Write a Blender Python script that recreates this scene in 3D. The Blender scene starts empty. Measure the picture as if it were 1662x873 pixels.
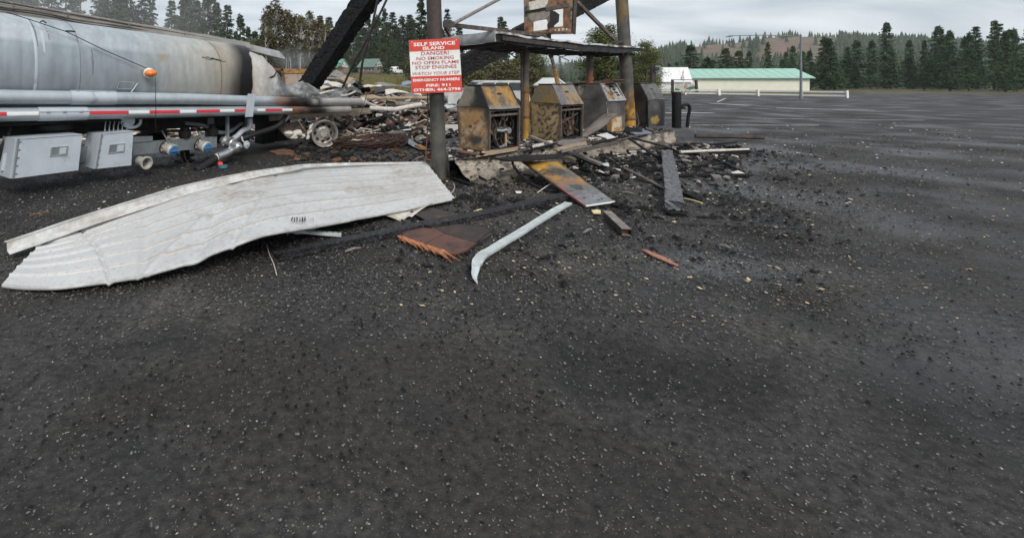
import bpy, bmesh, math, random
from mathutils import Vector, Matrix, noise as mn
V = Vector
random.seed(7)
scene = bpy.context.scene
COL = scene.collection
R = math.radians
PI = math.pi

# ------------------------------------------------------------------ camera
H, F, CX, HY = 1.75, 800.0, 600.0, 130.0      # eye height, focal length and principal point in photo pixels
W_PX, H_PX = 1662.0, 873.0
cam = bpy.data.cameras.new('camera')
cam_o = bpy.data.objects.new('camera', cam)
COL.objects.link(cam_o)
cam_o.location = (0, 0, H)
cam_o.rotation_euler = (R(90), 0, 0)
cam.sensor_fit = 'HORIZONTAL'
cam.sensor_width = 36.0
cam.lens = F / W_PX * 36.0
cam.shift_x = (W_PX / 2 - CX) / W_PX
cam.shift_y = -(H_PX / 2 - HY) / W_PX
cam.clip_start = 0.05
cam.clip_end = 6000
scene.camera = cam_o

# ------------------------------------------------------------------ light
SUN_EL, SUN_ROT = R(40), R(-16)                 # a veiled sun behind and to one side of the viewer
world = bpy.data.worlds.new('World')
scene.world = world
world.use_nodes = True
wt = world.node_tree
wt.nodes.clear()
wo = wt.nodes.new('ShaderNodeOutputWorld')
bg = wt.nodes.new('ShaderNodeBackground')
bg.inputs['Strength'].default_value = 0.1
sky = wt.nodes.new('ShaderNodeTexSky')
sky.sky_type = 'NISHITA'
sky.sun_disc = False
sky.sun_elevation = SUN_EL
sky.sun_rotation = SUN_ROT
tc = wt.nodes.new('ShaderNodeTexCoord')
sep = wt.nodes.new('ShaderNodeSeparateXYZ')
wt.links.new(tc.outputs['Generated'], sep.inputs[0])
# project the direction on a flat cloud deck so that the clouds flatten towards the horizon
addz = wt.nodes.new('ShaderNodeMath'); addz.operation = 'ADD'; addz.inputs[1].default_value = 0.16
absz = wt.nodes.new('ShaderNodeMath'); absz.operation = 'ABSOLUTE'
wt.links.new(sep.outputs['Z'], absz.inputs[0]); wt.links.new(absz.outputs[0], addz.inputs[0])
dx = wt.nodes.new('ShaderNodeMath'); dx.operation = 'DIVIDE'
dy = wt.nodes.new('ShaderNodeMath'); dy.operation = 'DIVIDE'
wt.links.new(sep.outputs['X'], dx.inputs[0]); wt.links.new(addz.outputs[0], dx.inputs[1])
wt.links.new(sep.outputs['Y'], dy.inputs[0]); wt.links.new(addz.outputs[0], dy.inputs[1])
cmb = wt.nodes.new('ShaderNodeCombineXYZ')
wt.links.new(dx.outputs[0], cmb.inputs[0]); wt.links.new(dy.outputs[0], cmb.inputs[1])
wmap = wt.nodes.new('ShaderNodeMapping'); wmap.inputs['Rotation'].default_value = (0, 0, R(22)); wmap.inputs['Scale'].default_value = (0.45, 0.95, 1)
wt.links.new(cmb.outputs[0], wmap.inputs[0])
wn = wt.nodes.new('ShaderNodeTexNoise'); wn.inputs['Scale'].default_value = 1.5; wn.inputs['Detail'].default_value = 7; wn.inputs['Roughness'].default_value = 0.52; wn.inputs['Distortion'].default_value = 0.35
wt.links.new(wmap.outputs[0], wn.inputs['Vector'])
wr = wt.nodes.new('ShaderNodeValToRGB')
wr.color_ramp.elements[0].position = 0.34; wr.color_ramp.elements[0].color = (2.7, 3.1, 3.5, 1)
wr.color_ramp.elements[1].position = 0.66; wr.color_ramp.elements[1].color = (5.3, 5.5, 5.7, 1)
wt.links.new(wn.outputs['Fac'], wr.inputs[0])
wmix = wt.nodes.new('ShaderNodeMix'); wmix.data_type = 'RGBA'; wmix.inputs[0].default_value = 0.93
wt.links.new(sky.outputs[0], wmix.inputs[6]); wt.links.new(wr.outputs[0], wmix.inputs[7])
wt.links.new(wmix.outputs[2], bg.inputs['Color'])
wt.links.new(bg.outputs[0], wo.inputs['Surface'])

sun = bpy.data.lights.new('sun', 'SUN')
sun.energy = 1.5
sun.angle = R(25)
sun.color = (1.0, 0.96, 0.9)
sun_o = bpy.data.objects.new('sun', sun)
COL.objects.link(sun_o)
# sun_rotation is measured clockwise from +Y (seen from above); this is the same direction
sd = V((math.sin(SUN_ROT + PI) * math.cos(SUN_EL), math.cos(SUN_ROT + PI) * math.cos(SUN_EL), math.sin(SUN_EL)))
sky.sun_rotation = SUN_ROT + PI
sun_o.rotation_euler = sd.to_track_quat('Z', 'Y').to_euler()
vs = scene.view_settings
vs.view_transform = 'Standard'
vs.look = 'None'
vs.exposure = 0.85
vs.gamma = 1
scene.cycles.max_bounces = 6
scene.cycles.diffuse_bounces = 3
scene.cycles.transparent_max_bounces = 8
scene.cycles.use_denoising = True

# ------------------------------------------------------------------ measuring
def P(px, py, D):                       # the point seen at a photo pixel, D metres away along the view axis
    return V(((px - CX) / F * D, D, H - (py - HY) / F * D))
def G(px, py, z=0.0):                   # the point of height z seen at a photo pixel
    D = F * (H - z) / (py - HY)
    return V(((px - CX) / F * D, D, z))
T0 = V((-5.39, 7.19, 0)); TU = V((0.6, 0.8, 0)); TV = V((-0.8, 0.6, 0))   # the tanker's line, along and across
def TP(px, py, v):                      # the point seen at a photo pixel on the upright plane v metres across the tanker
    r = (px - CX) / F
    u = (r * (T0.y + TV.y * v) - (T0.x + TV.x * v)) / (TU.x - TU.y * r)
    p = T0 + TU * u + TV * v
    return V((p.x, p.y, H - (py - HY) / F * p.y))
def smooth(a, b, x):
    t = min(1, max(0, (x - a) / (b - a)))
    return t * t * (3 - 2 * t)
def lerp(a, b, t): return a + (b - a) * t
def interp(tab, x):
    if x <= tab[0][0]: return tab[0][1]
    for (x0, y0), (x1, y1) in zip(tab, tab[1:]):
        if x <= x1: return lerp(y0, y1, (x - x0) / (x1 - x0))
    return tab[-1][1]
def nz(p, s=1.0): return mn.noise(V(p) * s)
def fbm(p, s=1.0, o=4): return mn.fractal(V(p) * s, 0.9, 2.1, o)
def mixc(a, b, t):
    t = min(1, max(0, t))
    return tuple(a[i] + (b[i] - a[i]) * t for i in range(3))
def terrain(x, y):
    z = 1.3 * smooth(27, 58, y) * (1 - smooth(4, 15, x - 0.06 * y))
    z += 2.6 * smooth(62, 150, y) * (1 - smooth(10, 40, x))
    return z

# ------------------------------------------------------------------ materials
MATS = {}
def pm(name, c1, c2=None, scale=8, rough=(0.6, 0.9), metal=0.0, bump=0.2, bscale=None, attr=False, stretch=(1, 1, 1),
       c3=None, c3s=1.5, c3t=0.55, c3w=0.08, vary=0.0, spec=0.5, detail=6):
    m = bpy.data.materials.new(name); MATS[name] = m
    m.use_nodes = True
    t = m.node_tree; t.nodes.clear(); L = t.links.new
    out = t.nodes.new('ShaderNodeOutputMaterial'); b = t.nodes.new('ShaderNodeBsdfPrincipled')
    L(b.outputs[0], out.inputs[0])
    b.inputs['Metallic'].default_value = metal
    b.inputs['Specular IOR Level'].default_value = spec
    co = t.nodes.new('ShaderNodeTexCoord')
    mp = t.nodes.new('ShaderNodeMapping'); mp.inputs['Scale'].default_value = stretch
    L(co.outputs['Object'], mp.inputs[0])
    def nse(s, d=detail, rgh=0.6):
        n = t.nodes.new('ShaderNodeTexNoise'); n.inputs['Scale'].default_value = s; n.inputs['Detail'].default_value = d; n.inputs['Roughness'].default_value = rgh
        L(mp.outputs[0], n.inputs['Vector']); return n
    n1 = nse(scale)
    r1 = t.nodes.new('ShaderNodeMapRange'); r1.inputs[1].default_value = 0.32; r1.inputs[2].default_value = 0.68
    L(n1.outputs['Fac'], r1.inputs[0])
    def mix(fac, a, bb, blend='MIX'):
        x = t.nodes.new('ShaderNodeMix'); x.data_type = 'RGBA'; x.blend_type = blend
        if isinstance(fac, float): x.inputs[0].default_value = fac
        else: L(fac, x.inputs[0])
        for s, i in ((a, 6), (bb, 7)):
            if isinstance(s, tuple): x.inputs[i].default_value = (*s, 1)
            else: L(s, x.inputs[i])
        return x.outputs[2]
    c2 = c2 or c1
    if attr:
        at = t.nodes.new('ShaderNodeAttribute'); at.attribute_name = 'Col'
        tint = mix(r1.outputs[0], c1, c2)
        col = mix(1.0, at.outputs['Color'], tint, 'MULTIPLY')
    else:
        col = mix(r1.outputs[0], c1, c2)
    if c3:
        n3 = nse(c3s, 5, 0.65)
        r3 = t.nodes.new('ShaderNodeMapRange'); r3.inputs[1].default_value = c3t - c3w; r3.inputs[2].default_value = c3t + c3w
        L(n3.outputs['Fac'], r3.inputs[0])
        col = mix(r3.outputs[0], col, c3)
    if vary:
        oi = t.nodes.new('ShaderNodeObjectInfo')
        hs = t.nodes.new('ShaderNodeHueSaturation')
        rv = t.nodes.new('ShaderNodeMapRange'); rv.inputs[3].default_value = 1 - vary; rv.inputs[4].default_value = 1 + vary
        L(oi.outputs['Random'], rv.inputs[0]); L(rv.outputs[0], hs.inputs['Value']); L(col, hs.inputs['Color'])
        rh = t.nodes.new('ShaderNodeMapRange'); rh.inputs[3].default_value = 0.5 - vary * 0.08; rh.inputs[4].default_value = 0.5 + vary * 0.08
        L(oi.outputs['Random'], rh.inputs[0]); L(rh.outputs[0], hs.inputs['Hue'])
        col = hs.outputs[0]
    L(col, b.inputs['Base Color'])
    rr = t.nodes.new('ShaderNodeMapRange'); rr.inputs[1].default_value = 0.3; rr.inputs[2].default_value = 0.7; rr.inputs[3].default_value = rough[0]; rr.inputs[4].default_value = rough[1]
    n2 = nse(scale * 0.37)
    L(n2.outputs['Fac'], rr.inputs[0]); L(rr.outputs[0], b.inputs['Roughness'])
    if bump:
        bp = t.nodes.new('ShaderNodeBump'); bp.inputs['Strength'].default_value = bump; bp.inputs['Distance'].default_value = 0.02
        nb = nse(bscale or scale * 3)
        L(nb.outputs['Fac'], bp.inputs['Height']); L(bp.outputs[0], b.inputs['Normal'])
    return m

M_char = pm('char', (0.004, 0.004, 0.0045), (0.014, 0.0135, 0.014), 18, (0.5, 0.85), 0, 0.6, 60, c3=(0.04, 0.04, 0.043), c3s=7, c3t=0.72, c3w=0.06, spec=0.22)
M_charlight = pm('char_blocks', (0.008, 0.008, 0.009), (0.03, 0.03, 0.033), 18, (0.4, 0.7), 0, 0.5, 60, c3=(0.07, 0.07, 0.078), c3s=9, c3t=0.66, c3w=0.08, spec=0.4)
M_chargrey = pm('char_grey', (0.05, 0.05, 0.055), (0.16, 0.16, 0.172), 16, (0.4, 0.8), 0, 0.5, 50)
M_steel_dark = pm('sooty_steel', (0.02, 0.019, 0.018), (0.06, 0.055, 0.05), 6, (0.4, 0.7), 0.3, 0.2, 30, c3=(0.09, 0.05, 0.03), c3s=3, c3t=0.6)
M_steel_brown = pm('brown_steel', (0.05, 0.037, 0.03), (0.12, 0.09, 0.075), 8, (0.5, 0.8), 0.2, 0.25, 40, c3=(0.2, 0.17, 0.15), c3s=5, c3t=0.62)
M_rust = pm('rust', (0.11, 0.045, 0.022), (0.24, 0.11, 0.05), 9, (0.7, 0.95), 0, 0.3, 40, c3=(0.05, 0.04, 0.035), c3s=4, c3t=0.55)
M_ochre = pm('ochre_rust', (0.38, 0.2, 0.05), (0.25, 0.13, 0.045), 8, (0.6, 0.9), 0, 0.25, 40, c3=(0.07, 0.045, 0.03), c3s=5, c3t=0.58)
M_vpaint = pm('weathered_paint', (0.78, 0.78, 0.78), (1.12, 1.12, 1.12), 14, (0.5, 0.8), 0, 0.22, 45, attr=True)
M_sheetpaint = pm('sheet_paint', (0.93, 0.93, 0.93), (1.05, 1.05, 1.05), 30, (0.4, 0.6), 0.1, 0.03, 12, attr=True)
M_vmetal = pm('brushed_alloy', (0.86, 0.86, 0.86), (1.08, 1.08, 1.08), 5, (0.36, 0.52), 0.4, 0.04, 18, attr=True, stretch=(1, 1, 0.35))
M_vdull = pm('dull_alloy', (0.84, 0.84, 0.84), (1.1, 1.1, 1.1), 10, (0.5, 0.75), 0.35, 0.15, 30, attr=True)
M_grey_paint = pm('grey_paint', (0.42, 0.465, 0.51), (0.49, 0.535, 0.58), 5, (0.4, 0.6), 0.1, 0.05, 20, c3=(0.2, 0.21, 0.22), c3s=3, c3t=0.68)
M_grey_dark = pm('dark_grey_paint', (0.13, 0.15, 0.16), (0.2, 0.22, 0.235), 5, (0.4, 0.65), 0.1, 0.08, 20)
M_alu = pm('aluminium', (0.5, 0.51, 0.52), (0.62, 0.63, 0.64), 8, (0.25, 0.45), 0.85, 0.06, 30)
M_black = pm('black_rubber', (0.009, 0.009, 0.01), (0.022, 0.022, 0.024), 12, (0.5, 0.75), 0, 0.2, 60, spec=0.35)
M_dark = pm('black_iron', (0.008, 0.008, 0.008), (0.022, 0.02, 0.019), 9, (0.6, 0.85), 0, 0.2, 40, spec=0.25)
M_white = pm('white_paint', (0.66, 0.66, 0.64), (0.8, 0.8, 0.78), 10, (0.45, 0.7), 0, 0.08, 40, c3=(0.5, 0.48, 0.44), c3s=4, c3t=0.68)
M_ash = pm('pale_ash', (0.42, 0.38, 0.33), (0.66, 0.62, 0.57), 14, (0.8, 1), 0, 0.4, 40)
M_tan = pm('tan_board', (0.24, 0.18, 0.12), (0.42, 0.33, 0.23), 7, (0.7, 0.95), 0, 0.3, 30, c3=(0.1, 0.08, 0.06), c3s=5, c3t=0.62)
M_greywood = pm('grey_plank', (0.12, 0.105, 0.095), (0.26, 0.235, 0.215), 10, (0.7, 0.95), 0, 0.3, 50, stretch=(1, 1, 1))
M_red = pm('red_paint', (0.55, 0.03, 0.025), (0.65, 0.05, 0.035), 8, (0.35, 0.55), 0, 0.05, 30)
M_redrefl = pm('red_reflector', (0.62, 0.03, 0.045), (0.5, 0.025, 0.035), 9, (0.3, 0.5), 0, 0.04, 60)
M_whrefl = pm('white_reflector', (0.62, 0.64, 0.64), (0.72, 0.74, 0.74), 9, (0.3, 0.5), 0, 0.04, 60)
M_orange = pm('amber_lens', (0.8, 0.17, 0.02), (0.85, 0.25, 0.03), 20, (0.15, 0.3), 0, 0.1, 50)
M_blue = pm('blue_cap', (0.04, 0.14, 0.3), (0.08, 0.22, 0.4), 9, (0.4, 0.6), 0, 0.1, 30)
M_cream = pm('cream_enamel', (0.36, 0.34, 0.3), (0.54, 0.52, 0.46), 9, (0.4, 0.6), 0.1, 0.08, 30, c3=(.16, .15, .14), c3s=6, c3t=.6)
M_galv = pm('galvanised', (0.48, 0.53, 0.53), (0.66, 0.71, 0.7), 7, (0.35, 0.55), 0.3, 0.1, 40, c3=(0.38, 0.4, 0.4), c3s=6, c3t=0.66)
M_bark = pm('bark', (0.055, 0.042, 0.033), (0.12, 0.095, 0.075), 3, (0.85, 1), 0, 0.4, 12, stretch=(1, 1, 0.2))
M_birch = pm('pale_bark', (0.28, 0.26, 0.23), (0.44, 0.42, 0.38), 2, (0.8, 1), 0, 0.2, 9, c3=(0.08, 0.07, 0.06), c3s=4, c3t=0.66)
M_needle = pm('needles', (0.024, 0.042, 0.022), (0.068, 0.098, 0.046), 0.45, (0.75, 0.95), 0, 0, vary=0.25, spec=0.25)
M_needle2 = pm('needles_blue', (0.032, 0.05, 0.034), (0.075, 0.1, 0.064), 0.45, (0.75, 0.95), 0, 0, vary=0.2, spec=0.25)
M_leaf = pm('leaves', (0.07, 0.09, 0.025), (0.18, 0.195, 0.06), 0.9, (0.6, 0.85), 0, 0, vary=0.2, spec=0.3)
M_leafdull = pm('dull_leaves', (0.065, 0.065, 0.03), (0.15, 0.125, 0.055), 0.8, (0.65, 0.9), 0, 0, vary=0.2, spec=0.3)
M_grass = pm('dry_grass', (0.1, 0.1, 0.03), (0.2, 0.17, 0.06), 2, (0.8, 1), 0, 0)
M_mint = pm('mint_roof', (0.27, 0.46, 0.38), (0.33, 0.53, 0.45), 1.5, (0.5, 0.7), 0, 0.05, 10)
M_dullroof = pm('dull_green_roof', (0.1, 0.17, 0.14), (0.17, 0.24, 0.21), 1.5, (0.5, 0.7), 0, 0.05, 10)
M_greenroof = pm('green_roof', (0.1, 0.3, 0.22), (0.14, 0.36, 0.28), 1.5, (0.4, 0.6), 0, 0.05, 10)
M_darkgreen = pm('dark_green', (0.025, 0.12, 0.07), (0.035, 0.15, 0.09), 2, (0.5, 0.7), 0, 0.05, 10)
M_creamwall = pm('cream_wall', (0.66, 0.65, 0.53), (0.74, 0.73, 0.62), 1.2, (0.7, 0.9), 0, 0.05, 10)
M_logwall = pm('log_wall', (0.16, 0.12, 0.09), (0.26, 0.21, 0.17), 1.5, (0.8, 0.95), 0, 0.2, 10)
M_palewall = pm('pale_wall', (0.45, 0.45, 0.42), (0.6, 0.6, 0.57), 1.2, (0.7, 0.9), 0, 0.1, 10)
M_glass = pm('dark_glass', (0.02, 0.025, 0.03), (0.03, 0.035, 0.04), 2, (0.05, 0.15), 0, 0)
M_yellow = pm('yellow_scrap', (0.62, 0.52, 0.24), (0.72, 0.62, 0.34), 12, (0.7, 0.9), 0, 0.2, 40)
M_wood_pink = pm('split_wood_pink', (0.26, 0.1, 0.06), (0.42, 0.2, 0.13), 25, (0.6, 0.85), 0, 0.5, 60)
M_wood_orange = pm('split_wood', (0.22, 0.065, 0.028), (0.55, 0.24, 0.11), 25, (0.6, 0.85), 0, 0.5, 60)
M_wood_brown = pm('brown_board', (0.085, 0.037, 0.026), (0.13, 0.058, 0.04), 7, (0.5, 0.75), 0, 0.1, 40, c3=(0.03, 0.022, 0.02), c3s=3, c3t=0.6)
M_stone = pm('pale_grit', (0.16, 0.15, 0.13), (0.42, 0.39, 0.35), 30, (0.7, 0.95), 0, 0)
M_wire = pm('wire', (0.05, 0.045, 0.04), (0.1, 0.09, 0.08), 20, (0.5, 0.7), 0.4, 0)
M_bluegrey = pm('bluish_metal', (0.18, 0.23, 0.3), (0.3, 0.35, 0.42), 6, (0.35, 0.6), 0.3, 0.1, 30, c3=(0.12, 0.1, 0.08), c3s=4, c3t=0.6)

# ------------------------------------------------------------------ mesh helpers
class MB:
    def __init__(self):
        self.v, self.f, self.m, self.c = [], [], [], []
        self.mi, self.col = 0, (1, 1, 1)
    def vert(self, p, c=None):
        self.v.append(V(p)); self.c.append(c or self.col); return len(self.v) - 1
    def face(self, idx): self.f.append(tuple(idx)); self.m.append(self.mi)
    def poly(self, pts, c=None): self.face([self.vert(p, c) for p in pts])
    def hexa(self, a):                                   # 8 corners: four below, four above, same order
        i = [self.vert(p) for p in a]
        for q in ((3, 2, 1, 0), (4, 5, 6, 7), (0, 1, 5, 4), (1, 2, 6, 5), (2, 3, 7, 6), (3, 0, 4, 7)): self.face([i[k] for k in q])
    def box(self, c, sx, sy, sz, ax=None):               # centre, sizes, axes
        X, Y, Z = ax or (V((1, 0, 0)), V((0, 1, 0)), V((0, 0, 1)))
        c = V(c); X = X * sx / 2; Y = Y * sy / 2; Z = Z * sz / 2
        self.hexa([c - X - Y - Z, c + X - Y - Z, c + X + Y - Z, c - X + Y - Z, c - X - Y + Z, c + X - Y + Z, c + X + Y + Z, c - X + Y + Z])
    def bar(self, a, b, w, h, up=(0, 0, 1)):             # a box from point a to point b
        a, b = V(a), V(b); d = b - a; L = d.length
        d = d / L; s = d.cross(V(up)); s = s.normalized() if s.length > 1e-4 else V((1, 0, 0)); u = s.cross(d)
        self.box((a + b) / 2, L, w, h, (d, s, u))
    def tube(self, pts, r, n=10, cap=True, colf=None):
        pts = [V(p) for p in pts]; rs = r if isinstance(r, (list, tuple)) else [r] * len(pts)
        prev = None; ref = None
        for k, p in enumerate(pts):
            d = (pts[min(k + 1, len(pts) - 1)] - pts[max(k - 1, 0)]).normalized()
            if ref is None: ref = d.orthogonal().normalized()
            ref = (ref - d * ref.dot(d)).normalized(); o = d.cross(ref)
            ring = []
            for j in range(n):
                a = 2 * PI * j / n
                q = p + (ref * math.cos(a) + o * math.sin(a)) * rs[k]
                ring.append(self.vert(q, colf(q, k) if colf else None))
            if prev:
                for j in range(n): self.face((prev[j], prev[(j + 1) % n], ring[(j + 1) % n], ring[j]))
            elif cap: self.face(ring[::-1])
            prev = ring
        if cap: self.face(prev)
    def disc(self, c, axis, r, h, n=20, r2=None):        # cylinder of length h from c along axis
        axis = V(axis).normalized(); self.tube([V(c), V(c) + axis * h], [r, r2 if r2 is not None else r], n)
    def lathe(self, c, axis, prof, n=28):                # profile of (distance along axis, radius)
        axis = V(axis).normalized(); ref = axis.orthogonal().normalized(); o = axis.cross(ref); prev = None
        for (t, r) in prof:
            ring = [self.vert(V(c) + axis * t + (ref * math.cos(2 * PI * j / n) + o * math.sin(2 * PI * j / n)) * r) for j in range(n)]
            if prev:
                for j in range(n): self.face((prev[j], prev[(j + 1) % n], ring[(j + 1) % n], ring[j]))
            prev = ring
    def surf(self, fn, nu, nv, colf=None, thick=0.0):    # fn(s, t) -> point for s, t in 0..1; optional thickness
        g = []
        for i in range(nu + 1):
            row = []
            for j in range(nv + 1):
                p = V(fn(i / nu, j / nv)); row.append(self.vert(p, colf(i / nu, j / nv, p) if colf else None))
            g.append(row)
        for i in range(nu):
            for j in range(nv): self.face((g[i][j], g[i + 1][j], g[i + 1][j + 1], g[i][j + 1]))
        if thick:
            h = []
            for i in range(nu + 1):
                row = []
                for j in range(nv + 1):
                    a = self.v[g[min(i + 1, nu)][j]] - self.v[g[max(i - 1, 0)][j]]
                    b = self.v[g[i][min(j + 1, nv)]] - self.v[g[i][max(j - 1, 0)]]
                    n = a.cross(b); n = n.normalized() if n.length > 1e-9 else V((0, 0, 1))
                    row.append(self.vert(self.v[g[i][j]] - n * thick, self.c[g[i][j]]))
                h.append(row)
            for i in range(nu):
                for j in range(nv): self.face((h[i][j + 1], h[i + 1][j + 1], h[i + 1][j], h[i][j]))
            for i in range(nu):
                self.face((g[i][0], h[i][0], h[i + 1][0], g[i + 1][0])); self.face((g[i + 1][nv], h[i + 1][nv], h[i][nv], g[i][nv]))
            for j in range(nv):
                self.face((g[0][j + 1], h[0][j + 1], h[0][j], g[0][j])); self.face((g[nu][j], h[nu][j], h[nu][j + 1], g[nu][j + 1]))
        return g
    def quad(self, a, b, c, d, nu=8, nv=8, colf=None, thick=0.0, disp=None):
        a, b, c, d = V(a), V(b), V(c), V(d)
        def fn(s, t):
            p = (a * (1 - s) + b * s) * (1 - t) + (d * (1 - s) + c * s) * t
            return p + disp(s, t, p) if disp else p
        return self.surf(fn, nu, nv, colf, thick)
    def prism(self, pts, up):                            # a polygon given thickness along up
        up = V(up); n = len(pts)
        a = [self.vert(p) for p in pts]; b = [self.vert(V(p) + up) for p in pts]
        self.face(a[::-1]); self.face(b)
        for i in range(n): self.face((a[i], a[(i + 1) % n], b[(i + 1) % n], b[i]))
    def mesh(self, name, mats, off=V((0, 0, 0)), smooth_=False):
        me = bpy.data.meshes.new(name)
        me.from_pydata([tuple(p - off) for p in self.v], [], self.f)
        for m in (mats if isinstance(mats, (list, tuple)) else [mats]): me.materials.append(m)
        if any(self.m): me.polygons.foreach_set('material_index', self.m)
        if any(c != (1, 1, 1) for c in self.c):
            at = me.color_attributes.new('Col', 'FLOAT_COLOR', 'POINT')
            at.data.foreach_set('color', [x for c in self.c for x in (c[0], c[1], c[2], 1.0)])
        bm = bmesh.new(); bm.from_mesh(me)
        bmesh.ops.recalc_face_normals(bm, faces=bm.faces) if len(self.f) < 60000 else None
        bm.to_mesh(me); bm.free()
        if smooth_:
            me.polygons.foreach_set('use_smooth', [True] * len(me.polygons))
            try: me.set_sharp_from_angle(angle=R(38))
            except Exception: pass
        me.update()
        return me

def wloc(o):
    p = V(o.location)
    while o.parent: o = o.parent; p = p + V(o.location)
    return p
def tag(o, label, cat, group=None):
    o['label'] = label; o['category'] = cat
    if group: o['group'] = group
    return o
def thing(name, label, cat, loc=(0, 0, 0), group=None):
    o = bpy.data.objects.new(name, None); COL.objects.link(o)
    o.location = loc; o.empty_display_size = 0.2
    return tag(o, label, cat, group)
def part(name, mb, mats, parent, smooth_=False, label=None):     # mesh given in world coordinates, child of a thing or a part
    o = bpy.data.objects.new(name, mb.mesh(name, mats, wloc(parent), smooth_)); COL.objects.link(o)
    o.parent = parent
    if label: o['label'] = label
    return o
def solid(name, mb, mats, label, cat, group=None, smooth_=False):  # a thing that is one mesh
    lo = V((min(p.x for p in mb.v), min(p.y for p in mb.v), min(p.z for p in mb.v))); hi = V((max(p.x for p in mb.v), max(p.y for p in mb.v), 0))
    base = V(((lo.x + hi.x) / 2, (lo.y + hi.y) / 2, lo.z))
    o = bpy.data.objects.new(name, mb.mesh(name, mats, base, smooth_)); COL.objects.link(o)
    o.location = base
    return tag(o, label, cat, group)
def setting(name, mb, mats, kind='structure', smooth_=False):
    o = bpy.data.objects.new(name, mb.mesh(name, mats, V((0, 0, 0)), smooth_)); COL.objects.link(o)
    o['kind'] = kind
    return o
def copy_tree(o, parent=None):
    c = o.copy(); COL.objects.link(c)
    if parent: c.parent = parent
    for ch in list(o.children): copy_tree(ch, c)
    return c
def catmull(pts, n=8):
    pts = [V(p) for p in pts]; out = []
    q = [pts[0] * 2 - pts[1]] + pts + [pts[-1] * 2 - pts[-2]]
    for i in range(1, len(q) - 2):
        for k in range(n):
            t = k / n; a, b, c, d = q[i - 1], q[i], q[i + 1], q[i + 2]
            out.append(0.5 * ((2 * b) + (c - a) * t + (2 * a - 5 * b + 4 * c - d) * t * t + (3 * b - a - 3 * c + d) * t ** 3))
    out.append(pts[-1]); return out
def char_timber(mb, a, b, w, h, cell=0.09, depth=0.014, up=(0, 0, 1), taper=1.0, ragged=0.0, step=None):
    # a burnt timber: its faces broken into the blocks that charring leaves, deep cracks between them
    a, b = V(a), V(b); d = b - a; L = d.length; d /= L
    s = d.cross(V(up)).normalized(); u = s.cross(d)
    step = step or cell / 5; nu = max(8, int(L / step)); na, nb = max(3, int(w / step)), max(3, int(h / step))
    loop = [(-.5 + i / na, .5) for i in range(na)] + [(.5, .5 - i / nb) for i in range(nb)] + [(.5 - i / na, -.5) for i in range(na)] + [(-.5, -.5 + i / nb) for i in range(nb)]
    prev = None
    for i in range(nu + 1):
        t = i / nu; ring = []; k = lerp(1, taper, t)
        for (x, y) in loop:
            e = 1 - ragged * (0.5 + 0.5 * nz((t * L * 2.3, x * 2, y * 2), 1.7)) * smooth(0.06, 0, min(t, 1 - t))
            q = V((t * L / cell, x * w / cell * 0.75, y * h / cell * 0.75))
            dist, _ = mn.voronoi(q + V((a.x * 7, a.y * 5, 0)))
            cr = smooth(0.16, 0.0, dist[1] - dist[0])
            k2 = 1 - (depth * cr + depth * 0.6 * (0.5 + 0.5 * nz(q, 0.7))) / max(w, h) * 2
            p = a + d * (t * L) * 1.0 + s * (x * w * k * k2) + u * (y * h * k * k2) + d * (ragged * nz((x * 3, y * 3, a.x + t), 2) * 0.3 * (1 if t in (0, 1) else 0))
            p += (s * nz((t * L, 0, a.x), 0.8) + u * nz((0, t * L, a.y), 0.8)) * 0.02
            ring.append(mb.vert(p))
        if prev:
            n = len(ring)
            for j in range(n): mb.face((prev[j], prev[(j + 1) % n], ring[(j + 1) % n], ring[j]))
        else: mb.face(ring[::-1])
        prev = ring
    mb.face(prev)

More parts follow.
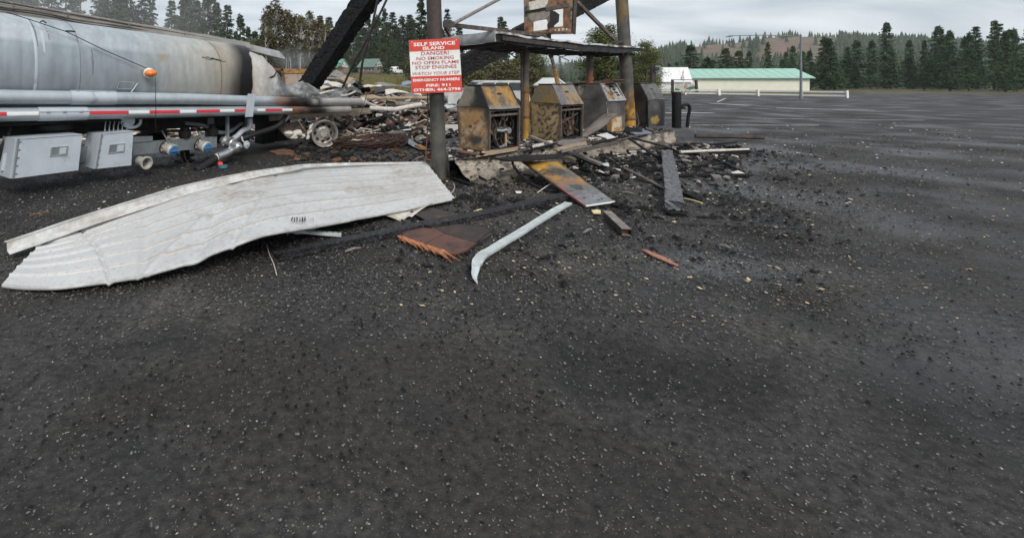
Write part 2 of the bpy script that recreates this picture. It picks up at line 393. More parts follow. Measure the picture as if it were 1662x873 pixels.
# ------------------------------------------------------------------ ground
def sinh_axis(c, lo, hi, n, k):
    a, b = math.asinh((lo - c) / k), math.asinh((hi - c) / k)
    return [c + k * math.sinh(lerp(a, b, i / n)) for i in range(n + 1)]
def ground_mat():
    m = pm('asphalt', (0.45, 0.45, 0.45), (1.7, 1.66, 1.6), 22, (0.35, 0.8), 0, 0.9, 40, attr=True, spec=0.32, c3=(0.012, 0.012, 0.012), c3s=1.1, c3t=0.62, c3w=0.1, detail=8)
    t = m.node_tree; L = t.links.new
    b = next(n for n in t.nodes if n.type == 'BSDF_PRINCIPLED')
    co = next(n for n in t.nodes if n.type == 'TEX_COORD')
    # fine pale aggregate in the asphalt
    vo = t.nodes.new('ShaderNodeTexVoronoi'); vo.inputs['Scale'].default_value = 75
    L(co.outputs['Object'], vo.inputs['Vector'])
    sp = t.nodes.new('ShaderNodeMapRange'); sp.inputs[1].default_value = 0.10; sp.inputs[2].default_value = 0.22; sp.inputs[3].default_value = 1; sp.inputs[4].default_value = 0
    L(vo.outputs['Distance'], sp.inputs[0])
    vr = t.nodes.new('ShaderNodeMath'); vr.operation = 'GREATER_THAN'; vr.inputs[1].default_value = 0.72
    sc = t.nodes.new('ShaderNodeSeparateColor'); L(vo.outputs['Color'], sc.inputs[0]); L(sc.outputs[0], vr.inputs[0])
    mu = t.nodes.new('ShaderNodeMath'); mu.operation = 'MULTIPLY'; L(sp.outputs[0], mu.inputs[0]); L(vr.outputs[0], mu.inputs[1])
    mx = t.nodes.new('ShaderNodeMix'); mx.data_type = 'RGBA'; mx.inputs[7].default_value = (0.16, 0.15, 0.14, 1)
    src = b.inputs['Base Color'].links[0].from_socket
    L(mu.outputs[0], mx.inputs[0]); L(src, mx.inputs[6]); L(mx.outputs[2], b.inputs['Base Color'])
    # branching cracks: dark lines along the borders of large cells
    wv = t.nodes.new('ShaderNodeTexNoise'); wv.inputs['Scale'].default_value = 1.6; wv.inputs['Detail'].default_value = 5; L(co.outputs['Object'], wv.inputs['Vector'])
    va_ = t.nodes.new('ShaderNodeVectorMath'); va_.operation = 'MULTIPLY_ADD'; va_.inputs[1].default_value = (.9, .9, 0); L(wv.outputs['Color'], va_.inputs[0]); L(co.outputs['Object'], va_.inputs[2])
    vc = t.nodes.new('ShaderNodeTexVoronoi'); vc.feature = 'DISTANCE_TO_EDGE'; vc.inputs['Scale'].default_value = .42; L(va_.outputs[0], vc.inputs['Vector'])
    cr = t.nodes.new('ShaderNodeMapRange'); cr.inputs[1].default_value = .002; cr.inputs[2].default_value = .009; cr.inputs[3].default_value = .4; cr.inputs[4].default_value = 0; L(vc.outputs['Distance'], cr.inputs[0])
    mk_ = t.nodes.new('ShaderNodeMix'); mk_.data_type = 'RGBA'; mk_.inputs[7].default_value = (.008, .008, .008, 1); L(cr.outputs[0], mk_.inputs[0]); L(mx.outputs[2], mk_.inputs[6]); L(mk_.outputs[2], b.inputs['Base Color'])
    # damp film: smoother patches where the rain still stands
    nw = t.nodes.new('ShaderNodeTexNoise'); nw.inputs['Scale'].default_value = 0.55; nw.inputs['Detail'].default_value = 6
    L(co.outputs['Object'], nw.inputs['Vector'])
    wr2 = t.nodes.new('ShaderNodeMapRange'); wr2.inputs[1].default_value = 0.45; wr2.inputs[2].default_value = 0.62; wr2.inputs[3].default_value = 0.9; wr2.inputs[4].default_value = 0.42
    L(nw.outputs['Fac'], wr2.inputs[0]); L(wr2.outputs[0], b.inputs['Roughness'])
    return m
M_ground = ground_mat()
def ground_col(x, y):
    base = (0.036, 0.0345, 0.034)
    # soot around the tanker and the burnt lorry
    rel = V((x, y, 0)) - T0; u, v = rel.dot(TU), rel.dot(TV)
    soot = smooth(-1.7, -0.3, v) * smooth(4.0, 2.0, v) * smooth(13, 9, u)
    ash = smooth(.12, .45, fbm((x * 1.3, y * .9, 11), .8)) * smooth(2.2, 4, y) * smooth(22, 12, y)
    n = fbm((x, y, 0), 0.55); n2 = fbm((x, y, 3), 2.1)
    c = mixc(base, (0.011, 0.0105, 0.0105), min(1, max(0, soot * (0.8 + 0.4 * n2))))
    c = mixc(c, (0.024, 0.0205, 0.0175), smooth(0.0, 0.5, n) * 0.7)                     # brown grime
    c = mixc(c, (0.056, 0.056, 0.06), smooth(2.5, 6.5, x) * smooth(0.3, -0.4, n) * 0.75)   # cleaner tarmac to one side
    c = mixc(c, (0.082, 0.078, 0.074), ash * (0.35 + 0.5 * n2) * (1 - .8 * min(1, max(0, soot))))         # thin drifts of ash
    st_ = smooth(.08, .35, fbm((x * .8, y * 1.1, 21), .75)) * smooth(30, 18, y)
    c = mixc(c, (0.0135, 0.013, 0.0125), st_ * .8)                       # oil and soot stains
    d = math.hypot((x - 2.6) / 1.5, (y - 8.0) / 0.75)
    c = mixc(c, (0.085, 0.068, 0.048), smooth(1.2, 0.3, d) * (0.6 + 0.5 * n2))       # crumbled concrete below the island
    d = math.hypot((x - 3.0) / 0.7, (y - 7.75) / 0.35)
    c = mixc(c, (0.06, 0.052, 0.018), smooth(1.1, 0.2, d) * 0.7)                     # moss
    d = math.hypot((x - 1.9) / 0.8, (y - 4.9) / 0.5)
    c = mixc(c, (0.12, 0.115, 0.1), smooth(1.1, 0.2, d) * smooth(0, 0.5, n2 + 0.3) * 0.5)   # pale dust
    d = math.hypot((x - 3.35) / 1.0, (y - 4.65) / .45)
    c = mixc(c, (0.1, 0.102, 0.11), smooth(1.2, 0.1, d + .35 * n2) * .8)                 # wet sheen painted in as paler tarmac
    if y > 24:
        hgr = terrain(x, y)
        g = max(smooth(0.25, 0.7, hgr), smooth(63, 67, y + 0.05 * x) if x > 8 else 0)
        c = mixc(c, mixc((0.045, 0.042, 0.02), (0.1, 0.085, 0.04), 0.5 + n), g)
    rb = smooth(13, 16, y) * smooth(34, 29, y) * smooth(-14, -9, x) * smooth(8.5, 6.5, x - (y - 16) * 0.25)
    c = mixc(c, mixc((0.06, 0.05, 0.042), (0.22, 0.19, 0.16), 0.5 + n2), rb * 0.85)  # ash below the rubble
    return c
mb = MB()
xs = sinh_axis(1.5, -420, 900, 260, 4.0); ys = sinh_axis(5.5, -40, 1500, 260, 5.0)
idx = {}
for i, x in enumerate(xs):
    for j, y in enumerate(ys):
        near = smooth(60, 8, math.hypot(x, y))
        z = terrain(x, y) + near * (0.012 * nz((x, y, 0), 1.1) + 0.008 * nz((x, y, 0), 4.0))
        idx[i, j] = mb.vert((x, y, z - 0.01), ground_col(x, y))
for i in range(len(xs) - 1):
    for j in range(len(ys) - 1): mb.face((idx[i, j], idx[i + 1, j], idx[i + 1, j + 1], idx[i, j + 1]))
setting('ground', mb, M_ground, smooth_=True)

# painted lines on the parking lot (worn white), and the verge kerb line
M_mark = pm('road_paint', (0.42, 0.42, 0.41), (0.7, 0.7, 0.68), 5, (0.6, 0.85), 0, 0.1, 40, c3=(0.08, 0.08, 0.08), c3s=3, c3t=0.6, c3w=0.1)
for (a, b, w) in (((1078, 184), (1158, 184), 0.35), ((1088, 179.5), (1112, 179.8), 0.3), ((1152, 168), (1215, 172), 0.42), ((1090, 204), (1330, 204), 0.1), ((1164, 166), (1178, 160), 0.14), ((1260, 176), (1420, 180), 0.35), ((1240, 193), (1500, 196), 0.1)):
    A, B = G(*a), G(*b); d = (B - A).normalized(); s = d.cross(V((0, 0, 1))) * w / 2
    mb = MB(); n = 14
    mb.surf(lambda p, q: A.lerp(B, p) + s * (2 * q - 1) * (1 + 0.15 * nz((p * 9, q, A.x), 1)) + V((0, 0, 0.012)), n, 1)
    setting('road_marking', mb, M_mark)

# ------------------------------------------------------------------ far hill
ridge = [(300, 116), (700, 116), (880, 117), (915, 112), (940, 106), (985, 108), (1040, 98), (1065, 90), (1085, 84), (1120, 78), (1150, 73), (1200, 67), (1260, 62), (1340, 60), (1450, 66), (1560, 74), (1700, 84), (2000, 96)]
def hill_h(r, y):
    top = H + (HY - interp(ridge, CX + F * r)) / F * 620
    k = smooth(330, 620, y) if y < 620 else smooth(900, 620, y) * 0.6 + 0.4
    return -1 + top * k + 3.0 * fbm((r * 620, y, 0), 0.012) * k
def hill_col(r, y):
    px = CX + F * r; z = hill_h(r, y); n = fbm((r * 620, y, 5), 0.02)
    clear = smooth(1095, 1135, px) * smooth(14 + 6 * n, 22 + 6 * n, z) * smooth(1400, 1300, px) * smooth(-.28, -.1, fbm((r * 620, y * .5, 9), .011) + .1)
    return mixc((0.03, 0.045, 0.025), mixc((0.135, 0.088, 0.06), (0.1, 0.098, 0.05), smooth(-0.1, 0.35, n)), clear)
mb = MB(); NR, NY = 170, 40; gi = {}
for i in range(NR + 1):
    r = lerp(-0.45, 1.9, i / NR)
    for j in range(NY + 1):
        y = lerp(320, 900, j / NY); gi[i, j] = mb.vert((r * y, y, hill_h(r, y)), hill_col(r, y))
for i in range(NR):
    for j in range(NY): mb.face((gi[i, j], gi[i + 1, j], gi[i + 1, j + 1], gi[i, j + 1]))
M_hill = pm('hillside', (0.7, 0.7, 0.7), (1.3, 1.3, 1.3), 0.12, (0.85, 1), 0, 0.5, 0.5, attr=True)
setting('hill', mb, M_hill, smooth_=True)
mb = MB(); rr = random.Random(3)
def cone_tree(p, h, w, n=5):
    for k, (z0, z1, ww) in enumerate(((0.06, 0.55, 1), (0.34, 0.8, 0.72), (0.6, 1, 0.45))):
        a0 = rr.random() * 6; top = mb.vert(p + V((rr.uniform(-.1, .1) * w, 0, h * z1)))
        ring = [mb.vert(p + V((math.cos(a0 + 2 * PI * j / n) * w / 2 * ww * rr.uniform(.7, 1.2), math.sin(a0 + 2 * PI * j / n) * w / 2 * ww * rr.uniform(.7, 1.2), h * z0 + rr.uniform(-.04, .04) * h))) for j in range(n)]
        for j in range(n): mb.face((ring[j], ring[(j + 1) % n], top))
for k in range(5200):
    r = rr.uniform(0.28, 1.75); y = rr.uniform(345, 640); px = CX + F * r; z = hill_h(r, y)
    n = fbm((r * 620, y, 5), 0.02)
    clear = smooth(1095, 1135, px) * smooth(14 + 6 * n, 22 + 6 * n, z) * smooth(1400, 1300, px) * smooth(-.28, -.1, fbm((r * 620, y * .5, 9), .011) + .1)
    if clear > 0.4 and y < 606 and rr.random() > .07: continue
    if clear > 0.4 and rr.random() < 0.25: continue
    h = rr.uniform(7, 12) if y < 600 else rr.uniform(4.5, 10)
    cone_tree(V((r * y, y, z - 0.4)), h, h * rr.uniform(.38, .55))
setting('forest', mb, pm('far_forest', (0.028, 0.046, 0.022), (0.062, 0.088, 0.04), 0.06, (0.85, 1), 0, 0), 'stuff')

# ------------------------------------------------------------------ trees
def leaf_quad(mb, p, d, n, L, W):
    d = d.normalized(); s = d.cross(n)
    s = s.normalized() if s.length > 1e-4 else d.orthogonal().normalized()
    mb.poly([p - s * W / 2, p + d * L * 0.55 - s * W * 0.42, p + d * L, p + d * L * 0.5 + s * W * 0.5])
def conifer_crown(seed, h, rad, whorls, bare=0.08, gap=0.0, droop=0.25, sparse=1.0):
    q = random.Random(seed); mb = MB()
    for w in range(whorls):
        t = bare + (1 - bare) * (w + q.random() * 0.6) / whorls
        z = h * t; L0 = rad * (1 - t) ** 0.75 * (0.55 + 0.45 * min(1, (t - bare) * 6 + 0.4)) + 0.12
        nb = int(q.randint(6, 8) * sparse)
        for b in range(nb):
            if q.random() < gap: continue
            z = h * min(.985, max(bare, t + q.uniform(-.55, .55) * (1 - bare) / whorls)); L0 = rad * (1 - z / h) ** 0.85 * (0.6 + 0.4 * min(1, (z / h - bare) * 6 + 0.4)) + 0.1
            a = q.random() * 2 * PI; L = L0 * (q.uniform(0.5, 1.15) + (.35 if q.random() < .08 else 0)); dirv = V((math.cos(a), math.sin(a), 0))
            side = V((-dirv.y, dirv.x, 0)); ns = max(3, int(L / 0.42))
            for s in range(ns):
                k = (s + 0.35 + 0.3 * q.random()) / ns
                p = V((0, 0, z)) + dirv * (L * k) + V((0, 0, 0.16 * L * k - droop * L * k * k + q.uniform(-.08, .08)))
                for sg in (-1, 1, -1, 1, 0, 0):
                    if q.random() < 0.1: continue
                    dd = dirv * q.uniform(0.3, 1.0) + side * sg * q.uniform(0.3, 1.0) + V((0, 0, q.uniform(-0.7, 0.05)))
                    leaf_quad(mb, p + V((q.uniform(-.1, .1), q.uniform(-.1, .1), q.uniform(-.08, .08))), dd, V((q.uniform(-1, 1), q.uniform(-1, 1), q.uniform(-.4, 1))), q.uniform(0.28, 0.52) * (0.7 + 0.5 * (1 - k)), q.uniform(0.11, 0.22))
    for k in range(10):
        p = V((q.uniform(-.05, .05), q.uniform(-.05, .05), h * (0.95 + 0.045 * k / 10)))
        leaf_quad(mb, p, V((q.uniform(-1, 1), q.uniform(-1, 1), 0.9)), V((0, 1, 0)), 0.35, 0.14)
    return mb
def trunk_mb(h, r0, r1=0.03, lean=0.0, n=7):
    mb = MB(); mb.tube([(lean * t * h + 0.06 * math.sin(t * 5), 0.05 * math.sin(t * 7), h * t - (0.3 if t == 0 else 0)) for t in (0, .25, .5, .75, 1)], [lerp(r0, r1, t) for t in (0, .25, .5, .75, 1)], n)
    return mb
def broad_crown(seed, h, rad, z0, n_clump, per, leaf, flat=1.0):
    q = random.Random(seed); mb = MB(); limbs = MB()
    for c in range(n_clump):
        a = q.random() * 2 * PI; t = q.random(); zz = z0 + (h - z0) * (t ** 0.85)
        prof = math.sin(PI * min(1, 0.18 + 0.8 * t)) ** 0.7
        rr_ = rad * prof * math.sqrt(q.random()) * 0.9
        c0 = V((math.cos(a) * rr_, math.sin(a) * rr_ * flat, zz)); cr = rad * q.uniform(0.16, 0.34)
        if q.random() < 0.6:
            b0 = V((0, 0, max(0.15 * h, zz - rad * 0.9))); limbs.tube([b0, b0.lerp(c0, 0.5) + V((0, 0, 0.15)), c0], [0.05, 0.03, 0.012], 4, False)
        for k in range(per):
            d = V((q.gauss(0, 1), q.gauss(0, 1), q.gauss(0, 0.8)))
            p = c0 + d * cr * 0.55
            leaf_quad(mb, p, V((q.uniform(-1, 1), q.uniform(-1, 1), q.uniform(-.7, .5))), V((q.uniform(-1, 1), q.uniform(-1, 1), 1)), leaf * q.uniform(.7, 1.3), leaf * q.uniform(.5, .8))
    return mb, limbs
PROTO = {}
def make_proto(key, name, crown, trunk, crown_mat, trunk_mat, limbs=None):
    root = bpy.data.objects.new(name, None); COL.objects.link(root)
    part('crown', crown, crown_mat, root)
    tr = part('trunk', trunk, trunk_mat, root, True)
    if limbs and limbs.v: part('limbs', limbs, trunk_mat, tr)
    PROTO[key] = [root, False]
for k, (s, rad, wh, bare, gap, sp) in {'c0': (1, 2.7, 28, 0.05, 0.1, 1.15), 'c1': (2, 2.1, 28, 0.06, 0.12, 1.0), 'c2': (3, 3.3, 24, 0.1, 0.16, 1.05), 'c3': (4, 1.7, 14, 0.3, 0.35, 0.75), 'c4': (9, 3.5, 28, 0.03, 0.06, 1.3)}.items():
    make_proto(k, 'conifer_tree', conifer_crown(s, 12, rad, wh, bare, gap, sparse=sp), trunk_mb(11.8, 0.2), M_needle if k != 'c2' else M_needle2, M_bark)
for k, (s, rad) in {'b0': (11, 1.35), 'b1': (12, 1.1)}.items():
    cr, lb = broad_crown(s, 12, rad, 5.5, 46, 26, 0.27)
    make_proto(k, 'birch_tree', cr, trunk_mb(11.6, 0.1, 0.02, 0.02), M_leafdull, M_birch, lb)
cr, lb = broad_crown(21, 8, 2.3, 0.8, 190, 66, 0.19); make_proto('d0', 'leafy_tree', cr, trunk_mb(7, 0.16), M_leaf, M_bark, lb)
cr, lb = broad_crown(22, 8, 2.6, 0.4, 200, 66, 0.19); make_proto('d1', 'leafy_tree', cr, trunk_mb(6.6, 0.16), M_leaf, M_bark, lb)
cr, lb = broad_crown(23, 3, 1.7, 0.2, 70, 50, 0.16); make_proto('s0', 'bush', cr, trunk_mb(2, 0.05), M_leafdull, M_bark, lb)
cr, lb = broad_crown(24, 3, 1.9, 0.1, 80, 46, 0.16); make_proto('s1', 'bush', cr, trunk_mb(2, 0.05), M_leafdull, M_bark, lb)
PH = {'c': 12, 'b': 12, 'd': 8, 's': 3}
rt = random.Random(5)
ZONES = {'tall dark conifer in the smoky stand behind the silver tanker': ((90, 'tall smoky conifer above the tanker before the half bare conifer'), (190, 'tall smoky conifer just past the half bare conifer above the tanker'), (260, 'smoky conifer beside the slim pointed one before the sky gap'), (335, 'tall conifer in the thick clump just past the sky gap'), (999, 'conifer in the clump between the sky gap and the birches')),
    'tall dark conifer in the wood on the rise behind the green roofed cabins': ((560, 'dark conifer showing between the steep charred beam and the birches'), (600, 'dark conifer above the green roofed log cabin'), (628, 'dark conifer above the grey gabled cabin'), (660, 'dark conifer above the parked white pickup'), (690, 'dark conifer between the pickup and the steel sign post'), (999, 'dark conifer showing round the steel sign post')),
    'slender pale trunked birch in the grove behind the burnt tanker end': ((460, 'birch in the thick first half of the grove above the loose walkway plate'), (500, 'birch in the middle of the grove behind the burnt tanker end'), (999, 'birch at the end of the grove beside the steep charred beam')),
    'olive brown bush in the hedge behind the first pump': ((790, 'olive brown bush between the warning sign and the first pump hood'), (999, 'olive brown bush between the first pump and the first canopy column')),
    'dark shrub in the undergrowth at the foot of the wood behind the rubble': ((470, 'dark shrub at the foot of the birches behind the tanker end'), (560, 'dark shrub at the foot of the wood round the steep charred beam'), (640, 'dark shrub at the foot of the wood between the cabins'), (999, 'dark shrub at the foot of the wood near the sign post'))}
def plant(key, px, top, D, label, cat, group=None, wide=1.0, mat=None):
    if label in ZONES:
        k = next(i for i, z in enumerate(ZONES[label]) if px <= z[0]); label = ZONES[label][k][1]; group = label.replace('conifer', 'conifers', 1).replace('birch ', 'birches ', 1).replace('bush', 'bushes', 1).replace('shrub', 'shrubs', 1)
    x = (px - CX) / F * D; z = terrain(x, D); hgt = H - (top - HY) / F * D - z
    root, used = PROTO[key]
    o = root if not used else copy_tree(root); PROTO[key][1] = True
    s = hgt / PH[key[0]]
    o.location = (x, D, z - 0.05); o.rotation_euler = (R(rt.gauss(0, 1.6)), R(rt.gauss(0, 1.6)), rt.random() * 6.28); o.scale = (s * wide * rt.uniform(.88, 1.15), s * wide * rt.uniform(.88, 1.15), s)
    tag(o, label, cat, group)
    if mat:
        for ch in o.children:
            if ch.name.startswith('crown'):
                ch.data = ch.data.copy() if ch.data.users > 1 else ch.data; ch.data.materials[0] = mat
    return o
gL = 'conifers in the smoky stand behind the tanker'
lL = 'tall dark conifer in the smoky stand behind the silver tanker'
for (px, top, D, k, w) in ((-30, -70, 58, 'c4', 1.0), (8, -75, 60, 'c2', .9), (38, -42, 66, 'c0', 1.1), (62, -24, 62, 'c2', .9), (84, -50, 70, 'c4', .8), (108, -38, 64, 'c0', 1.1), (158, -34, 70, 'c0', 1.1), (176, -62, 66, 'c2', .9), (197, -40, 72, 'c0', 1.1), (213, -26, 64, 'c2', .8), (228, -18, 72, 'c1', 1.1), (300, -16, 72, 'c0', 1.1), (322, -30, 66, 'c2', .85), (343, -22, 70, 'c0', 1.1), (20, 10, 50, 'c4', .9), (95, 15, 52, 'c4', .9), (200, 28, 54, 'c4', .9), (325, 34, 54, 'c4', .9)):
    plant(k, px, top, D, lL, 'tree', gL, w)
plant('c3', 134, -60, 64, 'thin half bare conifer between the dense stands behind the tanker', 'tree', None, .7)
plant('c1', 242, -12, 66, 'slim conifer with a pointed top at the edge of the sky gap above the tanker', 'tree', None, 1.1)
plant('c1', 275, 0, 66, 'slim pointed conifer just past the sky gap above the tanker', 'tree', None, 1.15)
plant('c1', 366, 8, 66, 'pointed conifer second from the birch grove behind the tanker', 'tree', None, 1.25)
plant('c0', 393, 22, 66, 'shorter pale conifer beside the birch grove behind the tanker', 'tree', None, 1.0)
plant('c0', 406, 42, 70, 'smallest conifer tucked against the birch grove', 'tree', None, 1.0)
gB = 'birches behind the burnt end of the tanker'; lB = 'slender pale trunked birch in the grove behind the burnt tanker end'
rb = random.Random(8)
for i in range(26):
    px = 424 + i * 4.5 + rb.uniform(-4, 4)
    top = interp([(420, 45), (438, 6), (452, 3), (470, 14), (490, 22), (505, 17), (525, 36), (545, 52)], px) + rb.uniform(-5, 14)
    plant('b0' if i % 2 else 'b1', px, top, rb.uniform(44, 62), lB, 'tree', gB, rb.uniform(.9, 1.3))
gS = 'young bushy trees below the birches'
for (px, top, D) in ((398, 62, 84), (418, 50, 84), (436, 58, 82), (450, 66, 84), (464, 60, 82), (478, 68, 84), (492, 62, 82), (506, 66, 84), (520, 60, 86), (534, 70, 84)):
    plant('c4', px, top, D, 'dark fir filling the gaps behind the pale birch trunks', 'tree', 'dark firs behind the birches', 1.25)
for (px, top) in ((416, 68), (432, 52), (445, 74), (402, 80), (468, 80), (492, 82), (515, 78)):
    plant('d0', px, top, 47 if px < 460 else 66, 'bushy young tree below the pale birch trunks', 'tree', gS, 1.0, M_leafdull if px > 440 else None)
gM = 'conifers on the rise behind the rubble'; lM = 'tall dark conifer in the wood on the rise behind the green roofed cabins'
for (px, top, D, k, w) in ((523, 25, 72, 'c1', 1.2), (537, 28, 74, 'c1', 1.2), (556, 42, 72, 'c0', 1.1), (572, 36, 76, 'c2', .9), (598, 26, 74, 'c0', 1.0), (610, 34, 70, 'c1', 1.2), (640, 20, 70, 'c1', 1.2), (652, 26, 72, 'c0', 1.0), (664, 24, 74, 'c1', 1.2), (580, 58, 68, 'c4', .8), (605, 62, 70, 'c4', .8), (650, 62, 66, 'c4', .8), (672, 55, 66, 'c4', .8), (560, 64, 70, 'c4', .9), (545, 60, 76, 'c4', .9), (700, 70, 60, 'c4', .8)):
    plant(k, px, top, D * 2.1, lM, 'tree', gM, w * 1.25)
plant('c0', 629, 14, 112, 'conifer with a bare reddish trunk beside the parked white pickup', 'tree', None, .95)
plant('c0', 686, -4, 50, 'tallest dark conifer rising behind the steel sign post', 'tree', None, .95)
plant('c2', 731, 14, 52, 'ragged conifer just past the steel post above the brace bars', 'tree', None, .9)
plant('c1', 745, 40, 56, 'small ragged conifer below the junction of the brace bars', 'tree', None, 1.3)
plant('c1', 812, 27, 110, 'distant conifer top showing over the fallen beam beside the canopy roof', 'tree', 'distant conifer tips over the fallen beam', 1.2)
plant('c1', 821, 34, 110, 'distant conifer top showing over the fallen beam beside the canopy roof', 'tree', 'distant conifer tips over the fallen beam', 1.2)
gF = 'far conifers behind the front pumps'; lF = 'far conifer in the hazy wood seen under the canopy behind the first pump'
for (px, top, D) in ((790, 82, 80), (806, 76, 84), (822, 84, 80), (838, 78, 82), (772, 88, 78), (880, 92, 90), (896, 98, 88), (912, 92, 95), (760, 92, 80)):
    plant('c4' if px < 850 else 'c1', px, top, D, lF if px < 850 else 'small far conifer behind the smoking stovepipe', 'tree', gF if px < 850 else 'far conifers behind the stovepipe', .9)
gU = 'autumn bushes behind the first pump'
for (px, top, D, k) in ((742, 112, 40, 's0'), (762, 110, 42, 's1'), (784, 106, 40, 's0'), (806, 100, 42, 's1'), (826, 104, 40, 's0'), (846, 108, 44, 's1'), (775, 118, 36, 's1'), (815, 116, 36, 's0')):
    plant(k, px, top, D, 'olive brown bush in the hedge behind the first pump', 'bush', gU, 1.25)
plant('d1', 866, 82, 46, 'yellow green leafy tree behind the first canopy column', 'tree', None, 1.35)
plant('d0', 842, 88, 50, 'darker leafy tree between the pumps under the canopy', 'tree', None, 1.0, M_leafdull)
plant('d0', 982, 44, 46, 'tall leafy tree whose top rises above the canopy roof before the back post', 'tree', None, 1.5)
plant('d1', 968, 88, 48, 'low spreading leafy tree behind the second canopy column', 'tree', None, 1.2, M_leafdull)
plant('d1', 1048, 70, 44, 'round yellow green tree just beyond the back post', 'tree', None, 1.05)
plant('d0', 1062, 94, 50, 'smaller leafy tree above the white shed roof', 'tree', None, .8)
plant('d0', 1020, 84, 50, 'leafy tree hidden behind the thick back post', 'tree', None, 1.0, M_leafdull)
plant('c4', 1122, 73, 96, 'broad dark conifer with the highest top behind the green roofed hall', 'tree', None, 1.7)
plant('c0', 1146, 92, 96, 'low conifer between the two broad ones behind the hall', 'tree', None, 1.9)
plant('c4', 1159, 97, 100, 'short dense conifer behind the middle of the hall roof', 'tree', None, 1.7)
plant('c4', 1178, 78, 96, 'second broad dark conifer behind the green roofed hall', 'tree', None, 1.7)
plant('c4', 1200, 82, 92, 'dark conifer at the lamp arm above the far end of the hall', 'tree', None, 1.6)
plant('c4', 1098, 100, 110, 'lighter conifer at the foot of the hill above the white shed', 'tree', None, 1.4)
plant('c4', 1084, 103, 112, 'small conifer at the foot of the hill behind the yellow green tree', 'tree', None, 1.4)
def woodland(spots):
    cv, cf, tv, tf = [], [], [], []
    for (px, top, D, k, w) in spots:
        x = (px - CX) / F * D; z = terrain(x, D); s = (H - (top - HY) / F * D - z) / 12; a = rt.random() * 6.28; ca, sa = math.cos(a), math.sin(a)
        for ch in PROTO[k][0].children:
            V_, F_ = (cv, cf) if ch.name.startswith('crown') else (tv, tf); n0 = len(V_)
            V_ += [(x + (v.co.x * ca - v.co.y * sa) * s * w, D + (v.co.x * sa + v.co.y * ca) * s * w, z + v.co.z * s) for v in ch.data.vertices]; F_ += [tuple(i + n0 for i in f.vertices) for f in ch.data.polygons]
    for nm, V_, F_, m in (('woodland', cv, cf, M_needle), ('woodland', tv, tf, M_bark)):
        me = bpy.data.meshes.new(nm); me.from_pydata(V_, [], F_); me.materials.append(m); o = bpy.data.objects.new(nm, me); COL.objects.link(o); o['kind'] = 'stuff'
qw = random.Random(77); spots = []; px = 1216
while px < 1720:
    t = (px - 1216) / 480; spots.append((px, lerp(80, 44, t) + qw.gauss(0, 11), lerp(100, 78, t) + qw.uniform(-10, 14), qw.choice(['c4', 'c0', 'c2', 'c4', 'c1']), qw.uniform(.85, 1.35))); px += qw.choice((7, 11, 16, 24, 30))
for k in range(26): spots.append((qw.uniform(1215, 1720), qw.uniform(88, 112), qw.uniform(84, 110), 'c4', 1.4))
woodland(spots)
for (px, top, D) in ((1210, 108, 100), (1135, 108, 106), (1170, 106, 106), (1115, 108, 108)):
    plant('c4', px, top, D, 'low conifer filling the gap in the wood behind the hall', 'tree', 'low conifers behind the hall', 1.6)

gK = 'dark undergrowth below the wood'
rk = random.Random(31)
for i in range(30):
    px = 385 + i * 11 + rk.uniform(-5, 5)
    D = rk.uniform(146, 160) if 530 < px < 672 else rk.uniform(48, 62)
    plant('s0' if i % 2 else 's1', px, rk.uniform(84, 100), D, 'dark shrub in the undergrowth at the foot of the wood behind the rubble', 'bush', gK, 1.3)
for (px, top, D, k, w) in ((530, 44, 78, 'c0', 1.3), (548, 34, 80, 'c0', 1.2), (564, 30, 78, 'c0', 1.2), (584, 38, 80, 'c4', 1.0), (592, 44, 74, 'c0', 1.3), (618, 24, 80, 'c0', 1.2), (624, 44, 72, 'c4', 1.0), (634, 36, 78, 'c4', 1.0), (646, 40, 72, 'c0', 1.2), (658, 36, 78, 'c4', 1.0), (672, 30, 78, 'c0', 1.2), (680, 44, 70, 'c4', .9), (694, 38, 66, 'c0', 1.1), (712, 44, 64, 'c0', 1.2), (722, 58, 60, 'c4', 1.0), (740, 62, 64, 'c4', 1.0), (612, 72, 66, 'c4', 1.1), (640, 74, 64, 'c4', 1.1), (664, 80, 60, 'c4', 1.0), (598, 50, 68, 'c0', 1.2)):
    plant(k, px, top, D * (2.1 if px < 690 else 1.2), lM, 'tree', gM, w * 1.25)
for (px, top, D, k, w) in ((4, -20, 72, 'c4', 1), (50, -50, 74, 'c4', 1), (118, -10, 74, 'c4', .8), (168, -4, 76, 'c4', .9), (186, -20, 78, 'c4', 1), (206, -8, 78, 'c4', .9), (312, 0, 78, 'c4', .9), (332, -6, 78, 'c4', .9), (350, 4, 76, 'c4', .9), (284, 24, 70, 'c4', .8), (292, 10, 74, 'c0', 1.2), (222, 14, 70, 'c4', .8), (384, 50, 66, 'c4', .9), (358, 46, 62, 'c4', .9)):
    plant(k, px, top, D, lL, 'tree', gL, w)
# weeds on the bank above the rubble
mb = MB(); q = random.Random(4)
for k in range(9000):
    D = q.uniform(31, 110) if k % 2 else q.uniform(30, 50); px = q.uniform(540, 690); x = (px - CX) / F * D; z = terrain(x, D)
    if D < 33 and q.random() < .5: continue
    h = q.uniform(.15, .55); a = q.random() * 6.28
    mb.poly([(x - .03, D, z), (x + .05, D, z), (x + math.cos(a) * .25, D + math.sin(a) * .2, z + h)])
for k in range(2500):
    px = q.uniform(1065, 1350); D = q.uniform(60, 68); x = (px - CX) / F * D; h = q.uniform(.1, .3)
    mb.poly([(x - .06, D, 0), (x + .06, D, 0), (x + q.uniform(-.2, .2), D, h)])
setting('dry_grass', mb, M_grass, 'stuff')

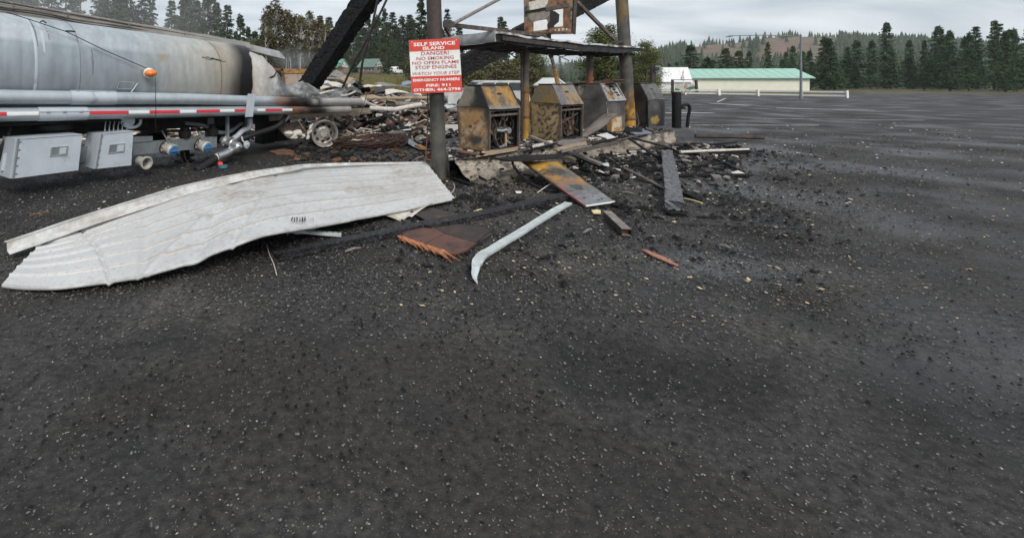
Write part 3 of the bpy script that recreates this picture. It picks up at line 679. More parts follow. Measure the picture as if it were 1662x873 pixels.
# grit, ash flakes and charcoal crumbs lying on the tarmac, scattered over the ground in view
def scatter(name, mat, n, size, seed, dmin=1.9, dmax=16, keep=None, flat=.45, px0=-60, px1=1720):
    mb = MB(); q = random.Random(seed); k = 0
    while k < n:
        t = q.random(); D = dmin * (dmax / dmin) ** t; px = q.uniform(px0, px1); x = (px - CX) / F * D
        if keep and q.random() > keep(x, D): continue
        k += 1
        r = size * min(2.4, q.lognormvariate(0, .55)) * (0.6 + 0.4 * D / 5); a = q.random() * 6.28; c = V((x, D, r * .15)); e = q.uniform(.35, 1)
        d1 = V((math.cos(a), math.sin(a), q.uniform(-.25, .25))) * r; d2 = V((-math.sin(a) * e, math.cos(a) * e, q.uniform(-.25, .25))) * r; up = V((0, 0, r * q.uniform(flat * .5, flat * 1.6)))
        i = [mb.vert(p) for p in (c - d1 - d2 * .4, c + d1 * .5 - d2, c + d1 + d2 * .5, c - d1 * .4 + d2, c + up + d1 * q.uniform(-.4, .4) + d2 * q.uniform(-.3, .3))]
        for f in ((0, 1, 4), (1, 2, 4), (2, 3, 4), (3, 0, 4)): mb.face([i[j] for j in f])
    return setting(name, mb, mat, 'stuff')
def clean(x, y):
    r = V((x, y, 0)) - T0; u, v = r.dot(TU), r.dot(TV)
    return 0.25 if (v > -1.6 and u < 9) else 1
scatter('pale_grit', M_stone, 6500, .0034, 1, keep=lambda x, y: (.35 + .65 * smooth(3.6, 4.6, y)) * clean(x, y) * (0.35 + 0.65 * smooth(-.1, .4, fbm((x, y, 0), .9))))
scatter('grey_grit', pm('grey_grit', (.07, .068, .066), (.17, .165, .16), 30, (.7, .95), 0, 0), 15000, .0046, 2, keep=lambda x, y: .4 + .6 * clean(x, y))
scatter('charcoal_crumbs', M_char, 7000, .0075, 3, keep=lambda x, y: smooth(1.5, 4.5, y) * 0.25 + 0.85 * smooth(.0, .4, fbm((x, y, 7), .7)) * smooth(1.5, 3.5, y), flat=.7)
scatter('wood_flakes', pm('wood_flake', (.3, .22, .13), (.6, .48, .3), 30, (.7, .95), 0, 0), 900, .008, 4, dmin=3.5, keep=lambda x, y: clean(x, y) * smooth(-2, 2, x), flat=.25)
scatter('ash_flakes', M_ash, 1300, .008, 6, dmin=6.5, dmax=20, keep=lambda x, y: smooth(.0, .3, fbm((x, y, 9), .8)), flat=.3)
def fade(x, y): return smooth(1680, 1080, CX + F * x / y) * smooth(2.9, 4.7, y) * smooth(13, 9, y)
scatter('grey_grit', MATS['grey_grit'], 26000, .0062, 12, dmin=2.9, dmax=13, px0=-60, px1=1680, keep=lambda x, y: fade(x, y) * (.45 + .55 * smooth(-.3, .3, fbm((x, y, 4), 1.3))))
scatter('dark_grit', pm('dark_grit', (.016, .0155, .015), (.05, .047, .044), 30, (.6, .9), 0, 0), 26000, .0075, 13, dmin=2.9, dmax=13, px0=-60, px1=1680, flat=.7, keep=fade)
scatter('charcoal_crumbs', M_char, 3800, .016, 14, dmin=3.4, dmax=12, px0=560, px1=1600, flat=.7, keep=lambda x, y: smooth(560, 760, CX + F * x / y) * smooth(1500, 1050, CX + F * x / y) * (.15 + .85 * smooth(-.1, .3, fbm((x, y, 17), .9))) * smooth(3.6, 6.5, y))
scatter('wood_flakes', MATS['wood_flake'], 380, .012, 15, dmin=3.8, dmax=10, px0=640, px1=1500, flat=.2, keep=fade)

# ------------------------------------------------------------------ tanker trailer
def uv_of(p):
    r = V(p) - T0; return r.dot(TU), r.dot(TV)
tk = thing('tanker_trailer', 'silver tanker trailer with a burnt crumpled end and red and white striped side rail', 'tanker', T0 + TU * 1.5 + TV * 1.0)
def su(px, v):
    p = TP(px, 130, v); return uv_of(p)[0]
VT, RW, RH = 1.02, 0.92, 0.84                     # middle of the tank, half width, half height
def u_end(v): return su(410 - 18 * min(1.1, max(0, v - .1)) / .9, v)
U_BURN = u_end(.1)
def tank_top(u): return 2.845 - 0.052 * u
def tank_pt(u, a, grow=1.0):
    ca, sa = math.cos(a), math.sin(a)             # a = 0 faces the near side, pi/2 is the top
    e = 0.86
    cx = math.copysign(abs(ca) ** e, ca); cz = math.copysign(abs(sa) ** e, sa)
    p = T0 + TU * u + TV * (VT - RW * cx * grow)
    return V((p.x, p.y, tank_top(u) - RH + RH * cz * grow))
CL_A, CL_B = (0.37, 0.415, 0.45), (0.25, 0.285, 0.315)
def tank_col(s, t, p):
    u, v = uv_of(p); a = t
    ang = lerp(-PI * 0.5, PI * 1.25, t)
    n = fbm((u * 1.3, ang * 0.7, 0), 1.2); st = fbm((u * 9, ang * 0.6, 2), 1.0)
    u = u - u_end(v) + U_BURN
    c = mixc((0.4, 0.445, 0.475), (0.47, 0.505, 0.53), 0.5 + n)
    c = mixc(c, (0.27, 0.31, 0.34), smooth(0.12, 0.0, abs(ang - 0.18)) * 0.0 + smooth(0.42, 0.36, ang + .03 * n) * 0.75)     # ground reflection painted in: darker below a line on the flank
    c = mixc(c, (0.46, 0.45, 0.41), smooth(1.8, 3.2, u) * 0.75)                                    # heat haze on the metal
    c = mixc(c, (0.42, 0.36, 0.27), smooth(3.0, 4.6, u + 0.5 * n) * 0.55)
    c = mixc(c, (0.3, 0.22, 0.14), smooth(0.35, 0.0, abs(u - (U_BURN - 0.85 + 0.1 * n))) * 0.4)
    e = U_BURN - 0.42 + 0.12 * n
    c = mixc(c, (0.085, 0.07, 0.062), smooth(e - 0.34, e + 0.06, u) * smooth(1.75, 1.0, ang + 0.25 * n))
    c = mixc(c, (0.012, 0.012, 0.012), smooth(e + 0.02, e + 0.14, u + 0.05 * st) * smooth(1.7, 0.9, ang + 0.2 * n))
    d = math.hypot((u - 2.6) / 0.13, (ang - 0.32) / 0.12)
    c = mixc(c, (0.36, 0.24, 0.1), smooth(1, 0.2, d) * 0.7)
    k = 1 + 0.17 * st + .08 * fbm((u * 14, ang * 9, 3), 1); return tuple(x * k for x in c)
mb = MB()
def tfn(s, t):
    ang = lerp(-PI * 0.5, PI * 1.25, t); u = lerp(-2.2, u_end(uv_of(tank_pt(0, ang))[1]), s)
    g = 1 + 0.006 * nz((u * 0.9, ang * 1.4, 0), 1.0) + 0.0025 * nz((u * 3, ang * 3, 5), 1)
    if s == 1: u += 0.05 * nz((ang * 5, 1, 2), 1)
    return tank_pt(u, ang, g)
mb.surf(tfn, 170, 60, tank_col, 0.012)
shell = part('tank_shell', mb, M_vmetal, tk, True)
def seam(px, dark=0.012):
    m = MB(); u = su(px, 0.12); ang = [lerp(-0.55, 1.5, i / 26) for i in range(27)]
    m.surf(lambda s, t: tank_pt(u + dark * (t - .5), lerp(-0.55, 1.55, s), 1.004 + 0.004 * math.sin(PI * t)), 26, 2)
    return m
part('weld_seam', seam(130), M_grey_dark, shell, True)
part('weld_seam', seam(58, 0.04), M_grey_paint, shell, True)
part('weld_seam', seam(359), M_steel_brown, shell, True)
def streak_mb(px, a0, a1, w):
    m = MB(); u = su(px, .12); m.surf(lambda s, t: tank_pt(u + (t - .5) * w * (.4 + .6 * math.sin(PI * s)) + .01 * nz((s * 6, px, 0), 1), lerp(a0, a1, s), 1.0025), 14, 2); return m
for px, a0, a1, w in ((62, .3, 1.1, .03), (72, .2, 1.2, .05), (83, .45, .95, .02), (31, .7, .85, .05), (150, -.1, .35, .03)):
    part('soot_streak', streak_mb(px, a0, a1, w), M_grey_dark if w < .04 else M_grey_paint, shell, True)
for px, a, w in ((330, .42, .012), (337, .44, .012), (345, .42, .014), (352, .4, .01)):
    m = MB(); u = su(px, .12); m.tube([tank_pt(u + .06 * i, a - .012 * i + .015 * math.sin(i * 2), 1.003) for i in range(5)], w * .6, 5); part('scratch', m, M_dark, shell)
# a framed plate riveted low on the flank
m = MB()
q = [TP(190, 144, 0.1), TP(213, 144.5, 0.1), TP(218, 133.5, 0.12), TP(194, 133, 0.12)]
for a, b in zip(q, q[1:] + q[:1]): m.bar(a, b, 0.012, 0.012)
part('placard_frame', m, M_alu, shell)

# crumpled plates where the tank melted down
prof = [(409, 80, 1.0), (420, 85, 1.0), (432, 91, .98), (438, 101, .94), (447.5, 114, .9), (449.5, 119, .88)]
def strip(profile, noise_amp, mats, name, colf, low=0.1, vs=(0.12, VT), thick=0.012, lab=None, nu=22, nv=26, seed=0.0, ybot=None, skew=0.0):
    m = MB()
    def fn(s, t):
        px = lerp(profile[0][0], profile[-1][0], s)
        top = interp([(a, b) for a, b, _ in profile], px); w = interp([(a, c) for a, _, c in profile], px)
        a = lerp(-0.2, PI * 0.72, t)
        v = vs[0] + (vs[1] - vs[0]) * (1 - max(-0.2, math.cos(a))) * w
        if skew: px = px - skew * (1 - s) * max(0, v - .1)
        base = TP(px, ybot or 157, vs[0]); tp = TP(px, top, vs[0] + (vs[1] - vs[0]) * 0.9)
        z = base.z + (tp.z - base.z) * math.sin(max(-0.25, min(a, PI / 2 + (a - PI / 2) * 0.9)))
        p = T0 + TU * uv_of(TP(px, 130, v))[0] + TV * v
        d = noise_amp * (fbm((px * 0.035, t * 3.2, seed), 1.0, 3)) * (0.3 + s)
        return V((p.x, p.y, z)) - TV * d + V((0, 0, d * 0.8 * math.sin(min(a, PI / 2))))
    m.surf(fn, nu, nv, colf, thick)
    return part(name, m, mats, tk, True, lab)
def col_ashy(s, t, p):
    n = fbm(p, 2.2); k = fbm(p, 9)
    c = mixc((0.5, 0.47, 0.43), (0.62, 0.6, 0.56), 0.5 + n)
    c = mixc(c, (0.3, 0.22, 0.16), smooth(0.2, 0.0, s) * 0.7 + 0.1)
    return mixc(c, (0.3, 0.3, 0.3), smooth(0.55, 0.1, t) * 0.7 * smooth(.3, .9, s) + 0.1 * k)
def col_melt(s, t, p):
    n = fbm(p, 3.0); k = fbm(p, 11)
    c = mixc((0.13, 0.135, 0.138), (0.33, 0.335, 0.34), 0.5 + n * 1.6)
    c = mixc(c, (0.13, 0.13, 0.125), smooth(0.3, 0.9, s + 0.3 * n) * 0.7)
    return mixc(c, (0.46, 0.45, 0.43), smooth(0.2, 0.5, k + n) * 0.5)
strip(prof, 0.05, M_vdull, 'tank_end', col_ashy, skew=19, lab='pale scorched end plate of the tank')
strip([(432, 121, .8), (449, 119.5, .85), (455, 127, .8), (463, 134.5, .75), (472, 138.5, .7), (480, 134.5, .8), (490, 132.6, .85), (500, 136, .8), (508, 143, .75), (516, 149, .7), (526, 152, .6), (540, 155, .5)], 0.14, M_vdull, 'crumpled_plate', col_melt, vs=(0.16, 0.85), nu=64, nv=30, lab='dull grey tank skin sagged into folds', seed=4.0)
strip([(505, 153, .6), (520, 152, .7), (532, 147, .7), (545, 147, .7), (556, 149, .8), (566, 154, .7)], 0.12, M_vdull, 'crumpled_plate', col_melt, vs=(0.5, 1.2), nu=30, nv=20, seed=9.0, ybot=160)
# pale broken edges of the torn skin; the black one paints a shadow gap
for pts, rad in ((((516, 154), (524, 151), (534, 148.5), (541, 147.5)), .028), (((553, 156), (561, 155), (570, 152), (577, 148.5)), .026), (((449, 116), (447, 120), (444, 124), (436, 127)), .018)):
    m = MB(); m.tube(catmull([TP(x, y, .3) for x, y in pts], 4), rad, 6); part('torn_edge_and_shade', m, M_ash if rad > .02 else M_dark, tk, True)
m = MB(); pts = [((540, 153), (547, 147.5), (556, 146), (563, 149), (572, 154)), ]
def leaf_fn(s, t):
    c = catmull([TP(x, y, .75) for x, y in ((553, 158), (560, 153), (568, 152), (577, 147), (584, 150))], 6)
    p = c[min(len(c) - 1, int(s * (len(c) - 1)))]
    return p + TV * (t - .5) * 0.35 + V((0, 0, 0.12 * math.sin(t * 4 + s * 5) + 0.05 * nz((s * 5, t * 4, 1), 1)))
m.surf(leaf_fn, 20, 8, lambda s, t, p: mixc((0.08, 0.08, 0.075), (0.16, 0.155, 0.15), 0.5 + fbm(p, 5)), 0.01); part('curled_plate', m, M_vdull, tk, True)

# walkway rails along the top with a flat plate lying loose past the end
m = MB()
def band(p, q, r_, s_, name, mat, n=30, thick=0.02, colf=None, lab=None, amp=0.0):
    b = MB(); b.quad(p, q, r_, s_, n, 3, colf, thick, (lambda s, t, pp: V((0, 0, amp * nz((s * 6, t, 1), 1))))); return part(name, b, mat, tk, False, lab)
va = 1.12
def col_walk(s, t, p): return mixc((0.2, 0.19, 0.17), (0.3, 0.28, 0.25), 0.5 + fbm(p, 3))
band(TP(-40, 14, va - .2), TP(408, 78.5, va - .25), TP(405, 69, va + .15), TP(-40, -6, va + .15), 'walkway', M_vdull, colf=col_walk, amp=0.02)
band(TP(378, 73, va - .05), TP(455, 93.5, va - .1), TP(461.5, 97, va + .02), TP(462, 97.5, va + .03), 'loose_plate', M_vdull, 20, colf=lambda s, t, p: mixc((0.36, 0.35, 0.33), (0.5, 0.52, 0.55), s)) if False else None
def plate_fn(s, t):
    x = lerp(330, 462, s); y0 = lerp(64.5, 97.5, s ** 1.02) ; wpx = lerp(8.5, 11, s) * (1 if s < 0.93 else (1 - (s - 0.93) / 0.07 * 0.85))
    return TP(x, y0 - wpx * (1 - t) + (0 if s < .93 else 0), va + .05 + 0.12 * (1 - t))
m = MB(); m.surf(plate_fn, 40, 4, lambda s, t, p: mixc(mixc((0.24, 0.23, 0.2), (0.42, 0.43, 0.44), smooth(.3, .9, s)), (0.2, 0.19, 0.18), 0.3 + 0.5 * fbm(p, 5)), 0.025)
part('loose_plate', m, M_vdull, tk, False, 'flat walkway plate jutting out past the burnt tank end')
m = MB()
def flap_fn(s, t): return TP(lerp(405, 433, s), lerp(lerp(78, 90, s), lerp(84, 101, s), t), va - .05)
for off, (y0, y1), mat in ((0.0, (2, 71), M_steel_brown), (0.12, (10, 76), M_steel_brown), (0.2, (13.5, 80), M_black)):
    b = MB(); b.tube([TP(lerp(-40, 385, i / 24), lerp(y0 - 6, y1, i / 24) + (2.5 * math.sin(i * .8) if off else 0) * .5, va - off) for i in range(25)], 0.018 if off < .2 else 0.012, 6)
    part('handrail' if off < .2 else 'hose_line', b, mat, tk, True)
for px in (22, 110, 210, 300):
    b = MB(); y = interp([(-40, 8), (385, 76)], px); b.bar(TP(px, y + 4, va - .1), TP(px, y - 8, va - .05), 0.03, 0.02); part('rail_post', b, M_steel_dark, tk)

# two long hose tubes down the flank
UP = [(-80, 156.6), (0, 157.6), (150, 159.2), (300, 160.7), (405, 163.6), (500, 165.8), (590, 165.6)]
LO = [(-80, 187.7), (0, 186.5), (150, 184.3), (300, 182.2), (405, 179.8), (500, 178.9), (567, 177.8)]
def tubecol(px_burn, base):
    def f(p, k):
        px = CX + F * p.x / p.y; n = fbm(p, 3)
        c = mixc(base, tuple(x * 0.9 for x in base), 0.5 + n)
        c = mixc(c, (0.26, 0.13, 0.07), smooth(px_burn - 15, px_burn + 10, px + 14 * n) * 0.85)
        c = mixc(c, (0.02, 0.019, 0.018), smooth(px_burn + 6, px_burn + 40, px + 16 * n))
        return mixc(c, (0.42, 0.4, 0.38), smooth(px_burn + 58, px_burn + 84, px + 22 * n))
    return f
def long_tube(tab, px0, px1, r, n=90, cf=None):
    b = MB(); pts = [TP(lerp(px0, px1, i / n), interp(tab, lerp(px0, px1, i / n)), 0) for i in range(n + 1)]
    b.tube(pts, r, 22, True, cf); return b
ut = part('hose_tube', long_tube(UP, -80, 588, 0.108, cf=tubecol(448, (0.47, 0.52, 0.555))), M_vmetal, tk, True)
lt = part('hose_tube', long_tube(LO, -80, 566, 0.102, cf=tubecol(470, (0.42, 0.465, 0.5))), M_vmetal, tk, True)
b = MB(); b.lathe(TP(588, 165.6, 0), TU, [(-0.08, 0.11), (0, 0.13), (0.06, 0.12), (0.1, 0.09), (0.04, 0.085)], 20); part('tube_mouth', b, M_ash, ut, True)
# reflective strips: one piece each, wrapped on the flank of the lower tube
def wrap(tab, px0, px1, r, a0, a1, n=None, m_=5, grow=0.004):
    b = MB(); n = n or max(3, int(abs(px1 - px0) / 8))
    def fn(s, t):
        px = lerp(px0, px1, s); c = TP(px, interp(tab, px), 0); a = lerp(a0, a1, t)
        return c - TV * math.cos(a) * (r + grow) + V((0, 0, math.sin(a) * (r + grow)))
    b.surf(fn, n, m_); return b
for (a, c, k) in ((-60, 7, 'r'), (7, 59, 'w'), (141, 204, 'r'), (204, 238, 'w'), (238, 287, 'r'), (287, 314, 'w'), (314, 352, 'r'), (352, 376, 'w'), (376, 401, 'r'), (412, 426, 'w'), (426, 453, 'r'), (453, 470, 'w'), (470, 494, 'r')):
    o = part('red_reflector' if k == 'r' else 'white_reflector', wrap(LO, a + .4, c - .4, 0.102, -0.12, 0.42), M_redrefl if k == 'r' else M_whrefl, lt, True)
    if k == 'r' and a == 470: o.data.materials[0] = M_rust
for tab, par, a, c, hy in ((UP, ut, 112, 186, 1.25), (LO, lt, 60, 140, 0.35)):
    r = 0.108 if par == ut else 0.102
    part('tube_door', wrap(tab, a, c, r, -1.5, 1.25 if hy > 1 else 1.5, 12, 14, 0.008), M_grey_paint, par, True)
    b = MB(); pp = []
    for i in range(13):
        px = lerp(a, c, i / 12); q = TP(px, interp(tab, px), 0); pp.append(q - TV * math.cos(hy) * (r + .014) + V((0, 0, math.sin(hy) * (r + .014))))
    b.tube(pp, 0.009, 6)
    for i in (2, 6, 10): b.box(pp[i] - TV * 0.008, 0.05, 0.02, 0.025, (TU, TV, V((0, 0, 1))))
    part('hinge', b, M_alu, par)
# strap that ties the two tubes
def strap_fn(s, t):
    y = lerp(152.5, 190, s); x = lerp(409, 404.5, s) + lerp(-6, 6, t)
    return TP(x, y, -0.125 - 0.0 * s)
b = MB(); b.surf(strap_fn, 6, 2, None, 0.02); part('strap', b, M_grey_paint, tk)
part('clamp', wrap(UP, 402, 407, 0.108, -2.4, 3.0, 3, 20, 0.012), M_alu, ut, True)

# amber marker lamp on its box, with its conduit
lmp = MB(); lmp.hexa([TP(227, 125.5, .2), TP(243, 125.5, .0), TP(243, 125.5, .2), TP(232, 125.5, .25), TP(228, 112.5, .2), TP(243.5, 112.5, .0), TP(244, 112.5, .2), TP(232, 112.5, .25)])
lamp = part('marker_lamp', lmp, M_grey_paint, tk)
nrm = (-TV * 0.75 + TU * -0.1).normalized(); nrm = V((0.35, -0.93, 0.0)).normalized()
b = MB(); b.lathe(TP(242, 119, .0), nrm, [(0, 0.08), (0.02, 0.095), (0.045, 0.09), (0.05, 0.07), (0.05, 0.0)], 20); part('bezel', b, M_white, lamp, True)
b = MB(); b.lathe(TP(244.5, 119.2, -.06), nrm, [(0, 0.085), (0.03, 0.083), (0.07, 0.065), (0.095, 0.035), (0.1, 0.0)], 20); lc_ = TP(244.5, 119.2, -.06); b.v = [lc_ + V(((p - lc_).x * 1.25, (p - lc_).y * 1.25, (p - lc_).z * .82)) for p in b.v]; part('lens', b, M_orange, lamp, True)
b = MB(); b.tube([TP(230, 126, .14), TP(221, 139, .12), TP(213, 150, .1)], 0.012, 6); part('conduit', b, M_grey_paint, lamp, True)
b = MB(); b.tube([TP(252, 125, -.07), TP(252.2, 150, -.13), TP(252.6, 172, -.13), TP(253, 214, -.1)], 0.0045, 5); part('hanging_wire', b, M_black, lamp)
b = MB(); b.tube([TP(10, 20, .42), TP(45, 31, .25), TP(108, 52, .14), TP(170, 82, .06), TP(240, 112, .0)], 0.0075, 5)
b.tube([TP(66, 36, .3), TP(70, 34, .24), TP(75, 38, .2)], 0.012, 5); b.tube([TP(106, 51, .14), TP(115, 51, .1), TP(122, 52, .1)], 0.014, 5)
part('drooping_cable', b, M_black, tk, True)

# underframe
def ubar(v, z0, z1, u0, u1, w, name, mat):
    b = MB(); b.bar(T0 + TU * u0 + TV * v + V((0, 0, z0)), T0 + TU * u1 + TV * v + V((0, 0, z1)), w, 0.26); return part(name, b, mat, tk)
ubar(0.62, 1.03, 0.82, -2.2, 5.6, 0.1, 'frame_rail', M_dark); ubar(1.5, 1.03, 0.82, -2.2, 5.6, 0.1, 'frame_rail', M_dark)
b = MB(); b.quad(T0 + TU * -2.2 + TV * .2 + V((0, 0, 1.15)), T0 + TU * 5.7 + TV * .2 + V((0, 0, .93)), T0 + TU * 5.7 + TV * 1.9 + V((0, 0, .93)), T0 + TU * -2.2 + TV * 1.9 + V((0, 0, 1.15)), 4, 2, None, 0.03); part('belly_plate', b, M_dark, tk)
for px in (105, 340, 400):
    b = MB(); t = TP(px, 190, .6); b.box(V((t.x, t.y, .72)), .16, .1, .7, (TU, TV, V((0, 0, 1)))); part('hanger', b, M_grey_dark if px > 300 else M_dark, tk)
b = MB(); b.bar(TP(369, 189, .2), TP(369, 224, .2), .07, .05, TU); part('upright', b, M_grey_dark, tk)
# air spring: a black drum with bellows
b = MB(); c = TP(88, 213, .55); b.lathe(c + V((0, 0, -.14)), (0, 0, 1), [(0, 0), (0, .24), (.03, .29), (.1, .3), (.14, .25), (.18, .3), (.26, .29), (.3, .22), (.3, 0)], 28); part('air_spring', b, M_black, tk, True)
b = MB(); c = TP(206, 196, .25)
for k in range(1): b.lathe(c, -TV + TU * -.2, [(0, .0), (0.0, .11), (.04, .125), (.07, .12), (.075, .085), (.06, .0)], 24)
part('end_cap', b, M_grey_paint, tk, True)
b = MB(); b.tube(catmull([TP(228, 194, .2), TP(227, 201, .2), TP(219, 206.5, .2), TP(205, 208, .2)], 5), .03, 8); part('vent_pipe', b, M_grey_paint, tk, True)

# equipment cabinets
def cabinet(fl, bl, br, fr, v, depth, latch, label):        # front face corners in photo pixels: top left, bottom left, bottom right, top right
    tl, bl_, br_, tr = (TP(*fl, v), TP(*bl, v), TP(*br, v), TP(*fr, v)); back = TV * depth
    b = MB(); b.hexa([bl_ + back * .06, br_ + back * .06, br_ + back, bl_ + back, tl + back * .06, tr + back * .06, tr + back, tl + back])
    box = part('cabinet', b, M_grey_paint, tk, False, label)
    def at(s, t, o=0.0): return (bl_ * (1 - s) + br_ * s) * (1 - t) + (tl * (1 - s) + tr * s) * t - TV * o
    d = MB(); d.hexa([at(.05, .0), at(1, .0), at(1, .0, -.03), at(.05, .0, -.03), at(.05, 1), at(1, 1), at(1, 1, -.03), at(.05, 1, -.03)])
    d.hexa([at(.05, .985, .012), at(1, .985, .012), at(1, .985), at(.05, .985), at(.05, 1.0, .012), at(1, 1.0, .012), at(1, 1.0), at(.05, 1.0)])
    door = part('door', d, M_grey_paint, box)
    l0, l1, l2, l3 = latch
    fr_ = MB()
    for (s0, t0, s1, t1) in ((l0, l1, l2, l1 + .02), (l0, l3 - .02, l2, l3), (l0, l1 + .02, l0 + .02, l3 - .02), (l2 - .02, l1 + .02, l2, l3 - .02)):
        fr_.hexa([at(s0, t0, .012), at(s1, t0, .012), at(s1, t0, .0005), at(s0, t0, .0005), at(s0, t1, .012), at(s1, t1, .012), at(s1, t1, .0005), at(s0, t1, .0005)])
    part('latch_frame', fr_, M_alu, box)
    lt_ = MB(); mid = (l0 + l2) / 2
    lt_.hexa([at(l0 + .03, l1 + .03, .004), at(mid, l1 + .03, .004), at(mid, l1 + .03, .001), at(l0 + .03, l1 + .03, .001), at(l0 + .03, l3 - .03, .004), at(mid, l3 - .03, .004), at(mid, l3 - .03, .001), at(l0 + .03, l3 - .03, .001)])
    part('latch_recess', lt_, M_grey_dark, box)
    ha = MB(); ha.hexa([at(mid + .005, l1 + .04, .016), at(l2 - .03, l1 + .04, .016), at(l2 - .03, l1 + .04, .002), at(mid + .005, l1 + .04, .002), at(mid + .005, l3 - .04, .02), at(l2 - .03, l3 - .04, .02), at(l2 - .03, l3 - .04, .002), at(mid + .005, l3 - .04, .002)])
    part('handle', ha, M_grey_paint, box)
    hi = MB(); hi.tube([at(.03, .0, .004), at(.03, 1, .004)], .014, 8)
    for k in range(5):
        t = .1 + .2 * k; hi.hexa([at(.03, t, .012), at(.075, t, .012), at(.075, t, .001), at(.03, t, .001), at(.03, t + .03, .012), at(.075, t + .03, .012), at(.075, t + .03, .001), at(.03, t + .03, .001)])
    part('hinge', hi, M_grey_dark, box)
    for k in range(4):
        s = MB(); s.disc(at(.11, .12 + .25 * k, .001), -TV, .007, .005, 8); part('bolt', s, M_grey_paint, box)
cabinet((26, 225.5), (17.5, 290.5), (127, 276.5), (133.5, 218), -.22, .55, (.52, .46, .79, .71), 'wide grey equipment cabinet with a recessed latch')
cabinet((163.5, 217.5), (154, 274.5), (213, 268.5), (216.5, 212.5), -.12, .5, (.3, .4, .76, .66), 'small grey equipment cabinet below a row of pipes')
b = MB(); b.hexa([TP(1, 277.5, .1), TP(20, 275.5, .1), TP(20, 275, .5), TP(1, 277, .5), TP(6, 249, .1), TP(22, 247.5, .1), TP(22, 247.5, .5), TP(6, 249, .5)]); part('step_box', b, M_grey_paint, tk)
b = MB(); b.hexa([TP(130, 264, .25), TP(150, 262, .25), TP(150, 262, .5), TP(130, 264, .5), TP(132, 238, .25), TP(150, 237, .25), TP(150, 237, .5), TP(132, 238, .5)]); part('step_box', b, M_grey_dark, tk)
for i, px in enumerate((170, 177, 184, 191, 198)):
    b = MB(); b.tube([TP(px, 214.5, .1), TP(px + .5, 205, .14), TP(px + 2, 198, .2)], .012, 6); part('feed_pipe', b, M_alu, tk, True)
b = MB(); b.tube(catmull([TP(16, 208, .3), TP(13, 222, .25), TP(4, 238, .25), TP(2, 262, .3)], 4), .028, 7); part('air_hose', b, M_black, tk, True)

# manifold with three valves, a drain pipe, elbows and hoses
b = MB(); b.hexa([TP(216, 252, .3), TP(352, 239, .3), TP(352, 238, .55), TP(216, 250, .55), TP(216, 231, .3), TP(352, 221.5, .3), TP(352, 221.5, .55), TP(216, 231, .55)])
b.hexa([TP(214, 232, .28), TP(248, 229, .28), TP(248, 229, .5), TP(214, 232, .5), TP(214, 222, .28), TP(248, 221, .28), TP(248, 221, .5), TP(214, 222, .5)])
man = part('manifold', b, M_grey_dark, tk)
capn = (-TV * 0.8 + TU * 0.05 + V((0.25, -.1, -0.22))).normalized()
for k, (px, py) in enumerate(((268, 239), (323, 234.5), (366, 229.5))):
    c = TP(px, py, .26); b = MB()
    b.lathe(c, capn, [(-.1, .08), (0, .08), (0, .125), (.04, .125), (.045, .095), (.1, .1), (.17, .118), (.23, .118), (.25, .1), (.25, 0)], 24)
    vv = part('valve', b, M_cream if k < 2 else M_alu, man, True)
    b = MB()
    for j in range(8):
        a = 2 * PI * j / 8; o = capn.orthogonal().normalized(); o2 = capn.cross(o); b.disc(c + (o * math.cos(a) + o2 * math.sin(a)) * .112 + capn * .035, capn, .012, .02, 6)
    b.lathe(c, capn, [(.0, .128), (.012, .135), (.03, .135), (.036, .126)], 24); part('flange', b, M_dark if k < 2 else M_alu, vv, True)
    if k < 2:
        b = MB(); b.lathe(c, capn, [(.225, .1), (.25, .1), (.268, .088), (.27, .05), (.272, 0)], 22); b.bar(c + capn * .285 - TU * .09, c + capn * .285 + TU * .09, .03, .02)
        part('dust_cap', b, M_blue, vv, True)
        b = MB(); b.bar(c + V((0, 0, .1)) + capn * .12, c + V((-.12, 0.05, .33)) + capn * .06, .03, .014); b.bar(c + TU * .12 + capn * .2, c + TU * .1 + capn * .22 + V((0, 0, .16)), .016, .012)
        part('lever', b, M_alu, vv)
        for dx_, r_ in ((-6, .11), (9, .085), (17, .09)):
            q_ = c + capn * .27 + V((dx_ * .012, 0, -.02)); b = MB()
            b.tube([q_ + V((r_ * (1 - math.cos(t)) * (1 if dx_ > 0 else -.5), -.02, -r_ * 1.5 * math.sin(t) - .05 * t)) for t in [i * PI / 10 for i in range(11)]], .0045, 5); part('lanyard', b, M_wire, vv)
c = TP(366, 229.5, .26) + capn * .24
b = MB(); el = catmull([c, c + capn * .12 + V((0.02, 0, -.03)), TP(377, 243, .0), TP(368, 249, -.04), TP(352.5, 255, -.06)], 5); b.tube(el, [.1] * 10 + [.088] * (len(el) - 10), 16); part('elbow', b, M_alu, man, True)
b = MB()
for px, py in ((356, 254), (353, 255.5), (350.5, 256.5)): b.lathe(TP(px, py, -.06), (TP(340, 262, -.1) - TP(368, 249, -.04)), [(-.012, .083), (.012, .083)], 16)
part('hose_clamp', b, M_white, man, True)
b = MB(); b.tube(catmull([TP(353, 255, -.06), TP(340, 264, -.08), TP(327, 272, -.12), TP(318, 278, -.16)], 6), [.078] * 18 + [.072], 16); part('dump_hose', b, M_black, tk, True)
b = MB(); b.tube(catmull([TP(405, 192, .3), TP(406, 200, .3), TP(403, 208, .3), TP(393, 213, .3), TP(385, 221, .3), TP(378, 226, .28)], 5), .062, 14); part('elbow_pipe', b, M_grey_paint, man, True)
b = MB(); pts = catmull([TP(464, 188, .15), TP(457, 199, .1), TP(450, 205, .1), TP(438, 210, .15), TP(410, 219, .2), TP(385, 229, .3)], 8); b.tube(pts, [.058 + .009 * (i % 2) for i in range(len(pts))], 12); part('suction_hose', b, M_black, tk, True)
b = MB(); b.tube([TP(468, 187, .15), TP(460, 197, .12)], .06, 12); part('hose_coupling', b, M_alu, tk, True)
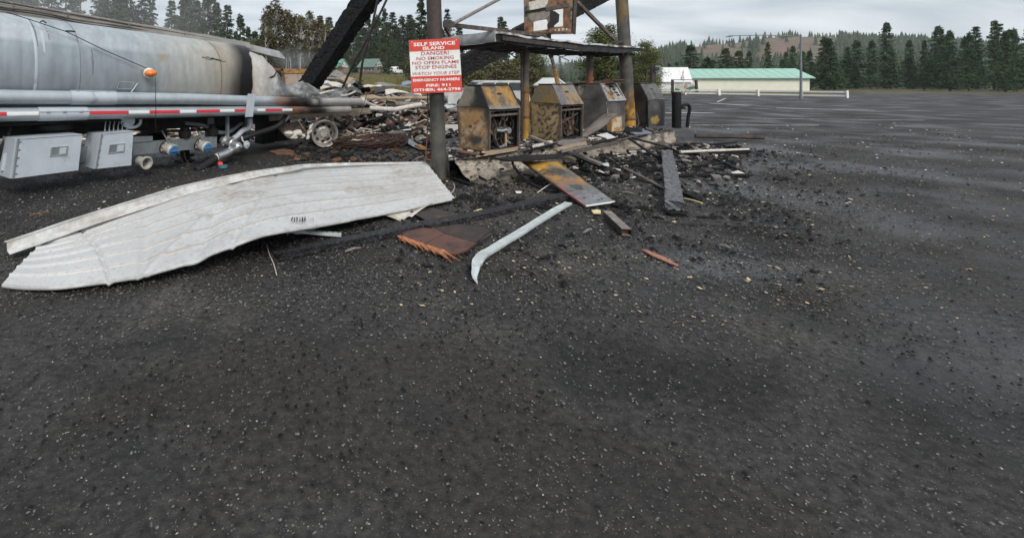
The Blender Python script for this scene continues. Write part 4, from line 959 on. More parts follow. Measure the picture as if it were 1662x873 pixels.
b = MB(); b.lathe(TP(399.5, 235, .1), (-TV + V((.3, 0, 0))), [(0, 0), (0, .085), (.02, .09), (.035, .08), (.04, .03), (.07, .028), (.07, 0)], 20); part('gauge_disc', b, M_grey_paint, man, True)
b = MB(); b.tube([TP(392, 222, .2), TP(394, 229, .15), TP(399, 234, .12)], .02, 6); part('gauge_pipe', b, M_grey_paint, man, True)
dn = (-TV + V((0.25, -.05, -.08))).normalized(); b = MB(); b.lathe(TP(226, 261.5, .2), dn, [(0, .085), (.2, .085), (.2, .118), (.235, .118), (.235, .092), (.05, .085), (.05, 0)], 24); dp = part('drain_pipe', b, M_cream, tk, True)
b = MB(); b.disc(TP(226, 261.5, .2) + dn * .1, dn, .086, .01, 18); part('gauze', b, M_grey_dark, dp)
for (px0, y0, px1, y1, v, mat, nm) in ((352, 192, 352, 232, 1.3, M_dark, 'shade_block'), (388, 190, 388, 234, 1.4, M_dark, 'shade_block'), (430, 188, 430, 232, 1.3, M_dark, 'shade_block'), (455, 188, 455, 228, 1.2, M_dark, 'shade_block'), (250, 195, 250, 236, 1.5, M_dark, 'shade_block')):  # dark boxes added to deepen the shade under the tank
    b = MB(); t0, t1 = TP(px0, y0, v), TP(px1, y1, v); b.box((t0 + t1) / 2, .42, .3, abs(t0.z - t1.z), (TU, TV, V((0, 0, 1)))); part(nm, b, mat, tk)
b = MB(); b.tube(catmull([TP(300, 200, .5), TP(330, 204, .5), TP(350, 214, .4), TP(372, 214, .4), TP(392, 200, .5)], 5), .045, 10); part('product_pipe', b, M_grey_dark, tk, True)
b = MB(); b.tube(catmull([TP(216, 222, .45), TP(250, 214, .5), TP(300, 212, .5), TP(345, 210, .5)], 5), .03, 8); part('product_pipe', b, M_dark, tk, True)
for px, y in ((300, 218), (345, 214)):
    b = MB(); b.lathe(TP(px, y, .35), V((0, 0, 1)), [(-.08, 0), (-.08, .1), (-.02, .12), (.06, .12), (.08, .07), (.16, .06), (.16, 0)], 16); part('pump_body', b, M_dark, tk, True)
# landing legs
for v in (.9, 1.7):
    b = MB(); t = TP(300, 200, v); b.box(V((t.x, t.y, .5)), .14, .14, 1.0, (TU, TV, V((0, 0, 1)))); b.box(V((t.x, t.y, .02)), .3, .3, .04, (TU, TV, V((0, 0, 1)))); part('landing_leg', b, M_dark, tk)
for u in (-1.6, -.4):
    for v in (1.75,):
        b = MB(); c = T0 + TU * u + TV * v + V((0, 0, .5)); b.lathe(c, TV, [(0, 0), (0, .28), (.02, .5), (.25, .5), (.27, .3), (.27, 0)], 28); part('wheel', b, M_black, tk, True)

# ------------------------------------------------------------------ burnt lorry under the tanker's end
lr = thing('burnt_truck', 'burnt out truck chassis with a bare steel wheel rim under the tanker end', 'truck', G(527, 240))
WC = V((G(527, 239).x, G(527, 239).y, .352)); WA = V((0.3, -0.95, -0.02)).normalized()
b = MB(); b.lathe(WC, WA, [(-.26, .33), (-.26, .352), (-.235, .352), (-.2, .3), (-.06, .29), (0.0, .315), (.03, .35), (.04, .352), (.045, .345), (.03, .325), (-.02, .295), (-.2, .28), (-.22, .25), (-.19, .2), (-.15, .12), (-.11, .11), (-.11, .0)], 40)
rim = part('wheel', b, pm('bare_rim', (0.3, 0.285, 0.265), (0.52, 0.5, 0.46), 6, (0.35, 0.55), .5, .15, 30, c3=(0.1, .075, .06), c3s=4, c3t=.6), lr, True)
o1 = WA.orthogonal().normalized(); o2 = WA.cross(o1)
for j in range(8):
    a = 2 * PI * j / 8; b = MB(); b.disc(WC + (o1 * math.cos(a) + o2 * math.sin(a)) * .205 + WA * -.196, WA, .045, .012, 12); part('hand_hole', b, M_dark, rim)
for j in range(8):
    a = 2 * PI * (j + .5) / 8; b = MB(); b.disc(WC + (o1 * math.cos(a) + o2 * math.sin(a)) * .095 + WA * -.14, WA, .014, .04, 6); part('lug_nut', b, M_rust, rim)
def frame_rail(p0, p1, v, h, mat, name='chassis_rail'):
    b = MB(); a, c = TP(*p0, v), TP(*p1, v); b.quad(a - V((0, 0, h / 2)), c - V((0, 0, h / 2)), c + V((0, 0, h / 2)), a + V((0, 0, h / 2)), 24, 3, None, .05, lambda s, t, p: TV * .02 * nz((s * 8, t * 2, 1), 1)); return part(name, b, mat, lr)
M_tansteel = pm('tan_steel', (0.22, 0.17, 0.12), (0.36, 0.3, 0.23), 6, (.6, .85), .1, .25, 40, c3=(.08, .06, .05), c3s=4, c3t=.6)
frame_rail((438, 191), (603, 180), .4, .17, M_tansteel); frame_rail((470, 190), (612, 178), 1.2, .17, M_steel_dark)
b = MB(); b.bar(TP(538, 187, .35), TP(538, 205, .35), .13, .05, TU); b.bar(TP(531, 199, .34), TP(543, 202, .34), .03, .06); part('spring_hanger', b, M_tansteel, lr)
def blob(mb, c, r, seed, sq=(1, 1, 1), n=10, amp=.35):
    c = V(c)
    def fn(s, t):
        a = 2 * PI * s; e = PI * (t - .5); d = V((math.cos(a) * math.cos(e), math.sin(a) * math.cos(e), math.sin(e)))
        k = r * (1 + amp * fbm(d + V((seed, 0, 0)), 1.6, 3)); return c + V((d.x * k * sq[0], d.y * k * sq[1], d.z * k * sq[2]))
    mb.surf(fn, n, n - 2)
b = MB(); hc = TP(577, 211, .55); ha = V((.5, -.85, 0)).normalized(); b.lathe(hc, ha, [(-.12, .12), (-.1, .24), (.0, .255), (.04, .25), (.06, .2), (.08, .1), (.16, .09), (.17, 0)], 26)
hb = part('brake_drum', b, M_steel_brown, lr, True)
for j in range(8):
    a = 2 * PI * j / 8; p1 = ha.orthogonal().normalized(); p2 = ha.cross(p1); b = MB(); b.disc(hc + (p1 * math.cos(a) + p2 * math.sin(a)) * .15 + ha * .06, ha, .013, .06, 6); part('stud', b, M_rust, hb)
b = MB(); b.quad(TP(497, 226, .1), TP(501, 227, .1), TP(509, 200, .1), TP(503, 203, .1), 4, 10, None, .02, lambda s, t, p: TV * .06 * nz((s, t * 5, 1), 1)); part('mud_flap', b, M_ash, lr)
b = MB()
for (px, py, r_) in ((468, 217, .1), (482, 216, .11), (474, 222, .1), (489, 221, .08)): blob(b, TP(px, py, .2), r_, px, (1.3, 1, .7), 12)
part('melted_alloy', b, M_ash, lr, True, 'white crusted lump of melted alloy')
b = MB(); b.quad(TP(448, 204, .3), TP(492, 196, .3), TP(496, 213, .3), TP(460, 219, .3), 6, 4, None, .02, lambda s, t, p: TV * .05 * nz((s * 3, t * 3, 4), 1)); part('side_panel', b, M_steel_brown, lr)
b = MB(); b.bar(TP(480, 190, .1), TP(495, 213, .1), .03, .02); part('brace', b, M_tansteel, lr)
b = MB(); b.tube([TP(520, 205, .9), TP(560, 208, .9), TP(600, 204, 1.0)], .09, 10); part('axle', b, M_steel_dark, lr, True)
for (p0, p1, r_, mat) in (((590, 165), (640, 181), .045, M_ash), ((600, 196), (606, 199), .05, M_steel_brown), ((560, 190), (600, 205), .03, M_steel_brown), ((590, 182), (606, 214), .035, M_ash), ((606, 185), (600, 215), .03, M_steel_dark), ((612, 187), (622, 187), .06, M_ash)):
    b = MB(); b.tube([TP(*p0, .5), TP((p0[0] + p1[0]) / 2, (p0[1] + p1[1]) / 2 + 1.5, .5), TP(*p1, .5)], r_, 8); part('bent_pipe', b, mat, lr, True)
q = random.Random(6)
b = MB()
for k in range(160):
    px, py = q.uniform(545, 650), q.uniform(190, 232); v = q.uniform(.5, 1.6); p = TP(px, py, v)
    if p.z < .02: continue
    p.z = min(p.z, .75); d = V((q.uniform(-1, 1), q.uniform(-1, 1), q.uniform(-.6, .6))).normalized(); b.bar(p, p + d * q.uniform(.06, .28), q.uniform(.015, .07), q.uniform(.01, .05))
o = part('engine_scrap', b, M_steel_dark, lr); o['kind'] = 'stuff'

# ------------------------------------------------------------------ pump island
ID = V((6.94, 5.08, 0)).normalized(); IN = V((-ID.y, ID.x, 0))      # along the island, and across it away from the viewer
A0 = G(745, 290); A1 = G(1121, 234); IZ = 0.33
A0 = A0 - ID * 0.1
ILEN = (A1 - A0).length
isl = thing('pump_island', 'broken concrete pump island with a crumbled pale face and sooty top', 'island', (A0 + A1) / 2)
def isl_pt(u, v, z):
    if v > 0: u = ILEN - (ILEN - u) * (1 - .13 * min(v, 2.3) * .8)
    p = A0 + ID * u + IN * v; return V((p.x, p.y, z))
def face_col(s, t, p):
    n, k = fbm(p, 1.3), fbm(p, 6)
    c = mixc((0.26, 0.22, 0.17), (0.44, 0.39, 0.32), 0.5 + n * .8)
    c = mixc(c, (0.055, 0.048, 0.04), smooth(.0, .35, k + .5 * n - .1) * .8)
    c = mixc(c, (0.035, 0.032, 0.03), smooth(.75, 1, t) * .75)
    return mixc(c, (0.08, 0.07, 0.025), smooth(.25, 0, t) * smooth(5, 0, abs(s * 9 - 1)) * .4)
mb = MB()
def ffn(s, t):
    u = s * ILEN; crumble = smooth(5.2, 1.0, u)
    z = t * (IZ + 0.02 * nz((u * 2, 0, 0), 1)) - (0.03 if t == 0 else 0)
    out = -0.05 - crumble * 0.33 * (1 - t) ** 1.4 + 0.07 * fbm((u * 2.2, t * 1.1, 0), 1.1) + (0.03 + .05 * crumble) * fbm((u * 7, t * 4, 2), 1, 3) * (t < .97)
    return isl_pt(u, out + .04 * t, z)
mb.surf(ffn, 150, 12, face_col, 0)
part('kerb_face', mb, M_vpaint, isl, True)
mb = MB()
mb.surf(lambda s, t: isl_pt(ILEN + 0.05 * math.sin(t * 9) - .03 * (1 - s) * 0, t * 2.3 - .02, (1 - s) * IZ), 8, 22, lambda s, t, p: mixc((0.1, 0.085, 0.07), (0.2, 0.16, 0.12), .5 + fbm(p, 3)), 0)
mb.surf(lambda s, t: isl_pt(-0.15 + .05 * math.sin(t * 7), t * 2.3, s * IZ), 6, 14, lambda s, t, p: mixc((0.06, 0.055, 0.05), (0.16, 0.14, 0.11), .5 + fbm(p, 3)), 0)
mb.surf(lambda s, t: isl_pt(lerp(-.15, ILEN, s), 2.3, t * IZ), 20, 3, lambda s, t, p: (0.05, 0.045, 0.04), 0)
part('kerb_end', mb, M_vpaint, isl, True)
mb = MB()
def top_col(s, t, p):
    n, k = fbm(p, 1.1), fbm(p, 5)
    c = mixc((0.035, 0.034, 0.033), (0.1, 0.092, 0.085), .4 + n + .4 * k)
    return mixc(c, (0.2, 0.17, 0.14), smooth(.15, 0, t) * smooth(.0, .4, k + .2) * .7)
mb.surf(lambda s, t: isl_pt(lerp(-.15, ILEN, s), lerp(-.03, 2.3, t) + (.05 * fbm((s * ILEN * 2.2, 1.1, 0), 1.1) if t == 0 else 0), IZ + .012 + .012 * nz((s * 30, t * 8, 1), 1)), 150, 36, top_col, 0)
part('top_slab', mb, M_vpaint, isl, True)
# lumps broken off the face, each its own piece
q = random.Random(12)
gl = 'concrete lumps below the island'
M_lump = {'p': pm('pale_concrete', (.17, .145, .11), (.36, .32, .26), 9, (.8, 1), 0, .6, 30, c3=(.05, .045, .038), c3s=5, c3t=.56), 'd': pm('sooty_concrete', (.05, .042, .036), (.14, .12, .1), 9, (.8, 1), 0, .6, 30)}
def lump(c, r, seed, sq=(1, 1, .7)):
    m = MB(); blob(m, c, r, seed, sq, 8, .5); return m
for (px, py, r, lab, mat) in ((752, 262, .1, 'sooty concrete lump right beside the foot of the sign post', 'd'), (800, 268, .08, 'pale round concrete lump on the crumbled island slope', 'p'), (827, 283, .13, 'broad pale concrete block at the foot of the island below the first pump', 'p'), (792, 284, .16, 'tan concrete block at the crumbled island corner', 'p'),
    (770, 276, .09, 'brown lump of concrete between the sign post and the island', 'd'), (858, 281, .11, 'concrete lump half hidden behind the yellow panel edge', 'p'), (924, 262, .12, 'pale concrete lump under the long steel bar', 'p'), (944, 258, .1, 'pale concrete lump just past the tip of the long steel bar', 'p'), (1006, 246, .14, 'tan broken block in the middle of the island face', 'p'), (1026, 243, .1, 'small tan broken block near the hose loop', 'p'), (1074, 236, .16, 'dark rounded concrete block near the island end', 'd'), (736, 281, .08, 'reddish brown lump against the steel post foot', 'd')):
    p = G(px, py, r * .5)
    solid('concrete_lump', lump(p, r * .8, px * .37, (1.4, 1, .75)), M_lump[mat], lab, 'rubble', gl, True)
def gscatter(name, mats, n, region, size, seed, flat=.5, zf=None):
    mb = MB(); q = random.Random(seed)
    for k in range(n):
        p = region(q)
        if p is None: continue
        r = size * q.lognormvariate(0, .6); a = q.random() * 6.28; e = q.uniform(.3, 1)
        X = V((math.cos(a), math.sin(a), q.uniform(-.3, .3))); Y = V((-math.sin(a), math.cos(a), q.uniform(-.3, .3)))
        mb.mi = q.randrange(len(mats)); mb.box(p + V((0, 0, r * flat * .4)), r * 2, r * 2 * e, r * flat, (X, Y, X.cross(Y)))
    return setting(name, mb, mats, 'stuff')
gscatter('concrete_chips', [M_lump['p'], M_lump['d'], M_greywood, M_char, M_char], 1500, lambda q: (lambda u, v: isl_pt(u, v, max(0, .3 * smooth(-.42, -.05, v)) if v > -.42 else 0))(abs(q.gauss(0, 2.6)), -.34 - abs(q.gauss(0.0, .28)) if q.random() < .8 else -abs(q.gauss(0, .3))), .013, 5, .8)
gscatter('island_litter', [M_char, M_greywood, M_steel_dark, M_ash, M_char, M_steel_brown, M_char], 3600, lambda q: isl_pt(q.uniform(-.1, ILEN - .05), min(2.2, abs(q.gauss(0, .8))), IZ + .015), .017, 6, .5)
gscatter('charred_bits', [M_char, M_char, M_char, M_dark, M_steel_dark, M_char, M_greywood], 2600, lambda q: (lambda u, v: isl_pt(u, v, 0))(q.uniform(1.5, 9), -.3 - abs(q.gauss(0, .9))), .014, 7, .7)

# ------------------------------------------------------------------ posts
def post_col(kind):
    def f(p, k):
        a = fbm(V((p.x * 3, p.y * 3, p.z * 1.2)), 1.2); n = fbm(p, 6)
        if kind == 'front':
            c = mixc((0.05, 0.047, 0.04), (0.085, 0.08, 0.066), .5 + n)
            c = mixc(c, (0.055, 0.038, 0.034), smooth(1.7, 2.3, p.z + .4 * a))
            return mixc(c, (0.014, 0.013, 0.013), smooth(.25, -.1, abs(p.z - 1.4) - .1 + .2 * a))
        c = mixc((0.05, 0.048, 0.043), (0.1, 0.095, 0.08), .5 + n)
        c = mixc(c, (0.17, 0.11, 0.04), smooth(.1, .5, a + .2) * smooth(2.2, 3.5, p.z) * .8)
        return mixc(c, mixc((0.46, 0.25, 0.04), (0.13, 0.07, 0.03), smooth(-.05, .35, n)), smooth(1.4, 1.0, p.z + .5 * a))
    return f
pf = thing('canopy_post', 'sooty steel canopy post carrying the red and white warning sign', 'post', G(713, 290))
b = MB(); base = G(713, 290); tilt = (P(704, 0, 8.75) - base); tilt /= tilt.z
b.tube([base + tilt * (5.2 * i / 60) for i in range(61)], 0.132, 26, True, post_col('front')); part('shaft', b, M_vpaint, pf, True)
b = MB(); b.lathe(base, (0, 0, 1), [(0, .2), (.02, .2), (.02, .13)], 20); part('base_plate', b, M_steel_dark, pf)
pr = thing('canopy_post', 'thick back canopy post with yellow rust at its foot behind the third pump', 'post', P(1022, 205, 14.9))
b = MB(); base2 = P(1022, 207, 14.9); base2.z = IZ; tilt2 = P(1009, 0, 14.9) - base2; tilt2 /= tilt2.z
b.tube([base2 + tilt2 * (6.0 * i / 60) for i in range(61)], 0.175, 26, True, post_col('back')); part('shaft', b, M_vpaint, pr, True)
b = MB(); b.lathe(base2 + tilt2 * .25, (0, 0, 1), [(-.02, .178), (-.02, .2), (.03, .2), (.03, .178)], 22); part('band', b, M_rust, pr)
b = MB(); p = P(1006, 110, 14.75); b.box(p, .12, .1, .16); part('bracket_box', b, M_dark, pr)

# ------------------------------------------------------------------ warning sign
TL, TR, BR, BL = P(663.5, 66, 8.52), P(745, 62, 8.62), P(750.5, 149.5, 8.62), P(668.5, 152, 8.52)
sc_ = (TL + TR + BR + BL) / 4
sg = thing('warning_sign', 'red and white self service warning sign fixed to the front steel post', 'sign', sc_)
SX = ((TR - TL) + (BR - BL)).normalized(); SYv = ((TL - BL) + (TR - BR)); SYv = (SYv - SX * SYv.dot(SX)).normalized(); SN = SX.cross(SYv)
if SN.y > 0: SN = -SN
SW = ((TR - TL).length + (BR - BL).length) / 2; SHh = ((TL - BL).length + (TR - BR).length) / 2
def S(a, b_, o=0.0):                                        # a, b from 0 to 1 across and down; o metres proud
    p = (TL * (1 - a) + TR * a) * (1 - b_) + (BL * (1 - a) + BR * a) * b_
    return p + SN * o
def plate(a0, b0, a1, b1, o0, o1, mat, name, par):
    m = MB(); m.hexa([S(a0, b1, o1), S(a1, b1, o1), S(a1, b1, o0), S(a0, b1, o0), S(a0, b0, o1), S(a1, b0, o1), S(a1, b0, o0), S(a0, b0, o0)]); return part(name, m, mat, par)
M_signwhite = pm('sign_white', (.62, .62, .6), (.74, .74, .72), 6, (.4, .6), 0, .04, 30, c3=(.5, .48, .45), c3s=4, c3t=.7)
M_signred = pm('sign_red', (.5, .035, .02), (.6, .055, .03), 5, (.4, .6), 0, .04, 30, c3=(.36, .03, .025), c3s=4, c3t=.68)
pan = plate(0, 0, 1, 1, -.006, 0, M_signwhite, 'panel', sg)
plate(.0, .0, 1, .215, .0005, .003, M_signred, 'red_band', sg); plate(.0, .685, 1, 1, .0005, .003, M_signred, 'red_band', sg)
for a, b_ in ((.06, .035), (.94, .035), (.06, .965), (.94, .965)):
    m = MB(); m.disc(S(a, b_, .003), SN, .01, .006, 8); part('bolt', m, M_alu, sg)
def lettering(txt, cx, cy, hh, ww, mat, bold=0.0, shear=0.0):
    cu = bpy.data.curves.new('lettering', 'FONT'); cu.body = txt; cu.align_x = 'CENTER'; cu.offset = bold; cu.shear = shear; cu.resolution_u = 2
    to = bpy.data.objects.new('lettering', cu); COL.objects.link(to)
    dg = bpy.context.evaluated_depsgraph_get(); me = bpy.data.meshes.new_from_object(to.evaluated_get(dg)); bpy.data.objects.remove(to)
    xs_ = [v.co.x for v in me.vertices]; ys_ = [v.co.y for v in me.vertices]; x0, x1, y0, y1 = min(xs_), max(xs_), min(ys_), max(ys_)
    m = MB()
    for v in me.vertices: m.vert(S(cx + ((v.co.x - x0) / (x1 - x0) - .5) * ww, cy - ((v.co.y - y0) / (y1 - y0) - .5) * hh, .0046))
    for f in me.polygons: m.face(f.vertices)
    bpy.data.meshes.remove(me)
    o = part('lettering', m, mat, sg)
    return o
M_redtext = pm('red_ink', (.34, .02, .02), (.42, .03, .03), 8, (.5, .6), 0, 0)
for (t, cx, cy, hh, ww, m, bo, sh) in (('SELF SERVICE', .5, .085, .068, .83, M_white, .028, 0), ('ISLAND', .48, .165, .062, .43, M_white, .028, 0), ('DANGER!', .5, .26, .07, .55, M_redtext, .006, 0), ('NO SMOKING', .5, .352, .062, .74, M_redtext, .006, 0), ('NO OPEN FLAME', .505, .435, .06, .93, M_redtext, .006, 0), ('STOP ENGINES', .505, .52, .065, .82, M_redtext, .006, 0), ('WATCH YOUR STEP', .5, .635, .058, .93, M_redtext, .004, .25), ('EMERGENCY NUMBERS', .5, .757, .05, .93, M_white, .028, 0), ('FIRE: 911', .53, .86, .052, .48, M_white, .028, 0), ('OTHER: 464-2798', .5, .94, .055, .93, M_white, .028, 0)):
    lettering(t, cx, cy, hh, ww, m, bo, sh)
for z in (.2, .8):
    m = MB(); c = S(.5, z, -.006); m.bar(c, c - SN * .05 + V((0, .06, 0)), .1, .04); part('clamp', m, M_steel_dark, sg)

M_frame0 = pm('sooty_beam', (.025, .021, .019), (.075, .062, .055), 9, (.6, .85), 0, .2, 40, spec=.3)
# ------------------------------------------------------------------ canopy over the pumps
cn = thing('pump_canopy', 'low sooty metal canopy on two rusted columns above the burnt pumps', 'canopy', P(853, 222, 11.8))
FA, FB = P(803, 52.5, 10.0), P(1044, 77.5, 14.9)
CD = (FB - FA); CD.z = 0; CL = CD.length; CD.normalize(); CNv = V((-CD.y, CD.x, 0))
def roof(s, t, off=0.0):
    p = FA.lerp(FB, s) + CNv * (1.42 * t)
    p.z += off + .028 * nz((s * 9, t * 2, 0), 1) + .012 * nz((s * 31, t * 3, 0), 1) - .07 * t * smooth(.25, 0, s) - .05 * math.sin(s * PI) * .8
    return p
mb = MB(); mb.surf(lambda s, t: roof(s, t), 60, 8, lambda s, t, p: mixc((.12, .11, .1), (.26, .25, .24), .5 + fbm(p, 4)), .02); part('roof_sheet', mb, M_vpaint, cn)
mb = MB(); mb.surf(lambda s, t: roof(s, 0, -.02 * 0) + V((0, 0, .012)) + V((0, 0, -.045)) * t - CNv * .012 * 1, 60, 1, lambda s, t, p: mixc((.12, .115, .11), (.7, .7, .7), smooth(-.15, .3, fbm(p, 5) + (.15 if s < .6 else 0))), .01); part('edge_trim', mb, M_vdull, cn, False, 'pale bent edge strip of the roof')
mb = MB(); mb.surf(lambda s, t: roof(s, .05 + .9 * t, -.2 + .05 * smooth(.78, 1, s) * 2.2), 40, 6, None, .012); part('soffit', mb, M_dark, cn)
mb = MB(); mb.surf(lambda s, t: roof(s, 0.035, lerp(-.03, -.2, t) + .05 * smooth(.78, 1, s) * 2.2 * t) - CNv * .0, 50, 2, lambda s, t, p: mixc((.008, .008, .008), (.035, .03, .028), .5 + fbm(p, 5)), .02); part('fascia', mb, M_vpaint, cn)
for k in range(9):
    s = .06 + .11 * k; mb = MB(); a, c = roof(s, .04, -.215), roof(s, .96, -.215); mb.bar(a, c, .05, .05); part('rafter', mb, M_steel_dark, cn)
mb = MB()
def cap_fn(s, t):
    p = roof(0, s); z = lerp(.03, -.2, t); r = .1
    return p - CD * (.02 + .03 * math.sin(PI * t)) + V((0, 0, z + .0)) - CNv * .03 * (s < .02)
mb.surf(cap_fn, 12, 6, lambda s, t, p: mixc((.2, .2, .195), (.36, .365, .36), .5 + fbm(p, 4)), .03); part('end_cap', mb, M_vpaint, cn, True, 'grey rounded end of the canopy')
mb = MB(); mb.bar(roof(.03, -.02, -.12), roof(.45, -.02, -.14), .03, .09); part('side_beam', mb, M_frame0, cn)
C1, C2 = P(853, 222, 11.8), P(957, 208, 14.2); C1.z = C2.z = IZ
def ccol(k):
    def f(p, i):
        n = fbm(V((p.x * 4, p.y * 4, p.z * 2)), 1.4); m_ = fbm(p, 7)
        if k == 1:
            c = mixc((.05, .045, .04), (.1, .085, .07), .5 + m_); c = mixc(c, mixc((.17, .085, .04), (.3, .16, .05), .5 + n), smooth(1.75, 1.5, p.z + .3 * n) * .8)
            return mixc(c, mixc((.45, .25, .04), (.28, .14, .03), .5 + n), smooth(1.0, .8, p.z + .15 * n))
        c = mixc((.06, .05, .045), (.12, .1, .085), .5 + m_)
        return mixc(c, mixc((.27, .1, .05), (.1, .045, .03), .5 + m_), smooth(2.1, 1.85, p.z + .3 * n))
    return f
for k, (c, top) in enumerate(((C1, 2.52), (C2, 2.5)), 1):
    mb = MB(); mb.tube([V((c.x, c.y, lerp(IZ, top, i / 40))) for i in range(41)], .085 if k == 1 else .095, 18, True, ccol(k)); cc = part('column', mb, M_vpaint, cn, True)
    mb = MB(); mb.lathe(V((c.x, c.y, IZ)), (0, 0, 1), [(0, .16), (.02, .16), (.02, .09)], 16); part('base_plate', mb, M_rust, cc)
    for z in ((1.45, .85) if k == 1 else (1.8, 1.75)):
        mb = MB(); mb.lathe(V((c.x, c.y, z)), (0, 0, 1), [(0, .09), (0, .105), (.05, .105), (.05, .09)], 16); part('collar', mb, M_rust, cc)
mb = MB(); mb.tube(catmull([V((C1.x - .55, C1.y - .35, 2.5)), V((C1.x - .28, C1.y - .22, 2.47)), V((C1.x - .13, C1.y - .1, 2.33)), V((C1.x - .12, C1.y - .09, 1.9)), V((C1.x - .12, C1.y - .09, .4))], 6), .03, 10); part('conduit', mb, M_steel_dark, cn, True)
for s in (.12, .22, .3, .41, .52, .62, .7, .83, .92):
    mb = MB(); a = roof(s, .5, -.2); mb.tube([a, a + V((-.15, 0, -.05)), a + V((-.4 * math.cos(s * 20), -.05, -.24 if s in (.22, .52, .92) else -.12))], .012, 6); part('dangling_strip', mb, M_dark, cn)

# brace bars that tied the posts together
br1 = thing('roof_truss', 'bare metal brace bars meeting at the front post above the sign', 'brace', P(737, 40, 8.7))
b = MB(); b.tube([P(734, 40, 8.7), P(775, 18, 9.4), P(835, -14, 10.4)], .032, 10); part('raking_bar', b, M_greywood, br1, True, 'grey bar rising over the canopy')
b = MB(); b.bar(P(722, 40, 8.7), P(885, 58, 12.2), .06, .075); part('tie_bar', b, M_steel_brown, br1, False, 'rusty brown tie bar')
b = MB(); b.box(P(728, 40, 8.7), .2, .06, .1); b.bar(P(722, 44, 8.7), P(730, 60, 8.75), .06, .02); part('gusset', b, M_steel_dark, br1)
br2 = thing('raking_strut', 'dark raking brace bar from the back post up to the hanging sign box', 'brace', P(1000, 68, 14.8))
b = MB(); b.bar(P(1001, 69, 14.8), P(935, 2, 13.4), .075, .09); part('bar', b, M_steel_brown, br2)
b = MB(); b.bar(P(1012, 69, 14.75), P(990, 68, 14.7), .1, .06); part('foot_plate', b, M_steel_dark, br2)

# burnt sign box hanging above the canopy
sb = thing('sign_box', 'burnt rusty sign box with peeling white faces hanging above the canopy', 'sign', P(890, 55, 12.6))
q0, q1, q2, q3 = P(851, 56, 12.9), P(927.5, 54, 12.5), P(932, -40, 12.5), P(849, -40, 12.9)
b = MB(); bk = V((.16, .26, 0))
def boxcol(s, t, p):
    n, k, w_ = fbm(V((s * 3.2, t * 3.4, 1)), 1.3), fbm(V((s * 9, t * 11, 4)), 1), fbm(V((s * 2, t * 2, 8)), 1.3)
    c = mixc((.2, .085, .035), (.3, .14, .06), .5 + n)
    c = mixc(c, (.12, .12, .1), smooth(0, .35, w_) * .8)
    c = mixc(c, (.23, .22, .16), smooth(.1, .4, w_ + n - .1) * .6)
    return mixc(c, (.035, .03, .03), smooth(.2, .45, k + .1))
b.quad(q0, q1, q2, q3, 46, 60, boxcol, 0); front = part('face', b, M_vpaint, sb)
b = MB(); b.hexa([q0 + bk * .05, q1 + bk * .05, q1 + bk, q0 + bk, q3 + bk * .05, q2 + bk * .05, q2 + bk, q3 + bk]); part('casing', b, M_rust, sb)
fn_ = (q1 - q0).cross(q3 - q0).normalized()
if fn_.y > 0: fn_ = -fn_
def Fq(px, py, o=.006):                                     # a point on the sign box face
    r = V(((px - CX) / F, 1, -(py - HY) / F)); o0 = V((0, 0, H)); t = (q0 - o0).dot(fn_) / r.dot(fn_); return o0 + r * t + fn_ * o
def flake(pts, mat, name='paint_flake', th=.004, par=None):
    m = MB(); m.prism([Fq(*p, .003) for p in pts], fn_ * th); return part(name, m, mat, par or front)
flake([(866, 36.5), (872, 34.5), (880, 33), (887, 32), (889, 36), (888, 42), (889, 48), (878, 50), (866, 51)], M_white)
flake([(898, 17.5), (906, 16), (914, 15), (913.5, 43), (906, 44), (899.5, 44.5)], M_white)
flake([(858, 4), (868, 2), (880, -2), (890, 0), (888, 8), (884, 12), (872, 15), (860, 17)], M_ash); flake([(855, -20), (888, -24), (890, -8), (858, -4)], M_ash)
flake([(893, 19), (900, 18.5), (908, 24), (907, 36), (902, 40), (898, 44), (889, 48), (888, 42), (893, 34)], M_black, 'charred_patch', .009)
flake([(868, 26), (892, 19), (893, 24), (886, 31), (868, 35)], M_galv if False else M_greywood, 'paint_flake')
flake([(886, 13), (925, 5), (925, 11), (886, 19)], M_steel_brown, 'cross_strip', .012)
flake([(852, 19), (886, 13), (886, 17), (852, 23)], M_dark, 'cross_strip', .01)
flake([(916, 14), (926, 12), (926, 45), (916, 46)], M_ochre if False else M_rust, 'rust_panel', .008)
for pts in ([(899, 51), (901, 47.5), (903, 50.5)], [(906, 47), (908, 47), (909, 51), (906, 51)], [(912, 46.7), (917, 46.5), (917, 47.7), (914, 48.5), (917, 49.5), (912, 50.5)], [(919, 46), (921, 46), (920.5, 49.7), (918.5, 49.8)]): flake(pts, M_ash, 'letter_remnant', .006)
b = MB(); b.bar(q1 + V((.03, -.02, -.01)), q2 + V((.03, -.02, 0)), .05, .05); b.bar(q1 + V((.1, .06, -.03)), q2 + V((.1, .06, 0)), .04, .05); part('edge_rail', b, M_steel_dark, sb)
b = MB(); b.bar(q0 + V((-.02, -.02, .02)), q1 + V((0, -.02, 0)), .04, .06); part('bottom_rail', b, M_rust, sb)
b = MB(); b.disc(P(885, 57.5, 12.6), V((.3, -.9, 0)), .07, .08, 14); b.tube([P(882, 57, 12.6), P(894, 54.5, 12.45), P(900, 51, 12.45)], .04, 8); part('lamp_holder', b, M_steel_dark, sb, True)
b = MB(); c0 = (q0 + q1) / 2 + bk * .6; b.bar(c0 - V((0, 0, .35)), c0 + V((0, 0, .1)), .08, .08); part('stub_post', b, M_steel_dark, sb)

